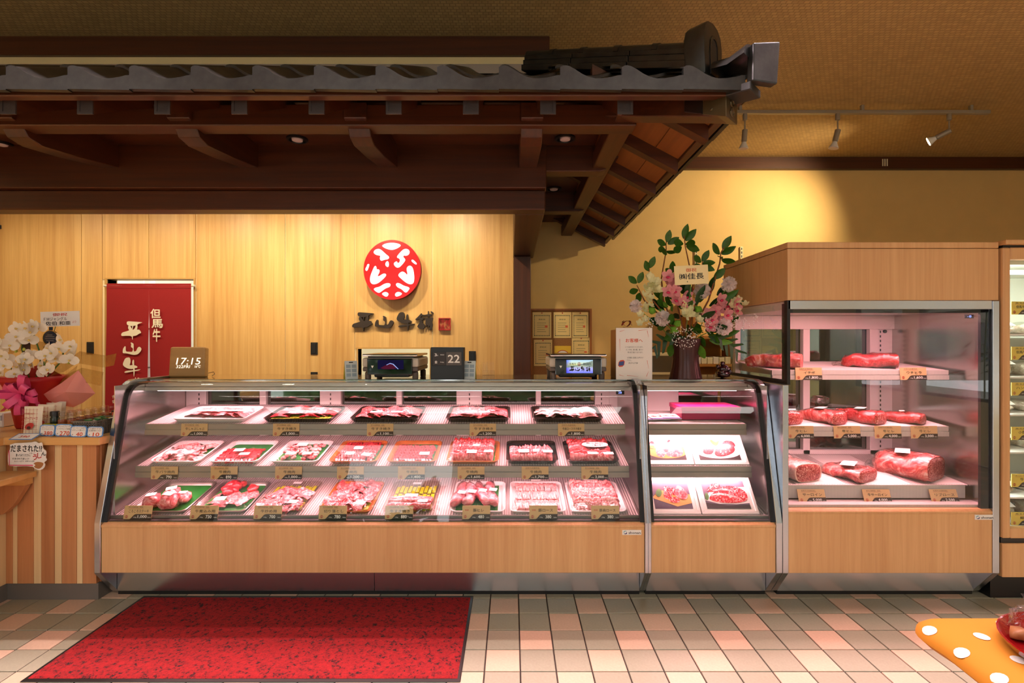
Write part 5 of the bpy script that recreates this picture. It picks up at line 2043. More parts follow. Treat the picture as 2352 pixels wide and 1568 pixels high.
wl = thing('wall_lettering', 'four raised dark brush characters mounted under the round red sign', 'sign', T(pX(905, YS), YS, pZ(760, YS)))
for k in ('hei', 'yama', 'gyu', 'ho'):
    poly_mesh([smooth_poly(p, 1) for p in SIGN[k]], .028, sgn).build('character', m_sign_k, wl, T(0, YS, 0))
sq = thing('seal_plaque', 'small square red seal plaque beside the dark brush characters', 'sign', T(pX(1021, YS), YS, pZ(758, YS)))
m_seal = mat('seal_red', C(170, 22, 26), .45)
x0, x1, z0, z1 = pX(1007.3, YS), pX(1034.5, YS), pZ(758.3, YS), pZ(730, YS)
b = B()
for (a, b2, c, d) in ((x0, x1, z0, z0 + .007), (x0, x1, z1 - .007, z1), (x0, x0 + .007, z0 + .007, z1 - .007), (x1 - .007, x1, z0 + .007, z1 - .007)):
    b.box(a, b2, YS, YS + .028, c, d)
b.build('border', m_seal, sq)
boxo('back_plate', x0 + .006, x1 - .006, YS + .018, YS + .0285, z0 + .006, z1 - .006, mat('seal_ground', C(214, 150, 96), .5), sq)
hw_, hh = (x1 - x0) / 4, (z1 - z0) / 4
for ch, u, v in (('市', -1, 1), ('養', 1, 1), ('場', -1, -1), ('父', 1, -1)):
    text(ch, hw_ * 1.75, hh * 1.75, m_seal, sq, T((x0 + x1) / 2 + u * hw_ * .9, YS + .012, (z0 + z1) / 2 + v * hh * .9), bold=0, name='character', thick=.006)

LOGO = [[(400, 180), (440, 160), (500, 153), (560, 162), (587, 180), (560, 203), (520, 220), (490, 224), (450, 215), (415, 198)],
        [(322, 240), (340, 218), (372, 211), (398, 222), (440, 262), (470, 285), (472, 300), (455, 314), (430, 315), (400, 328), (385, 318), (382, 295), (390, 280), (372, 275), (352, 272), (328, 258)],
        [(437, 345), (447, 330), (460, 328), (470, 350), (467, 380), (455, 387), (440, 375), (433, 360)],
        [(545, 280), (600, 218), (632, 210), (660, 222), (667, 248), (655, 270), (632, 280), (608, 275), (604, 290), (625, 310), (622, 330), (575, 385), (550, 393), (530, 383), (513, 358), (520, 340), (545, 328), (550, 345), (565, 345), (575, 320), (565, 303), (545, 297)],
        [(680, 322), (690, 313), (705, 320), (733, 348), (732, 360), (722, 362), (688, 338)],
        [(262, 362), (275, 353), (285, 360), (280, 380), (268, 415), (258, 424), (245, 415), (247, 395), (258, 380)],
        [(330, 378), (342, 372), (352, 385), (353, 408), (370, 405), (382, 415), (378, 440), (360, 470), (375, 472), (410, 448), (435, 445), (446, 460), (430, 485), (380, 530), (350, 545), (320, 550), (298, 538), (288, 510), (292, 470), (312, 420)],
        [(555, 460), (575, 435), (600, 425), (625, 440), (640, 460), (645, 445), (635, 410), (640, 385), (660, 370), (682, 375), (698, 400), (706, 440), (710, 490), (705, 530), (690, 547), (660, 548), (625, 530), (590, 500), (565, 478)],
        [(325, 590), (345, 578), (380, 572), (420, 545), (455, 535), (480, 540), (486, 555), (475, 575), (440, 585), (400, 615), (375, 632), (350, 620), (328, 602)],
        [(533, 550), (545, 533), (575, 540), (610, 562), (650, 572), (667, 585), (655, 605), (635, 628), (615, 622), (590, 595), (555, 580), (540, 565)],
        [(400, 640), (415, 625), (440, 619), (462, 630), (467, 645), (455, 662), (440, 667), (418, 655)],
        [(525, 650), (530, 632), (550, 619), (575, 622), (595, 635), (585, 650), (555, 663), (535, 665)]]
YL = YW - .085


def lg(p):
    return (pX(780 + p[0] / 4.127, YL), pZ(520 + p[1] / 4.127, YL))


lc = lg((498, 411))
rx_ = 270 / 4.127 / F * YL
rz_ = 283 / 4.127 / F * YL
rs = thing('round_sign', 'round backlit red sign with white emblem on the timber wall', 'sign', T(lc[0], YL, lc[1]))
m_red_lit = mat('lit_red_acrylic', C(200, 16, 22), .3, emit=C(226, 14, 20), es=.6)
m_white_lit = emis('lit_white_acrylic', (1, .97, .95, 1), 1.6)
m_rim = mat('sign_rim', C(160, 20, 24), .35)
disc = [(lc[0] + rx_ * math.cos(2 * PI * k / 72), lc[1] + rz_ * math.sin(2 * PI * k / 72)) for k in range(72)]
b = B()
b.prism([(lc[0] + (p[0] - lc[0]) * .985, lc[1] + (p[1] - lc[1]) * .985) for p in disc], 'y', YL + .004, YW - .001)
b.build('light_box', m_rim, rs)
b = B()
b.prism(disc, 'y', YL - .004, YL + .004)
b.build('face', m_red_lit, rs)
for p in LOGO:
    poly_mesh([smooth_poly(p, 2)], .001, lg, flat=True).build('emblem_shape', m_white_lit, rs, T(0, YL - .005, 0), fixn=False)

# ---- noren in the doorway ----------------------------------------------------
YN = YW - .03
m_noren = mat('red_curtain_cloth', C(140, 4, 10), .8, bump=.15, bscale=600)
m_noren_w = mat('undyed_lettering', C(226, 214, 188), .8)
nr = thing('noren_curtain', 'red split door curtain with pale brush characters', 'curtain', T(pX(343, YN), YN, .6))
nx0, nx1, nxm = pX(246, YN), pX(440, YN), pX(343, YN)
nzt, nzs, nzb = pZ(651, YN), pZ(722, YN), .62
b = B()
b.tube([(nx0 - .03, YN + .004, nzt - .02), (nx1 + .03, YN + .004, nzt - .02)], .010, 8)
b.build('rod', mat('curtain_rod', C(206, 196, 176), .5), nr)
for side, (xa, xb) in enumerate(((nx0, nxm), (nxm, nx1))):
    b = B()

    def fn(u, v, side=side, xa=xa, xb=xb):
        z = nzt + (nzb - nzt) * v
        x = xa + (xb - xa) * u
        if z < nzs:
            gap = .028 * min(1, (nzs - z) / 1.0)
            k = u if side == 0 else 1 - u
            x += (-gap if side == 0 else gap * .6) * k
            if side == 0:
                x -= .02 * min(1, (nzs - z)) * (1 - u)
        y = YN - .006 + .010 * math.sin(u * 7 + side * 2 + v * .6) * v
        return Vector((x, y, z))
    b.grid(fn, 14, 16)
    b.build('cloth_panel', m_noren, nr, smooth=True, fixn=False)
boxo('hem', nx0, nx1, YN - .0075, YN - .0055, nzt - .045, nzt - .042, mat('hem_stitch', C(120, 6, 10), .8), nr)  # slightly darker red line along the curtain hem


def noren_char(key, box):
    pts = [p for poly in SIGN[key] for p in poly]
    ax0, ax1 = min(p[0] for p in pts), max(p[0] for p in pts)
    ay0, ay1 = min(p[1] for p in pts), max(p[1] for p in pts)

    def cv(p):
        cx = box[0] + (p[0] - ax0) / (ax1 - ax0) * (box[2] - box[0])
        cy = box[1] + (p[1] - ay0) / (ay1 - ay0) * (box[3] - box[1])
        return (pX(230 + cx / 6.535, YN), pZ(690 + cy / 6.535, YN))
    poly_mesh([smooth_poly(q, 1) for q in SIGN[key]], .0015, cv).build('character', m_noren_w, nr, T(0, YN - .0215, 0))


noren_char('hei', (345, 312, 655, 588))
noren_char('yama', (365, 628, 645, 815))
noren_char('gyu', (368, 850, 630, 1138))
noren_char('ho', (368, 1150, 630, 1420))
for ch, (a, b2, c, d) in (('但', (783, 130, 930, 262)), ('馬', (800, 282, 962, 410)), ('牛', (815, 428, 928, 615))):
    Mx = T(pX(230 + (a + c) / 2 / 6.535, YN), YN - .0215, pZ(690 + (b2 + d) / 2 / 6.535, YN))
    text(ch, (c - a) / 6.535 / F * YN, (d - b2) / 6.535 / F * YN, m_noren_w, nr, Mx, bold=.045, name='character')
for ch, u, v in (('市', -1, 1), ('養', 1, 1), ('場', -1, -1), ('父', 1, -1)):
    text(ch, .034, .034, m_noren_w, nr, T(pX(272, YN) + u * .022, YN - .0215, pZ(916, YN) + v * .022) @ RY(-.25), bold=.01, name='seal_character')
# a white appliance glimpsed behind the curtain split
wb = thing('kitchen_pipe', 'pale upright pipe glimpsed through the curtain split', 'pipe', T(pX(343, 5.0), 5.0, 0))
B().tube([(pX(343, 5.0), 5.0, 0), (pX(343, 5.0), 5.0, 2.2)], .05, 14).build('pipe_run', MT['white'], wb, smooth=True)
for zz in (.95, 1.12, 1.5):
    B().lathe([(.053, -.006), (.055, 0), (.053, .006)], 14, T(pX(343, 5.0), 5.0, zz)).build('collar', mat('pipe_collar', C(120, 116, 108), .5), wb)

# ---- switch plates on the panel wall ------------------------------------------
m_sw = mat('black_switch_plate', C(26, 22, 20), .4)
for (xx, y0, y1, w_, lab) in ((208, 785, 812, 16, 'black switch plate between the orchid and the red curtain'),
                              (722, 786, 814, 16, 'black switch plate left of the dark wall characters'),
                              (722, 854, 866, 16, 'low black socket plate just above the meat case'),
                              (1085, 806, 832, 16, 'black switch plate right of the flip calendar'),
                              (1, 517, 526, 6, 'tiny black fitting high on the panel wall at the left edge')):
    s_ = thing('switch_plate', lab, 'switch', T(pX(xx, YW), YW, pZ(y1, YW)), 'black switch plates on the panel wall')
    a, b2 = pX(xx - w_ / 2, YW), pX(xx + w_ / 2, YW)
    boxo('plate', a, b2, YW - .008, YW, pZ(y1, YW), pZ(y0, YW), m_sw, s_, .002)
    if y1 - y0 > 10:
        boxo('rocker', a + .014, b2 - .014, YW - .012, YW - .008, pZ(y1, YW) + .012, pZ(y0, YW) - .012, MT['black'], s_, .002)

# ================================================================== things on the counter
ZK = CZ + .0005
# wooden LED clock
m_ash = wood('ash_clock_case', C(170, 124, 66), C(206, 160, 96), 'x', 30, .45)
m_led = emis('warm_led', (1, .92, .72, 1), 1.6)
Mc = T(pX(428, 3.16), 3.16, ZK) @ RZ(.06)
ck = thing('desk_clock', 'wooden block clock with white glowing digits on the meat case', 'clock', Mc)
b = B()
cw, chh = .222, .19
b.prism([(x_, z_) for x_, z_ in ((-cw / 2, .0), (cw / 2, .0), (cw / 2 - .004, chh), (-cw / 2 + .004, chh))], 'y', 0, .05)
b.build('case', m_ash, ck, Mc @ RX(-.07), bevel=.012, seg=3)
Mf = Mc @ RX(-.07) @ T(0, -.001, 0)
text('17:15', .145, .042, m_led, ck, Mf @ T(.01, 0, .10), name='digits', italic=.15)
text('322FRI', .082, .018, m_led, ck, Mf @ T(-.022, 0, .066), name='digits', italic=.15)
text('16℃', .034, .016, m_led, ck, Mf @ T(.066, 0, .067), name='digits', italic=.15)
B().tube([Mc @ Vector(p) for p in ((.10, .05, .02), (.135, .06, .03), (.14, .06, .015), (.12, .07, .004))], .0018, 6).build('cable', MT['black'], ck)


# retail scales
m_sc_b = mat('scale_body_grey', C(196, 186, 172), .4)
m_sc_l = mat('scale_lower_grey', C(96, 84, 78), .45)
m_gloss = mat('black_gloss', C(10, 10, 12), .06, coat=.5)


def retail_scale(xc, w, Y, label, screen):
    M = T(xc, Y, ZK)
    s_ = thing('retail_scale', label, 'scale', M, 'weighing scales on the meat case')
    d = .36
    boxo('body', -w / 2, w / 2, .012, d, .072, .128, m_sc_b, s_, .012, M, 2)
    boxo('lower_body', -w / 2 + .002, w / 2 - .002, .012, d, .048, .074, m_sc_l, s_, .008, M, 2)
    boxo('underside', -w / 2 + .06, w / 2 - .06, .05, d - .03, .012, .05, MT['black'], s_, .006, M)
    boxo('platter', -w / 2 + .004, w / 2 - .004, -.002, d + .004, .137, .150, MT['chrome'], s_, .005, M, 2)
    boxo('platter_support', -w / 2 + .03, w / 2 - .03, .03, d - .03, .127, .138, MT['black'], s_, 0, M)
    for sx in (-1, 1):
        for yy in (.05, d - .05):
            B().lathe([(.016, 0), (.018, .004), (.018, .04), (.008, .05)], 14, M @ T(sx * (w / 2 - .025), yy, 0)).build('foot', m_sc_l, s_, smooth=40)
    fw = w * .40
    fp = boxo('display_panel', -fw, fw, -.003, .014, .030, .124, m_gloss, s_, .004, M, 2)
    tri = [(-fw + .024, .083), (-fw + .040, .083), (-fw + .032, .068)]
    poly_mesh([tri], .001, flat=True).build('brand_mark', MT['white_ink'], fp, M @ T(0, -.0036, 0), fixn=False)
    x0_, x1_, z0_, z1_ = -fw * .52, fw * .62, .040, .116
    if screen == 1:
        m_, nt_, bs_ = nodes('lit_screen_scenery')
        nt_.nodes.clear()
        out = N(nt_, 'ShaderNodeOutputMaterial')
        em = N(nt_, 'ShaderNodeEmission')
        v_ = coords(nt_, (1, 1, 1), 'Generated')
        sep = N(nt_, 'ShaderNodeSeparateXYZ')
        nt_.links.new(v_, sep.inputs[0])
        c1_ = ramp(nt_, sep.outputs['Z'], [(0, C(120, 130, 255)), (.35, C(190, 185, 235)), (.5, C(170, 180, 170)), (.62, C(225, 225, 150)), (1, C(190, 230, 255))])
        c2_ = ramp(nt_, sep.outputs['X'], [(0, C(60, 50, 255)), (.2, C(255, 255, 255)), (1, C(235, 240, 255))])
        mx_ = N(nt_, 'ShaderNodeMixRGB', blend_type='MULTIPLY')
        mx_.inputs[0].default_value = .75
        nt_.links.new(c1_, mx_.inputs[1])
        nt_.links.new(c2_, mx_.inputs[2])
        nt_.links.new(mx_.outputs[0], em.inputs[0])
        em.inputs[1].default_value = 1.15
        nt_.links.new(em.outputs[0], out.inputs[0])
        sr = boxo('screen', x0_, x1_, -.0042, -.0032, z0_, z1_, m_, fp, 0, M)
        hl = [(x0_ + .001, .082), (x0_ + .06, .086), (x0_ + .10, .096), (x0_ + .125, .104), (x1_ - .03, .102), (x1_ - .001, .112), (x1_ - .001, .078), (x0_ + .09, .084), (x0_ + .001, .072)]
        poly_mesh([hl], .001, flat=True).build('screen_hills', emis('screen_hills_grey', C(150, 165, 150), .9), sr, M @ T(0, -.0046, 0), fixn=False)

        def cv(p):
            return (x0_ + .016 + (p[0] - 80) / 1770 * (x1_ - x0_ - .03), .064 - (p[1] - 350) / 1770 * (x1_ - x0_ - .03) * 1.15)
        poly_mesh([smooth_poly(q, 1) for k_ in ('hei', 'yama', 'gyu', 'ho') for q in SIGN[k_]], .0003, cv).build('screen_lettering', MT['ink'], sr, M @ T(0, -.0052, 0))
        text('但馬牛', (x1_ - x0_) * .26, .013, MT['ink'], sr, M @ T(x0_ + (x1_ - x0_) * .24, -.0052, .0925), .02)
        text('黒毛和牛', (x1_ - x0_) * .3, .013, MT['ink'], sr, M @ T(x0_ + (x1_ - x0_) * .78, -.0052, .0925), .02)
        mobj('screen_seal', SEAL, None, sr, M @ T(x0_ + (x1_ - x0_) * .48, -.0052, .0925) @ SM(1.3, 1, 1.3))
    else:
        m_, nt_, bs_ = nodes('idle_screen_mountain')
        sr = boxo('screen', x0_, x1_, -.0042, -.0032, z0_ + .022, z1_, emis('idle_screen_blue', C(36, 30, 74), .5), fp, 0, M)
        mt_ = [(x0_ + .004, .063), (x0_ + .05, .088), (x0_ + .072, .097), (x0_ + .09, .092), (x0_ + .12, .063)]
        poly_mesh([smooth_poly(mt_, 1)], .001, flat=True).build('screen_mountain', emis('screen_maroon', C(96, 30, 54), .7), sr, M @ T(0, -.0046, 0), fixn=False)
        rim_ = [(x0_ + .05, .088), (x0_ + .072, .0985), (x0_ + .092, .093), (x0_ + .122, .063), (x0_ + .117, .063), (x0_ + .088, .090), (x0_ + .071, .0945), (x0_ + .052, .086)]
        poly_mesh([rim_], .001, flat=True).build('screen_snow_line', emis('screen_ice', C(170, 190, 255), 1.0), sr, M @ T(0, -.0049, 0), fixn=False)
        bpy.data.materials.remove(m_)
    return s_


retail_scale((pX(830, 2.94) + pX(960, 2.94)) / 2, pX(960, 2.94) - pX(830, 2.94), 2.94, 'grey retail scale with a dark mountain screen, left of the flip calendar', 0)
retail_scale((pX(1262, 2.94) + pX(1395, 2.94)) / 2, pX(1395, 2.94) - pX(1262, 2.94), 2.94, 'grey retail scale with a bright shop screen, left of the customer notice', 1)

# flip calendar
Mk = T((pX(988, 2.95) + pX(1065, 2.95)) / 2, 2.95, ZK)
fcw, fch = pX(1065, 2.95) - pX(988, 2.95), .190
fc = thing('flip_calendar', 'square black flip calendar showing 22 on the counter', 'calendar', Mk)
b = B()
b.box(-fcw / 2, fcw / 2, .006, .10, 0, fch)
b.build('case', MT['black'], fc, Mk, bevel=.005, seg=2)
fr = B()
fz0, fz1 = fch * .43, fch * .86
for (a, b2, c, d) in ((-fcw / 2 + .003, fcw / 2 - .003, .003, fz0), (-fcw / 2 + .003, fcw / 2 - .003, fz1, fch - .003), (-fcw / 2 + .003, -fcw / 2 + .012, fz0, fz1), (fcw / 2 - .012, fcw / 2 - .003, fz0, fz1)):
    fr.box(a, b2, 0, .007, c, d)
fr.build('front', MT['black'], fc, Mk, bevel=.001)
m_fl1 = mat('flap_dark', C(44, 32, 28), .4)
m_fl2 = mat('flap_grey', C(84, 76, 72), .4)
boxo('flap', -fcw / 2 + .013, -.008, .004, .0065, fz0 + .002, fz1 - .004, m_fl1, fc, 0, Mk)
boxo('flap', -.004, fcw / 2 - .013, .003, .0065, fz0 + .002, fz1 - .002, m_fl2, fc, 0, Mk)
text('22', .068, .045, MT['white_ink'], fc, Mk @ T(.040, .002, (fz0 + fz1) / 2), .03, name='numeral')
text('3', .012, .016, MT['white_ink'], fc, Mk @ T(-.066, .003, fz1 - .018), .03, name='numeral')
text('月', .007, .007, MT['white_ink'], fc, Mk @ T(-.056, .003, fz1 - .022), name='numeral')
text('MARCH', .022, .006, MT['white_ink'], fc, Mk @ T(-.028, .003, fz1 - .018), .02, name='lettering')
text('金', .016, .016, MT['white_ink'], fc, Mk @ T(-.064, .003, fz0 + .022), .03, name='lettering')
text('Friday', .022, .008, MT['white_ink'], fc, Mk @ T(-.028, .003, fz0 + .020), .02, name='lettering')

# two small tent calendars
for (xx, rz_c, lab) in ((808, .55, 'small yellow tent calendar left of the left-hand scale'), (1077, -.08, 'small pale tent calendar tucked against the flip calendar')):
    Mt = T(pX(xx, 2.99), 2.99, ZK) @ RZ(rz_c)
    tc_ = thing('tent_calendar', lab, 'calendar', Mt, 'small tent calendars on the counter')
    hw2 = .037
    b = B()
    b.prism([(0, 0), (.022, .108), (.0235, .108), (.002, 0)], 'x', -hw2, hw2)
    b.build('front_leaf', mat('calendar_leaf', C(206, 216, 214), .6), tc_, Mt)
    b = B()
    b.prism([(.047, 0), (.0235, .108), (.0245, .108), (.049, 0)], 'x', -hw2, hw2)
    b.build('back_leaf', mat('calendar_back', C(214, 196, 70), .6), tc_, Mt)
    Mt2 = Mt @ RX(-.2)
    for r_ in range(3):
        for c_ in range(2):
            boxo('month_block', -hw2 + .008 + c_ * .032, -hw2 + .034 + c_ * .032, -.0008, 0, .016 + r_ * .026, .036 + r_ * .026, mat('calendar_grid', C(150, 170, 180), .6), tc_, 0, Mt2)
    boxo('title_bar', -.012, .012, -.0008, 0, .098, .104, MT['ink'], tc_, 0, Mt2)

# clear plastic spoons bundled behind the calendar
cp = thing('spoon_bundle', 'bundle of clear plastic spoons standing behind the flip calendar', 'cutlery', T(pX(1120, 3.36), 3.36, ZK))
boxo('holder', pX(1108, 3.36), pX(1136, 3.36), 3.33, 3.40, ZK, ZK + .03, MT['acrylic'], cp, .002)
for k in range(12):
    xx = pX(1088 + k * 4.2, 3.36)
    tl = -.45 + k * .05 if k < 5 else rnd.uniform(-.06, .06)
    B().box(-.004, .004, -.0015, .0015, 0, .085 if k > 4 else .075).build('spoon', MT['acrylic'], cp, T(xx + (.05 if k < 5 else 0), 3.345 + .005 * (k % 4), ZK + .001) @ RY(tl))

# notice in an acrylic stand
Yn = 2.925
nx0_, nx1_ = pX(1415, Yn), pX(1498, Yn)
Mn = T((nx0_ + nx1_) / 2, Yn, ZK)
nt_o = thing('notice_stand', 'white customer notice with orange heading in a clear stand', 'notice', Mn)
nw, nh = nx1_ - nx0_, .302
boxo('acrylic_sleeve', -nw / 2 - .004, nw / 2 + .004, -.003, .006, 0, nh + .004, MT['acrylic'], nt_o, 0, Mn)
boxo('acrylic_foot', -nw / 2 - .004, nw / 2 + .004, .006, .04, 0, .003, MT['acrylic'], nt_o, 0, Mn)
ns = boxo('sheet', -nw / 2, nw / 2, .000, .0015, .003, nh, MT['paper'], nt_o, 0, Mn)


def npos(u, v):
    return Mn @ T((u - .5) * nw, -.0006, (1 - v) * nh)


text('お客様へ', nw * .47, .022, MT['orange_ink'], ns, npos(.5, .24), .03)
for k, (s_, u, wd) in enumerate((('いつもありがとうございます。', .5, .49), ('ミンチ肉、豚小間、豚カツ', .51, .47), ('等も取り揃えております。', .53, .42), ('お気軽に店員にお声かけ', .53, .44), ('下さい。', .36, .13), ('(有)平山牛舗', .47, .26))):
    text(s_, nw * wd, .0095, MT['ink'], ns, npos(u, (.365, .418, .468, .57, .62, .675)[k]))
for k, (u0, v0, u1, v1) in enumerate(((.1, .07, .24, .04), (.62, .05, .88, .03), (.86, .05, .9, .18), (.1, .21, .11, .44), (.86, .62, .9, .78), (.09, .9, .22, .925), (.3, .91, .62, .93), (.84, .93, .9, .83))):
    a = ((u0 - .5) * nw, (1 - v0) * nh)
    c = ((u1 - .5) * nw, (1 - v1) * nh)
    d = Vector((c[0] - a[0], c[1] - a[1])).normalized()
    n_ = Vector((-d.y, d.x)) * .0012
    poly_mesh([[(a[0] - n_.x, a[1] - n_.y), (c[0] - n_.x * .3, c[1] - n_.y * .3), (c[0] + n_.x * .3, c[1] + n_.y * .3), (a[0] + n_.x, a[1] + n_.y)]], .001, flat=True).build('pen_flourish', MT['orange_ink'], ns, Mn @ T(0, -.0006, 0), fixn=False)
dg = [(-nw / 2 + .010, .075), (-nw / 2 + .046, .079), (-nw / 2 + .052, .118), (-nw / 2 + .016, .114)]
poly_mesh([smooth_poly(dg, 1)], .001, flat=True).build('drawing', MT['orange_ink'], ns, Mn @ T(0, -.0006, 0), fixn=False)
dg2 = [(-nw / 2 + .014, .083), (-nw / 2 + .044, .086), (-nw / 2 + .047, .110), (-nw / 2 + .018, .106)]
poly_mesh([dg2], .001, flat=True).build('drawing_fill', MT['blue_ink'], ns, Mn @ T(0, -.0012, 0), fixn=False)

# timber gift box with a red ribbon behind the notice
wx = thing('ribboned_box', 'brown wooden presentation box tied with dark red ribbon behind the notice', 'box', T(.72, 3.05, ZK))
m_wbx = wood('presentation_box_timber', C(150, 96, 44), C(190, 132, 70), 'z', 30, .35)
m_rib_r = mat('dark_red_ribbon', C(128, 10, 26), .35)
boxo('box_body', .625, .80, 2.97, 3.20, ZK, ZK + .296, m_wbx, wx, .003)
boxo('ribbon_band', .6235, .8015, 2.985, 3.01, ZK + .001, ZK + .298, m_rib_r, wx)
for (c_, rz_b, sx_) in (((.66, 3.0), .3, 1), ((.70, 3.0), -.5, -1)):
    b = B()
    rings = []
    for i in range(11):
        a = -PI * .9 + 2 * PI * .9 * i / 10
        x_ = .028 * (1 + math.cos(a)) * sx_ * 1.1
        z_ = .016 * math.sin(a) + .018
        rings.append([Vector((x_, -.011, z_)), Vector((x_, .011, z_))])
    b.loft(rings, False, False, False)
    b.build('bow_loop', m_rib_r, wx, T(c_[0], c_[1] - .01, ZK + .297) @ RZ(rz_b) @ RY(-.5 * sx_), smooth=True, fixn=False)

# glossy dark figurine
fg = thing('figurine', 'small glossy dark resin figurine at the right end of the counter', 'figurine', T(pX(1660, 3.12), 3.12, ZK))
m_resin = mat('dark_resin', C(46, 16, 22), .12, coat=.6)
Mg = T(pX(1660, 3.12), 3.12, ZK)
for nm, (x_, y_, z_, sx, sy, sz) in (('base_rock', (0, 0, .022, .052, .04, .026)), ('body', (.004, 0, .052, .034, .028, .03)), ('head', (-.004, -.004, .086, .016, .015, .016)), ('horn', (-.030, 0, .066, .014, .012, .016)), ('arm', (.026, -.014, .052, .018, .012, .012)), ('knee', (-.014, -.026, .036, .018, .014, .014)), ('tail', (.042, .0, .036, .014, .014, .018))):
    me = chunk_mesh(len(nm) * 3 + ord(nm[0]) % 7, sx, sy, sz)
    me.materials.append(m_resin)
    mobj(nm, me, None, fg, Mg @ T(x_, y_, z_ - sz * .8))

# ---- certificate board on the plaster wall -------------------------------------
cbx0, cbx1 = pX(1219, YB), pX(1356, YB)
cbz1, cbz0 = pZ(713, YB), pZ(905, YB)
cbo = thing('certificate_board', 'cork notice board with a brown frame on the plaster wall', 'notice board', T((cbx0 + cbx1) / 2, YB, cbz0))
m_cork = mat('cork', C(150, 104, 60), .9, var=.2, vscale=120)
m_oakf = wood('oak_frame', C(128, 72, 26), C(168, 104, 46), 'z', 30, .45)
boxo('cork_sheet', cbx0, cbx1, YB - .012, YB, cbz0, cbz1, m_cork, cbo)
fb = B()
for (a, b2, c, d) in ((cbx0 - .01, cbx1 + .01, cbz1, cbz1 + .016), (cbx0 - .01, cbx0 + .008, cbz0, cbz1), (cbx1 - .008, cbx1 + .01, cbz0, cbz1), (cbx0 - .01, cbx1 + .01, cbz0 - .016, cbz0)):
    fb.box(a, b2, YB - .022, YB, c, d)
fb.build('frame', m_oakf, cbo)
m_cert = mat('certificate_paper', C(236, 208, 140), .6)
m_cert_l = mat('certificate_border', C(96, 104, 84), .7)
m_stamp = mat('certificate_stamp', C(226, 110, 70), .6)
for (a, b2, c, d, lab) in ((1223, 1266, 717, 776, 'top left'), (1271, 1312, 717, 776, 'top middle'), (1314, 1351, 717, 776, 'top right'), (1226, 1268, 780, 840, 'lower left'), (1313, 1356, 775, 836, 'lower right')):
    x0, x1, z1, z0 = pX(a, YB), pX(b2, YB), pZ(c, YB), pZ(d, YB)
    ct = boxo('certificate', x0, x1, YB - .0150, YB - .0125, z0, z1, m_cert)
    tag(ct, 'cream certificate with a printed border, %s on the cork board' % lab, 'certificate', 'certificates on the cork board')
    w_, h_ = x1 - x0, z1 - z0
    bd = B()
    for k in range(10):
        u = x0 + w_ * .12 + w_ * .76 * k / 9
        for zz in (z0 + h_ * .09, z1 - h_ * .13):
            bd.box(u - .005, u + .005, YB - .0156, YB - .0151, zz - .004, zz + .004)
    for k in range(13):
        zz = z0 + h_ * .12 + h_ * .72 * k / 12
        for u in (x0 + w_ * .1, x1 - w_ * .1):
            bd.box(u - .003, u + .003, YB - .0156, YB - .0151, zz - .004, zz + .004)
    bd.build('printed_border', m_cert_l, ct)
    text('表彰状', w_ * .36, h_ * .05, MT['ink'], ct, T((x0 + x1) / 2, YB - .0156, z1 - h_ * .28))
    for k in range(5):
        boxo('text_line', x0 + w_ * .24, x0 + w_ * (.72 - .06 * (k % 2)), YB - .0155, YB - .0151, z1 - h_ * (.42 + k * .085), z1 - h_ * (.425 + k * .085) + .004, m_cert_l, ct)
    boxo('red_stamp', x1 - w_ * .34, x1 - w_ * .2, YB - .0156, YB - .0151, z0 + h_ * .40, z0 + h_ * .49, m_stamp, ct)
    B().lathe([(.006, 0), (.004, .006)], 8, T((x0 + x1) / 2, YB - .0155, z1 - .008) @ RX(PI / 2)).build('push_pin', MT['red_ink'], ct)
x0, x1, z1, z0 = pX(1273, YB), pX(1311, YB), pZ(794, YB), pZ(840, YB)
yc = boxo('award_card', x0, x1, YB - .0150, YB - .0125, z0, z1, mat('award_yellow', C(232, 190, 60), .6))
tag(yc, 'yellow card with a red ring pinned in the middle of the cork board', 'card')
xc_, zc_ = (x0 + x1) / 2, (z0 + z1) / 2 - .012
n = 28
rg = B()
rg.loft([[Vector((xc_ + r_ * math.cos(2 * PI * k / n), YB - .0156, zc_ + r_ * math.sin(2 * PI * k / n))) for k in range(n)] for r_ in (.060, .066)], False, False)
rg.build('red_ring', MT['red_ink'], yc, fixn=False)
rg = B()
rg.add([Vector((xc_ + .06 * math.cos(2 * PI * k / n), YB - .0154, zc_ + .06 * math.sin(2 * PI * k / n))) for k in range(n)], [tuple(range(n))])
rg.build('disc', MT['paper'], yc, fixn=False)
for kq in range(6):
    boxo('printed_mark', xc_ - .042 + kq * .0145, xc_ - .031 + kq * .0145, YB - .0162, YB - .0157, zc_ + .020, zc_ + .031, MT['red_ink'], yc)

# slotted shelf standards and a shelf on the plaster wall
m_std = mat('shelf_standard', C(206, 190, 150), .4, .4)
for (p, y0, lab) in ((1598, 565, 'left'), (1702, 567, 'right')):
    s_ = thing('shelf_standard', 'slotted metal shelf standard on the plaster wall, %s of the two behind the flowers' % lab, 'shelf standard', T(pX(p, YB), YB, .9), 'shelf standards on the plaster wall')
    boxo('channel', pX(p, YB) - .012, pX(p, YB) + .012, YB - .014, YB, .9, pZ(y0, YB), m_std, s_)
    sl = B()
    for k in range(34):
        zz = pZ(y0, YB) - .02 - k * .035
        sl.box(pX(p, YB) - .005, pX(p, YB) + .005, YB - .0146, YB - .0139, zz - .011, zz + .011)
    sl.build('slots', MT['ink'], s_)
m_shelf = wood('back_shelf_timber', C(176, 112, 50), C(210, 148, 78), 'x', 30, .45)
bu = thing('back_shelf_unit', 'open timber shelf unit against the plaster wall behind the flowers', 'shelf', T(pX(1640, 4.45), 4.45, .3))
ux0, ux1 = pX(1597, 4.4), pX(1690, 4.4)
for zz in (.9, 1.155, 1.40):
    boxo('shelf_board', ux0, ux1, 4.40, YB - .016, zz, zz + .022, m_shelf, bu)
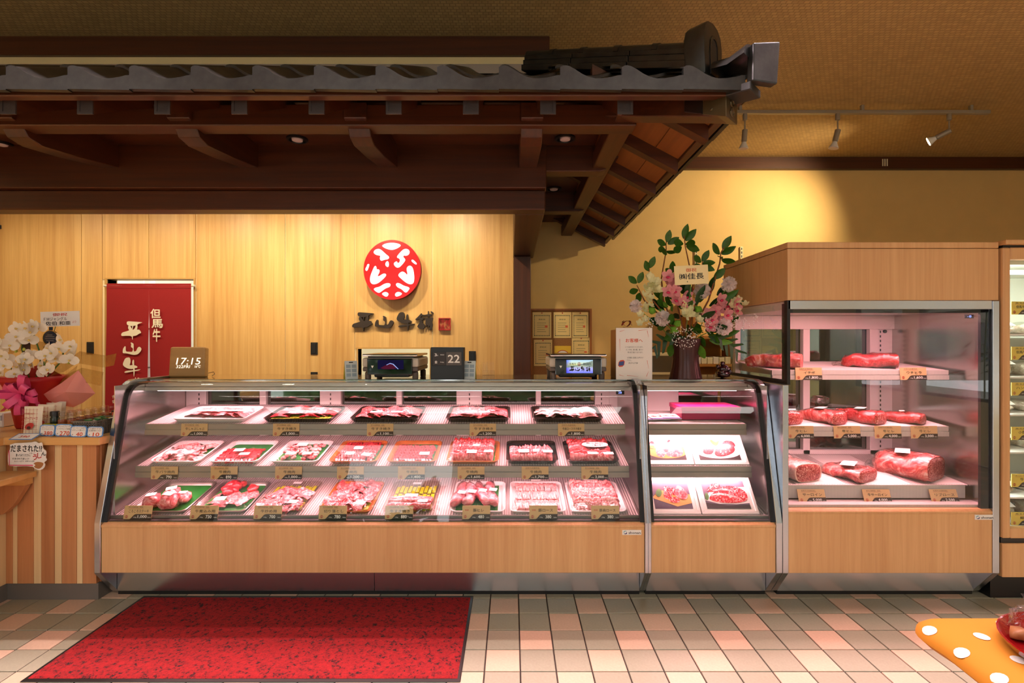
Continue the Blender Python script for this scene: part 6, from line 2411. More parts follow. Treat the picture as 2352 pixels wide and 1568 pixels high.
boxo('side_board', ux0 - .02, ux0, 4.40, YB - .016, .3, 1.75, m_shelf, bu)
boxo('side_board', ux1, ux1 + .02, 4.40, YB - .016, .3, 1.42, m_shelf, bu)
for k in range(6):
    xx = ux0 + .01 + k * .052
    o = boxo('file_box', xx, xx + .046, 4.42, 4.60, 1.178, 1.178 + .055 + .006 * (k % 2), MT['cream_paper'] if k % 3 else MT['white'], None, .002)
    tag(o, 'small pale box on the back shelf, %s of six' % ('leftmost', 'second', 'third', 'fourth', 'fifth', 'rightmost')[k], 'box', 'small boxes on the back shelf')
# cash register on a back desk
dk = boxo('back_desk', .3, 1.55, 3.95, 4.38, .86, .90, m_shelf, None, .003)
dk2 = thing('back_counter', 'timber work counter behind the meat case near the plaster wall', 'counter', T(.9, 4.15, 0))
dk.parent = dk2
dk.matrix_parent_inverse = W[dk2.name].inverted()
dk.name = 'desk_top'
boxo('desk_body', .32, 1.53, 4.0, 4.36, 0, .86, m_shelf, dk2)
m_reg = mat('register_ivory', C(226, 206, 160), .45)
cr = thing('cash_register', 'ivory cash register with a tilted screen behind the counter', 'cash register', T(pX(1530, 4.1), 4.1, .90))
xr = pX(1535, 4.1)
boxo('drawer', xr - .17, xr + .19, 4.02, 4.34, .9005, 1.0, m_reg, cr, .006)
b = B()
b.prism([(4.02, 1.0), (4.02, 1.03), (4.20, 1.09), (4.34, 1.09), (4.34, 1.0)], 'x', xr - .12, xr + .16)
b.build('keyboard_body', m_reg, cr, bevel=.004)
for r_ in range(3):
    for c_ in range(5):
        yk, zk_ = 4.05 + r_ * .045, 1.041 + r_ * .0152
        boxo('key', xr - .02 + c_ * .032, xr + .004 + c_ * .032, yk, yk + .03, zk_ - .004, zk_ + .006, MT['black'], cr)
Mr = T(xr - .02, 4.20, 1.08) @ RX(-.25)
boxo('screen_case', -.11, .15, 0, .03, 0, .21, m_reg, cr, .008, Mr)
boxo('screen', -.09, .13, -.001, .001, .04, .18, mat('register_screen', C(96, 84, 66), .15), cr, 0, Mr)

# ================================================================== flower arrangement
m_vase = mat('dark_fluted_vase', C(66, 38, 38), .28, .35)
m_leaf = petal('glossy_leaf', C(56, 104, 28), .2, .3, 30, .35)
m_leaf2 = mat('bright_leaf', C(92, 140, 40), .4, var=.25, vscale=30)
m_leaf_d = petal('deep_monstera_leaf', C(28, 70, 26), .2, .3, 20, .35)
m_twig = mat('brown_twig', C(140, 84, 44), .6, var=.3, vscale=60)
m_pinkf = petal('cymbidium_petal', C(238, 164, 170), .3)
m_pinkl = mat('cymbidium_lip', C(206, 40, 92), .5, var=.2, vscale=80)
m_whitef = petal('carnation_petal', C(255, 246, 244), .45)
m_creamf = petal('alstroemeria_petal', C(242, 240, 192), .3)
m_moss = mat('green_trick_dianthus', C(96, 146, 34), .8, var=.3, vscale=200)
m_gyp = mat('babys_breath', C(248, 246, 242), .6)
m_berry = mat('red_berry', C(160, 12, 26), .35)


def leaf_mesh(L, w, curl=.25, notch=False):
    b = B()
    n = 6

    def fn(u, v):
        ww = w / 2 * math.sin(PI * min(1, v * .92 + .06)) ** .8
        return Vector(((u - .5) * 2 * ww, -curl * L * v * v, v * L + .0 * u)) + Vector((0, .12 * w * (abs(u - .5) * 2) ** 1.5, 0))
    b.grid(fn, 2, n)
    return b.mesh(smooth=True, fixn=False)


LEAF = leaf_mesh(.085, .05)
LEAF_S = leaf_mesh(.05, .022)
LEAF_L = leaf_mesh(.14, .055)


def dirM(p, d, roll=0.0, s_=1.0):
    """local +Z along d"""
    d = Vector(d).normalized()
    return Matrix.Translation(p) @ d.to_track_quat('Z', 'Y').to_matrix().to_4x4() @ RZ(roll) @ SM(s_, s_, s_)


def petal_fn(L, w, cup):
    def fn(u, v):
        ww = w / 2 * math.sin(PI * (v * .86 + .07)) ** .7
        return Vector(((u - .5) * 2 * ww, -cup * L * v * v, v * L))
    return fn


def bloom_mesh(n, L, w, cup, tilt):
    """flat rosette of petals facing -Y"""
    b = B()
    for k in range(n):
        a = 2 * PI * k / n
        R = Matrix.Rotation(a, 4, 'Y') @ Matrix.Rotation(tilt, 4, 'X')
        f_ = petal_fn(L, w, cup)
        b.grid(lambda u, v: R @ f_(u, v), 3, 4)
    return b.mesh(smooth=True, fixn=False)


CYMB = bloom_mesh(5, .040, .030, .15, .35)
PHAL = None


def phal_mesh():
    b = B()
    for (a, L, w) in ((0, .040, .034), (2.2, .040, .030), (-2.2, .040, .030), (PI / 2, .046, .052), (-PI / 2, .046, .052)):
        R = Matrix.Rotation(a, 4, 'Y') @ Matrix.Rotation(.12, 4, 'X')
        f_ = petal_fn(L, w, .12)
        b.grid(lambda u, v: R @ f_(u, v), 4, 4)
    return b.mesh(smooth=True, fixn=False)


PHAL = phal_mesh()
lipb = B()
lipb.lathe([(.003, 0), (.009, .006), (.012, .014), (.007, .018)], 8)
LIP = lipb.mesh(smooth=True)


def carn_mesh(seed):
    b = B()
    r = random.Random(seed)
    for k in range(34):
        q = (k + .5) / 34
        th = math.acos(1 - 1.35 * q)
        ph = k * 2.399
        d = Vector((math.sin(th) * math.cos(ph), -math.cos(th), math.sin(th) * math.sin(ph)))
        R = d.to_track_quat('Z', 'Y').to_matrix().to_4x4() @ RZ(r.uniform(0, 6.28))

        def fn(u, v):
            return R @ Vector(((u - .5) * .028 * (.4 + v), .006 * math.sin(u * 9 + k) * v, v * .036 + .004 * math.sin(u * 14 + k) * v))
        b.grid(fn, 4, 2)
    return b.mesh(smooth=True, fixn=False)


CARN = carn_mesh(1)
VX, VY = pX(1577, 3.0), 3.02
fa = thing('flower_arrangement', 'tall mixed flower arrangement in a dark fluted vase on the counter', 'flowers', T(VX, VY, ZK))
b = B()
b.lathe([(.092, 0), (.090, .01), (.078, .07), (.072, .12), (.076, .18), (.086, .235), (.088, .24), (.080, .238), (.070, .16)], 48, T(VX, VY, ZK), rad=lambda a, z: 1 + .035 * math.cos(a * 16))
b.build('vase', m_vase, fa, smooth=True)


def fp(x, y, dy=0.0):
    Y = VY + dy
    return Vector((pX(x, Y), Y, pZ(y, Y)))


def put_leaf(parent, p, d, mt=None, me=None, s_=1.0, roll=0.0):
    me = me or LEAF
    z = Vector(d).normalized()
    y = Vector((.25 * roll, 1, .3 * roll))
    y = (y - z * y.dot(z)).normalized()
    x = y.cross(z)
    R = Matrix((x, y, z)).transposed().to_4x4()
    return piece('leaf', me, mt or m_leaf, parent, Matrix.Translation(p) @ R @ RZ(roll) @ SM(s_ * .92, s_, s_ * 1.0))


# four tall twigs with whorls of leaves
twigs = [
    ([(1566, 800), (1524, 690), (1519, 640), (1530, 575), (1530, 555)], [((1530, 562), (-1, -.3, .35)), ((1532, 556), (.2, -.2, 1)), ((1534, 560), (.9, -.4, .5)), ((1528, 572), (-.9, -.5, -.1)), ((1531, 575), (.7, -.6, -.4)), ((1529, 572), (-.4, -.6, -.7))]),
    ([(1580, 800), (1592, 650), (1574, 566), (1571, 535)], [((1572, 548), (.1, -.1, 1)), ((1574, 552), (.8, -.3, .8)), ((1570, 560), (-1, -.4, .1)), ((1574, 560), (.5, -.8, -.1)), ((1576, 565), (.9, -.5, -.4)), ((1566, 566), (-.9, -.4, -.6))]),
    ([(1600, 800), (1627, 690), (1653, 605), (1656, 580), (1668, 560)], [((1661, 572), (.5, -.2, 1)), ((1654, 583), (-.9, -.2, .9)), ((1657, 582), (1, -.3, .4)), ((1655, 590), (-.4, -.9, -.3)), ((1658, 594), (.8, -.7, -.5)), ((1640, 640), (.7, -.3, .7))]),
    ([(1590, 780), (1612, 640), (1613, 600)], [((1613, 600), (.5, -.2, .9)), ((1611, 602), (-.8, -.3, .5)), ((1613, 606), (.9, -.4, .1)), ((1611, 610), (-.9, -.3, -.2)), ((1614, 610), (.8, -.2, -.4))]),
    ([(1550, 780), (1546, 660), (1544, 630)], [((1546, 630), (-.8, -.3, .4)), ((1546, 626), (-.2, -.3, 1)), ((1547, 630), (.8, -.3, .3)), ((1545, 640), (-.9, -.4, -.2)), ((1550, 655), (.8, -.3, .5))]),
    ([(1560, 790), (1500, 690), (1492, 640), (1491, 615)], [((1492, 615), (.4, -.3, 1)), ((1491, 622), (-.5, -.3, .8))]),
    ([(1555, 800), (1480, 690), (1463, 655)], [((1463, 650), (-.9, -.2, .6)), ((1466, 650), (.3, -.3, .9)), ((1466, 665), (-.9, -.3, -.3)), ((1470, 672), (-.3, -.4, -.8)), ((1474, 680), (-.7, -.4, -.6))]),
]
for k, (path, lv) in enumerate(twigs):
    P = [fp(x, y, .0 - .02 * (k % 2)) for x, y in path]
    P[0] = Vector((VX + .02 * (k - 3) * .5, VY, ZK + .20))
    tw = B().tube(P, [.006 - .0035 * i / (len(P) - 1) for i in range(len(P))], 6).build('branch', m_twig, fa, smooth=True)
    for q, ((x, y), d) in enumerate(lv):
        put_leaf(tw, fp(x, y, -.02 * (k % 2)), d, m_leaf, LEAF, 1.0 if k in (1, 2) else .85, rnd.uniform(-.4, .4))

# foliage collar
for (x, y, d, me, mt_, s_) in ((1560, 770, (-.9, -.4, -.2), LEAF_L, m_leaf, 1.0), (1545, 790, (-.5, -.7, -.8), LEAF_L, m_leaf, .9), (1600, 790, (.3, -.8, -.9), LEAF_L, m_leaf2, .9), (1630, 780, (.9, -.3, -.2), LEAF_L, m_leaf2, .9),
                                (1640, 770, (1, -.2, .1), LEAF_L, m_leaf, 1.0), (1590, 760, (.2, -1, .2), LEAF_L, m_leaf, .9), (1550, 745, (-.6, -.7, .5), LEAF_L, m_leaf, 1.0), (1610, 740, (.3, -.8, .6), LEAF_L, m_leaf_d, 1.0),
                                (1620, 760, (.6, -.7, .2), LEAF_L, m_leaf_d, 1.1), (1530, 750, (-.9, -.3, .4), LEAF_L, m_leaf_d, 1.0), (1575, 720, (.0, -.8, .8), LEAF_L, m_leaf, .9), (1640, 720, (.7, -.3, .8), LEAF_L, m_leaf, .9),
                                (1545, 715, (-.4, -.6, .9), LEAF_S, m_leaf2, 1.2), (1535, 705, (-.8, -.4, .5), LEAF_S, m_leaf2, 1.2), (1528, 715, (-.9, -.4, .1), LEAF_S, m_leaf2, 1.2), (1540, 700, (.3, -.5, .9), LEAF_S, m_leaf2, 1.2), (1520, 690, (-.2, -.4, 1), LEAF_S, m_leaf2, 1.2),
                                (1505, 740, (-.8, -.3, .4), LEAF_S, m_leaf, 1.2), (1500, 720, (-.6, -.3, .9), LEAF_S, m_leaf, 1.2), (1655, 690, (.9, -.3, .5), LEAF_L, m_leaf, .8), (1600, 700, (.2, -.3, 1), LEAF_L, m_leaf_d, .9), (1585, 690, (-.3, -.3, 1), LEAF_L, m_leaf_d, .9)):
    put_leaf(fa, fp(x, y, rnd.uniform(-.05, .02)), d, mt_, me, s_, rnd.uniform(-.5, .5))

for k in range(46):
    a = rnd.uniform(0, 6.28)
    q = math.sqrt(rnd.random())
    put_leaf(fa, fp(1590 + 85 * q * math.cos(a), 715 + 60 * q * math.sin(a), .02 + rnd.uniform(-.03, .05)), (math.cos(a), -.5, -math.sin(a) + .5), (m_leaf, m_leaf_d, m_leaf)[k % 3], LEAF_L, rnd.uniform(.5, .9), rnd.uniform(-.6, .6))


def monstera(path, name='monstera_leaf'):
    pts = [fp(x, y, -.03) for x, y in path]
    b = B()
    n = len(pts) - 1
    for i in range(n):
        for s_ in (-1, 1):
            a = pts[i]
            c = pts[i + 1]
            d = (c - a).normalized()
            side = Vector((-d.z, 0, d.x)) * s_
            wd = .06 * math.sin(PI * (i + .8) / (n + 1.2))
            tip = a + side * wd + d * .055 + Vector((0, -.01, -.01))
            b.add([a, a.lerp(c, .75), tip + d * .008, tip - d * .006], [(0, 1, 2, 3)])
    return b.build(name, m_leaf_d, fa, fixn=False)


monstera([(1575, 772), (1555, 775), (1535, 778), (1518, 784), (1506, 792), (1500, 803)])
monstera([(1625, 772), (1645, 775), (1662, 782), (1675, 790), (1688, 800), (1698, 812)])


def stem_to(p):
    return B().tube([Vector((VX + (p.x - VX) * .2, VY, ZK + .22)), Vector(((VX + p.x) / 2, VY, (ZK + .22 + p.z) / 2)), p + Vector((0, .01, 0))], .0025, 5).build('stem', m_leaf2, fa)


for (x, y, dx) in ((1535, 635, -.3), (1549, 668, .0), (1536, 670, -.4), (1552, 690, .1), (1575, 680, .3), (1568, 695, .2), (1548, 655, 0), (1580, 700, .4), (1556, 640, -.2), (1545, 650, -.3),
                   (1654, 688, .3), (1670, 702, .4), (1688, 695, .6), (1650, 708, .1), (1640, 712, -.1), (1668, 722, .4), (1634, 735, -.2), (1690, 712, .5), (1648, 735, .1), (1628, 722, -.3), (1662, 740, .3), (1630, 750, 0)):
    p = fp(x, y, -.055 + rnd.uniform(-.02, .02))
    M = Matrix.Translation(p) @ RZ(dx) @ RX(rnd.uniform(-.3, .3)) @ RY(rnd.uniform(-.5, .5)) @ SM(1.12, 1.12, 1.12)
    o = piece('orchid_bloom', CYMB, m_pinkf, fa, M)
    piece('lip', LIP, m_pinkl, o, M @ T(0, -.002, -.006) @ RX(PI / 2) @ SM(.85, .6, .75))
for (x, y, s_, dx) in ((1523, 731, 1.0, -.2), (1616, 667, 1.05, .1), (1680, 652, 1.0, .4), (1667, 750, 1.1, .2), (1456, 703, .85, -.9)):
    p = fp(x, y, -.09 if y > 700 and x > 1500 else -.06)
    piece('carnation', CARN, m_whitef, fa, Matrix.Translation(p) @ RZ(dx) @ T(0, .02, 0) @ SM(s_ * 1.2, s_ * 1.2, s_ * 1.2))
    stem_to(p)
for (cx_, cy_, n_) in ((1575, 712, 5), (1585, 728, 6), (1602, 725, 4), (1493, 648, 6), (1510, 660, 6), (1482, 670, 5), (1472, 728, 4), (1484, 690, 5), (1692, 690, 3), (1700, 700, 3), (1498, 640, 4)):
    for k in range(n_):
        p = fp(cx_ + rnd.uniform(-12, 12), cy_ + rnd.uniform(-14, 14), -.05 + rnd.uniform(-.03, .01))
        piece('alstroemeria_bloom', CYMB, m_creamf, fa, Matrix.Translation(p) @ RZ(rnd.uniform(-.8, .8)) @ RX(rnd.uniform(-.9, .2)) @ SM(.62, .62, .7))
for (x, y) in ((1604, 710), (1498, 712), (1556, 742), (1548, 757)):
    me = chunk_mesh(x % 7, .026, .022, .024)
    me.materials.append(m_moss)
    mobj('moss_pompon', me, None, fa, Matrix.Translation(fp(x, y, -.06)) @ T(0, 0, -.02))
for (x, y) in ((1588, 676), (1604, 684), (1630, 676), (1590, 668)):
    me = chunk_mesh(x % 5, .010, .010, .012)
    me.materials.append(m_berry)
    mobj('berry', me, None, fa, Matrix.Translation(fp(x, y, -.03)))
gy = B()
for (cx_, cy_, rx2, ry2, n_) in ((1573, 775, 30, 26, 130), (1625, 745, 18, 22, 40), (1705, 745, 26, 16, 45), (1690, 730, 12, 12, 14), (1490, 742, 12, 12, 20), (1732, 735, 14, 14, 16)):
    for k in range(n_):
        a = rnd.uniform(0, 6.28)
        q = math.sqrt(rnd.random())
        p = fp(cx_ + rx2 * q * math.cos(a), cy_ + ry2 * q * math.sin(a), -.11 + rnd.uniform(-.03, .05))
        s_ = rnd.uniform(.0025, .0045)
        gy.add([p + Vector(v) * s_ for v in ((1, 0, 0), (-1, 0, 0), (0, 1, 0), (0, -1, 0), (0, 0, 1), (0, 0, -1))], [(0, 2, 4), (2, 1, 4), (1, 3, 4), (3, 0, 4), (2, 0, 5), (1, 2, 5), (3, 1, 5), (0, 3, 5)])
tag(gy.build('babys_breath', m_gyp, fa, smooth=True, fixn=False), kind='stuff')
# greeting card
pc = fp(1588, 631, -.10)
Mc2 = Matrix.Translation(pc) @ RY(-.05)
gc = boxo('greeting_card', -.098, .098, 0, .0015, -.055, .055, mat('greeting_card_cream', C(246, 228, 172), .6), fa, 0, Mc2)
text('御祝', .062, .021, MT['orange_ink'], gc, Mc2 @ T(0, -.0006, .028), .01)
text('㈱佳長', .142, .034, MT['ink'], gc, Mc2 @ T(-.0, -.0006, -.008), .025)
B().tube([pc + Vector((0, .004, -.05)), Vector((VX, VY, ZK + .24))], .002, 5).build('card_stick', m_leaf2, fa)

# ================================================================== left counter
ZLC = .87
YLC = 2.655
m_pine = wood('pine_worktop', C(204, 150, 84), C(232, 186, 122), 'x', 20, .35)
m_ced_d = wood('cedar_heartwood', C(170, 108, 66), C(206, 146, 98), 'z', 40, .5, per_obj=.08)
m_ced_l = wood('cedar_sapwood', C(212, 178, 128), C(236, 208, 160), 'z', 40, .5, per_obj=.05)
m_kickg = mat('grey_kick_board', C(104, 98, 92), .5)
lc_ = thing('corner_counter', 'L-shaped cedar plank counter with a pine top beside the meat case', 'counter', T(-2.6, 3.0, 0))
XCR = -2.205
XCI = -2.69
b = B()
top = [(XCR + .035, YLC), (XCR + .035, 3.45), (-4.2, 3.45), (-4.2, 1.2), (XCI + .02, 1.2), (XCI + .02, YLC)]
b.prism(top, 'z', ZLC - .042, ZLC)
b.build('worktop', m_pine, lc_, bevel=.004)
b = B()
b.box(-4.1, XCR - .012, YLC + .05, 3.42, .10, ZLC - .043)
b.box(-4.1, XCI - .012, 1.25, YLC + .05, .10, ZLC - .043)
b.build('carcass', m_ced_d, lc_)
pxs = [11, 40, 78, 126, 177, 222]
edge = [(10, 30, 0), (30, 40, 1), (40, 78, 0), (78, 95, 1), (95, 126, 0), (126, 142, 1), (142, 177, 0), (177, 190, 1), (190, 222, 0)]
for (a, c, l_) in edge:
    boxo('plank', pX(a, YLC + .03) + .0008, pX(c, YLC + .03) - .0008, YLC + .028, YLC + .05, .088, ZLC - .043, m_ced_l if l_ else m_ced_d, lc_, .0012)
for k in range(5):
    y0 = YLC + .05 + k * .15
    boxo('plank', XCR - .012, XCR + .004, y0 + .001, y0 + .149, .088, ZLC - .043, m_ced_d if k % 2 == 0 else m_ced_l, lc_, .0012)
for k in range(9):
    y1 = YLC + .028 - k * .15
    boxo('plank', XCI - .012, XCI + .004, y1 - .149, y1 - .001, .088, ZLC - .043, m_ced_l, lc_, .0012)
b = B()
b.box(-4.1, XCR + .002, YLC + .035, YLC + .05, 0, .087)
b.box(XCR - .014, XCR + .002, YLC + .05, 3.42, 0, .087)
b.box(XCI - .014, XCI + .002, 1.25, YLC + .05, 0, .087)
b.build('kick_board', m_kickg, lc_)
# low side shelf with its bracket
sb = thing('side_shelf', 'pine bag shelf on a curved bracket along the left counter', 'shelf', T(-2.6, 2.5, .69))
ZB = .69
boxo('shelf_board', XCI + .006, -2.515, 1.2, YLC + .02, ZB - .03, ZB, m_pine, sb, .003)
boxo('batten', XCI + .006, -2.535, YLC - .03, YLC + .018, ZB - .065, ZB - .031, m_pine, sb)
b = B()
bp2 = [(XCI + .0065, ZB - .066), (-2.535, ZB - .066), (-2.545, ZB - .085), (-2.60, ZB - .17), (-2.65, ZB - .215), (XCI + .0065, ZB - .225)]
b.prism(bp2, 'y', YLC - .024, YLC + .008)
b.build('bracket', m_ced_d, sb, bevel=.002)

# hand-written pop sign leaning on the low shelf
Yp = YLC - .012
ps = [(22, 1018), (70, 1016), (82, 1013), (88, 1018), (97, 1015), (98, 1030), (107, 1036), (104, 1050), (108, 1056), (100, 1062), (104, 1066), (100, 1076), (90, 1080), (80, 1076), (74, 1070), (24, 1071), (18, 1066), (18, 1040), (24, 1030)]
pp = thing('handwritten_sign', 'handwritten cut-out sales sign with bold black words hung on the counter', 'sign', T(pX(62, Yp), Yp, pZ(1071, Yp)))


def pv(p):
    return (pX(p[0], Yp), pZ(p[1], Yp))


pb_ = poly_mesh([smooth_poly(ps, 1)], .003, pv).build('board', MT['paper'], pp, T(0, Yp, 0))


def ptxt(s_, x0, x1, y0, y1, mt, bold=.0, it=0):
    text(s_, pX(x1, Yp) - pX(x0, Yp), pZ(y0, Yp) - pZ(y1, Yp), mt, pb_, T(pX((x0 + x1) / 2, Yp), Yp - .0008, pZ((y0 + y1) / 2, Yp)), bold, italic=it)


poly_mesh([[(20, 1034), (22, 1034), (22.5, 1067), (76, 1067), (76, 1069.5), (21, 1069)]], .001, pv, flat=True).build('pink_rule', mat('pink_marker', C(226, 70, 110), .6), pb_, T(0, Yp - .0008, 0), fixn=False)
ptxt('だまされた!?', 25, 97, 1022, 1037, MT['ink'], .04)
ptxt('と思って', 68, 81, 1039, 1042, MT['ink'])
ptxt('買ってみてください。', 37, 70, 1042, 1048, MT['ink'], .01)
ptxt('だまされてほしい?', 29, 67, 1051, 1055, MT['ink'], .02)
ptxt('おいしーんです  お母ちゃん(笑)', 33, 79, 1057, 1061, MT['ink'])
ptxt('う', 76, 85, 1043, 1056, MT['red_ink'], .04)
ptxt('し', 86, 96, 1040, 1052, MT['red_ink'], .04)
ptxt('ん', 95, 106, 1037, 1046, MT['ink'], .04)
poly_mesh([smooth_poly([(77, 1064), (84, 1060), (96, 1061), (101, 1064), (97, 1072), (90, 1077), (80, 1074), (78, 1069)], 2)], .001, pv, flat=True).build('doodle', mat('brown_marker', C(170, 112, 64), .6), pb_, T(0, Yp - .0008, 0), fixn=False)
poly_mesh([smooth_poly([(76, 1066), (80, 1065), (82, 1069), (78, 1070)], 2)], .001, pv, flat=True).build('doodle_muzzle', MT['white_ink'], pb_, T(0, Yp - .0012, 0), fixn=False)

# price tags with blue wavy edges
m_blue_edge = mat('blue_marker_edge', C(84, 140, 206), .6)
ZL = ZLC + .0005


def pop_tag(x0, x1, y0, y1, Y, price, words, label, lean=.12):
    w = pX(x1, Y) - pX(x0, Y)
    h = (y1 - y0) / F * Y
    M = T(pX((x0 + x1) / 2, Y), Y, max(ZL, pZ(y1, Y))) @ RX(-lean)
    e = thing('price_tag', label, 'price tag', M, 'blue-edged price tags on the left counter')
    n = 40
    wav = []
    for k in range(n):
        a = 2 * PI * k / n
        ca, sa = math.cos(a), math.sin(a)
        q = 1 + .035 * math.sin(k * 2 * PI / 2.5)
        wav.append((w / 2 * math.copysign(abs(ca) ** .35, ca) * q, h / 2 + h / 2 * math.copysign(abs(sa) ** .35, sa) * q))
    cx_, cz_ = 0, h / 2
    o = poly_mesh([wav], .002).build('edge', m_blue_edge, e, M)
    poly_mesh([[(cx_ + (p[0] - cx_) * .88, cz_ + (p[1] - cz_) * .84) for p in wav]], .001, flat=True).build('card', MT['paper'], o, M @ T(0, -.0006, 0), fixn=False)
    text(price, w * (.17 * len(price) + .05), h * .34, MT['orange_ink'], o, M @ T(w * .08, -.0012, h * .25), .03, italic=.1)
    text('¥', w * .07, h * .12, MT['ink'], o, M @ T(-w * .33, -.0012, h * .22))
    for k, s_ in enumerate(words):
        text(s_, w * .74, h * .15, MT['ink'], o, M @ T(0, -.0012, h * (.80 - k * .19)))
    return e


pop_tag(90, 125, 980, 1006, 2.69, '380', ('まぶしてすりこむだけ', 'オリジナルスパイス'), 'blue-edged price tag reading 380, leftmost of the four in front of the jars', .1)
pop_tag(125, 165, 978, 1006, 2.68, '270', ('スペシャルフレーク', 'ヒマラヤピンク岩塩'), 'blue-edged price tag reading 270, second of the four in front of the jars', .1)
pop_tag(160, 198, 986, 1012, 2.66, '40', ('ステーキソース別売', 'ポケット袋入り'), 'blue-edged price tag reading 40, third of the four in front of the jars', .1)
pop_tag(199, 236, 985, 1009, 2.66, '10', ('小袋わさび', 'お買得わさび'), 'blue-edged price tag reading 10, rightmost of the four in front of the jars', .1)
pt5 = T(pX(48, 2.62), 2.625, ZLC + .0) @ RX(-1.2)
e5 = thing('price_tag', 'blue-edged price tag lying flat on the counter edge above the handwritten sign', 'price tag', pt5, 'blue-edged price tags on the left counter')
o5 = B().box(-.06, .06, 0, .002, -.01, .05).build('edge', m_blue_edge, e5, pt5)
B().box(-.054, .054, -.0006, 0, -.005, .045).build('card', MT['paper'], o5, pt5)
text('390', .05, .018, MT['orange_ink'], o5, pt5 @ T(0, -.0012, .016), .03)

# sauce pouches
m_pouch = mat('cream_pouch', C(236, 226, 206), .35)
m_chk = mat('red_check_print', C(190, 110, 90), .6)
m_pr = mat('pouch_red_print', C(176, 40, 36), .6)
m_pd = mat('pouch_photo_dark', C(60, 22, 18), .6)
pb1 = B()


def pfn(u, v):
    z = v * .155
    th = .020 * math.sin(PI * min(1, v * 1.05)) ** .5 * (1 - v * .5) * math.sin(PI * u) ** .6
    return Vector(((u - .5) * .098 * (1 - .06 * math.sin(PI * v)), -th, z))


pb1.grid(pfn, 8, 8)
nv = len(pb1.v)
pb1.grid(lambda u, v: Vector((pfn(u, v).x, -pfn(u, v).y + .0005, pfn(u, v).z)), 8, 8)
POUCH = pb1.mesh(smooth=True, fixn=False)
pouches = [(70, 2.70, .05), (98, 2.78, -.1), (117, 2.86, -.1), (128, 2.92, -.15), (139, 2.98, -.15), (148, 3.05, -.1), (156, 3.12, -.1), (164, 3.2, -.1)]
plab = ['cream sauce pouch with red check print, frontmost in its row', 'second cream sauce pouch just behind the frontmost one'] + ['%s cream sauce pouch in the row behind the frontmost one' % n for n in ('third', 'fourth', 'fifth', 'sixth', 'seventh', 'rearmost')]
for k, (xp, Y, rz) in enumerate(pouches):
    M = T(pX(xp, Y), Y + .012, ZL) @ RZ(rz) @ RX(-.05)
    o = piece('sauce_pouch', POUCH, m_pouch, None, M)
    tag(o, plab[k], 'pouch', 'sauce pouches on the left counter')
    if k < 3:
        ck_ = B()
        for q in range(5):
            x_ = -.036 + q * .018
            ck_.box(x_ - .0006, x_ + .0006, -.0232, -.0226, .006, .145)
        for q in range(7):
            z_ = .012 + q * .021
            ck_.box(-.042, .042, -.0233, -.0227, z_ - .0006, z_ + .0006)
        ck_.build('check_print', m_chk, o, M)
        text('ハンバーグソース', .085, .018, m_pr, o, M @ T(0, -.0245, .092), .03)
        text('お肉屋さんの', .05, .010, m_pr, o, M @ T(0, -.0245, .118), .02)
        poly_mesh([smooth_poly([(-.026, .04), (.0, .03), (.026, .05), (.02, .07), (-.01, .068)], 2)], .001, flat=True).build('picture', m_pr, o, M @ T(0, -.0245, 0), fixn=False)
        poly_mesh([smooth_poly([(-.012, .036), (.008, .034), (.01, .05), (-.008, .052)], 2)], .001, flat=True).build('picture_dark', m_pd, o, M @ T(0, -.025, 0), fixn=False)

# yellow tray of spice jars
m_ytray = mat('yellow_tray', C(206, 188, 40), .5)
yt = thing('yellow_tray', 'long yellow tray holding the spice jars', 'tray', T(-2.44, 2.9, ZL))
ZY = ZL + .045
b = B()
b.box(-2.515, -2.36, 2.715, 3.12, ZL, ZL + .006)
b.build('tray_foot', m_ytray, yt)
b = B()
x0, x1, y0, y1 = -2.52, -2.355, 2.71, 3.13
b.box(x0, x1, y0, y1, ZY - .004, ZY)
for (a, c, d, e) in ((x0, x1, y0, y0 + .004), (x0, x1, y1 - .004, y1), (x0, x0 + .004, y0, y1), (x1 - .004, x1, y0, y1)):
    b.box(a, c, d, e, ZY, ZY + .016)
b.box(x0 + .01, x1 - .01, y0 + .01, y1 - .01, ZL + .006, ZY - .004)
b.build('tray_body', m_ytray, yt)
m_jar = glass('jar_glass', (.94, .95, .93, 1), 1.2)
m_spice = mat('brown_spice', C(150, 74, 34), .8, var=.35, vscale=300)
m_lidc = glass('clear_jar_lid', (.93, .90, .88, 1), 1.6, .08)
jb = B()
jb.lathe([(.019, 0), (.021, .004), (.021, .040), (.017, .047), (.017, .054)], 14)
JAR = jb.mesh(smooth=40)
jb = B()
jb.lathe([(.020, .050), (.0205, .054), (.0205, .070), (.018, .074)], 14)
JLID = jb.mesh(smooth=40)
jb = B()
jb.lathe([(.018, .002), (.0195, .005), (.0195, .030), (.018, .032)], 14)
SPICE = jb.mesh(smooth=40)
jb = B()
jb.lathe([(.021, .0), (.022, .004), (.022, .044), (.018, .048)], 14)
for c_ in range(2):
    for k in range(6):
        x = -2.452 + c_ * .050
        y = 2.755 + k * .056
        M = T(x, y, ZY + .0005)
        o = piece('spice_jar', JAR, m_jar, None, M)
        side = 'left' if c_ == 0 else 'right'
        tag(o, 'jar of brown spice, %s from the front in the %s file' % (('first', 'second', 'third', 'fourth', 'fifth', 'sixth')[k], side), 'jar', 'spice jars in the yellow tray')
        piece('spice', SPICE, m_spice, o, M)
        piece('lid', JLID, m_lidc, o, M)
M = T(-2.498, 2.76, ZY + .0005)
o = piece('pepper_mill_jar', JAR, mat('dark_green_glass', C(24, 40, 30), .2), None, M)
tag(o, 'dark jar with a black cap at the front left of the yellow tray', 'jar')
piece('cap', JLID, MT['black'], o, M @ T(0, 0, -.004) @ SM(1.05, 1.05, 1.1))
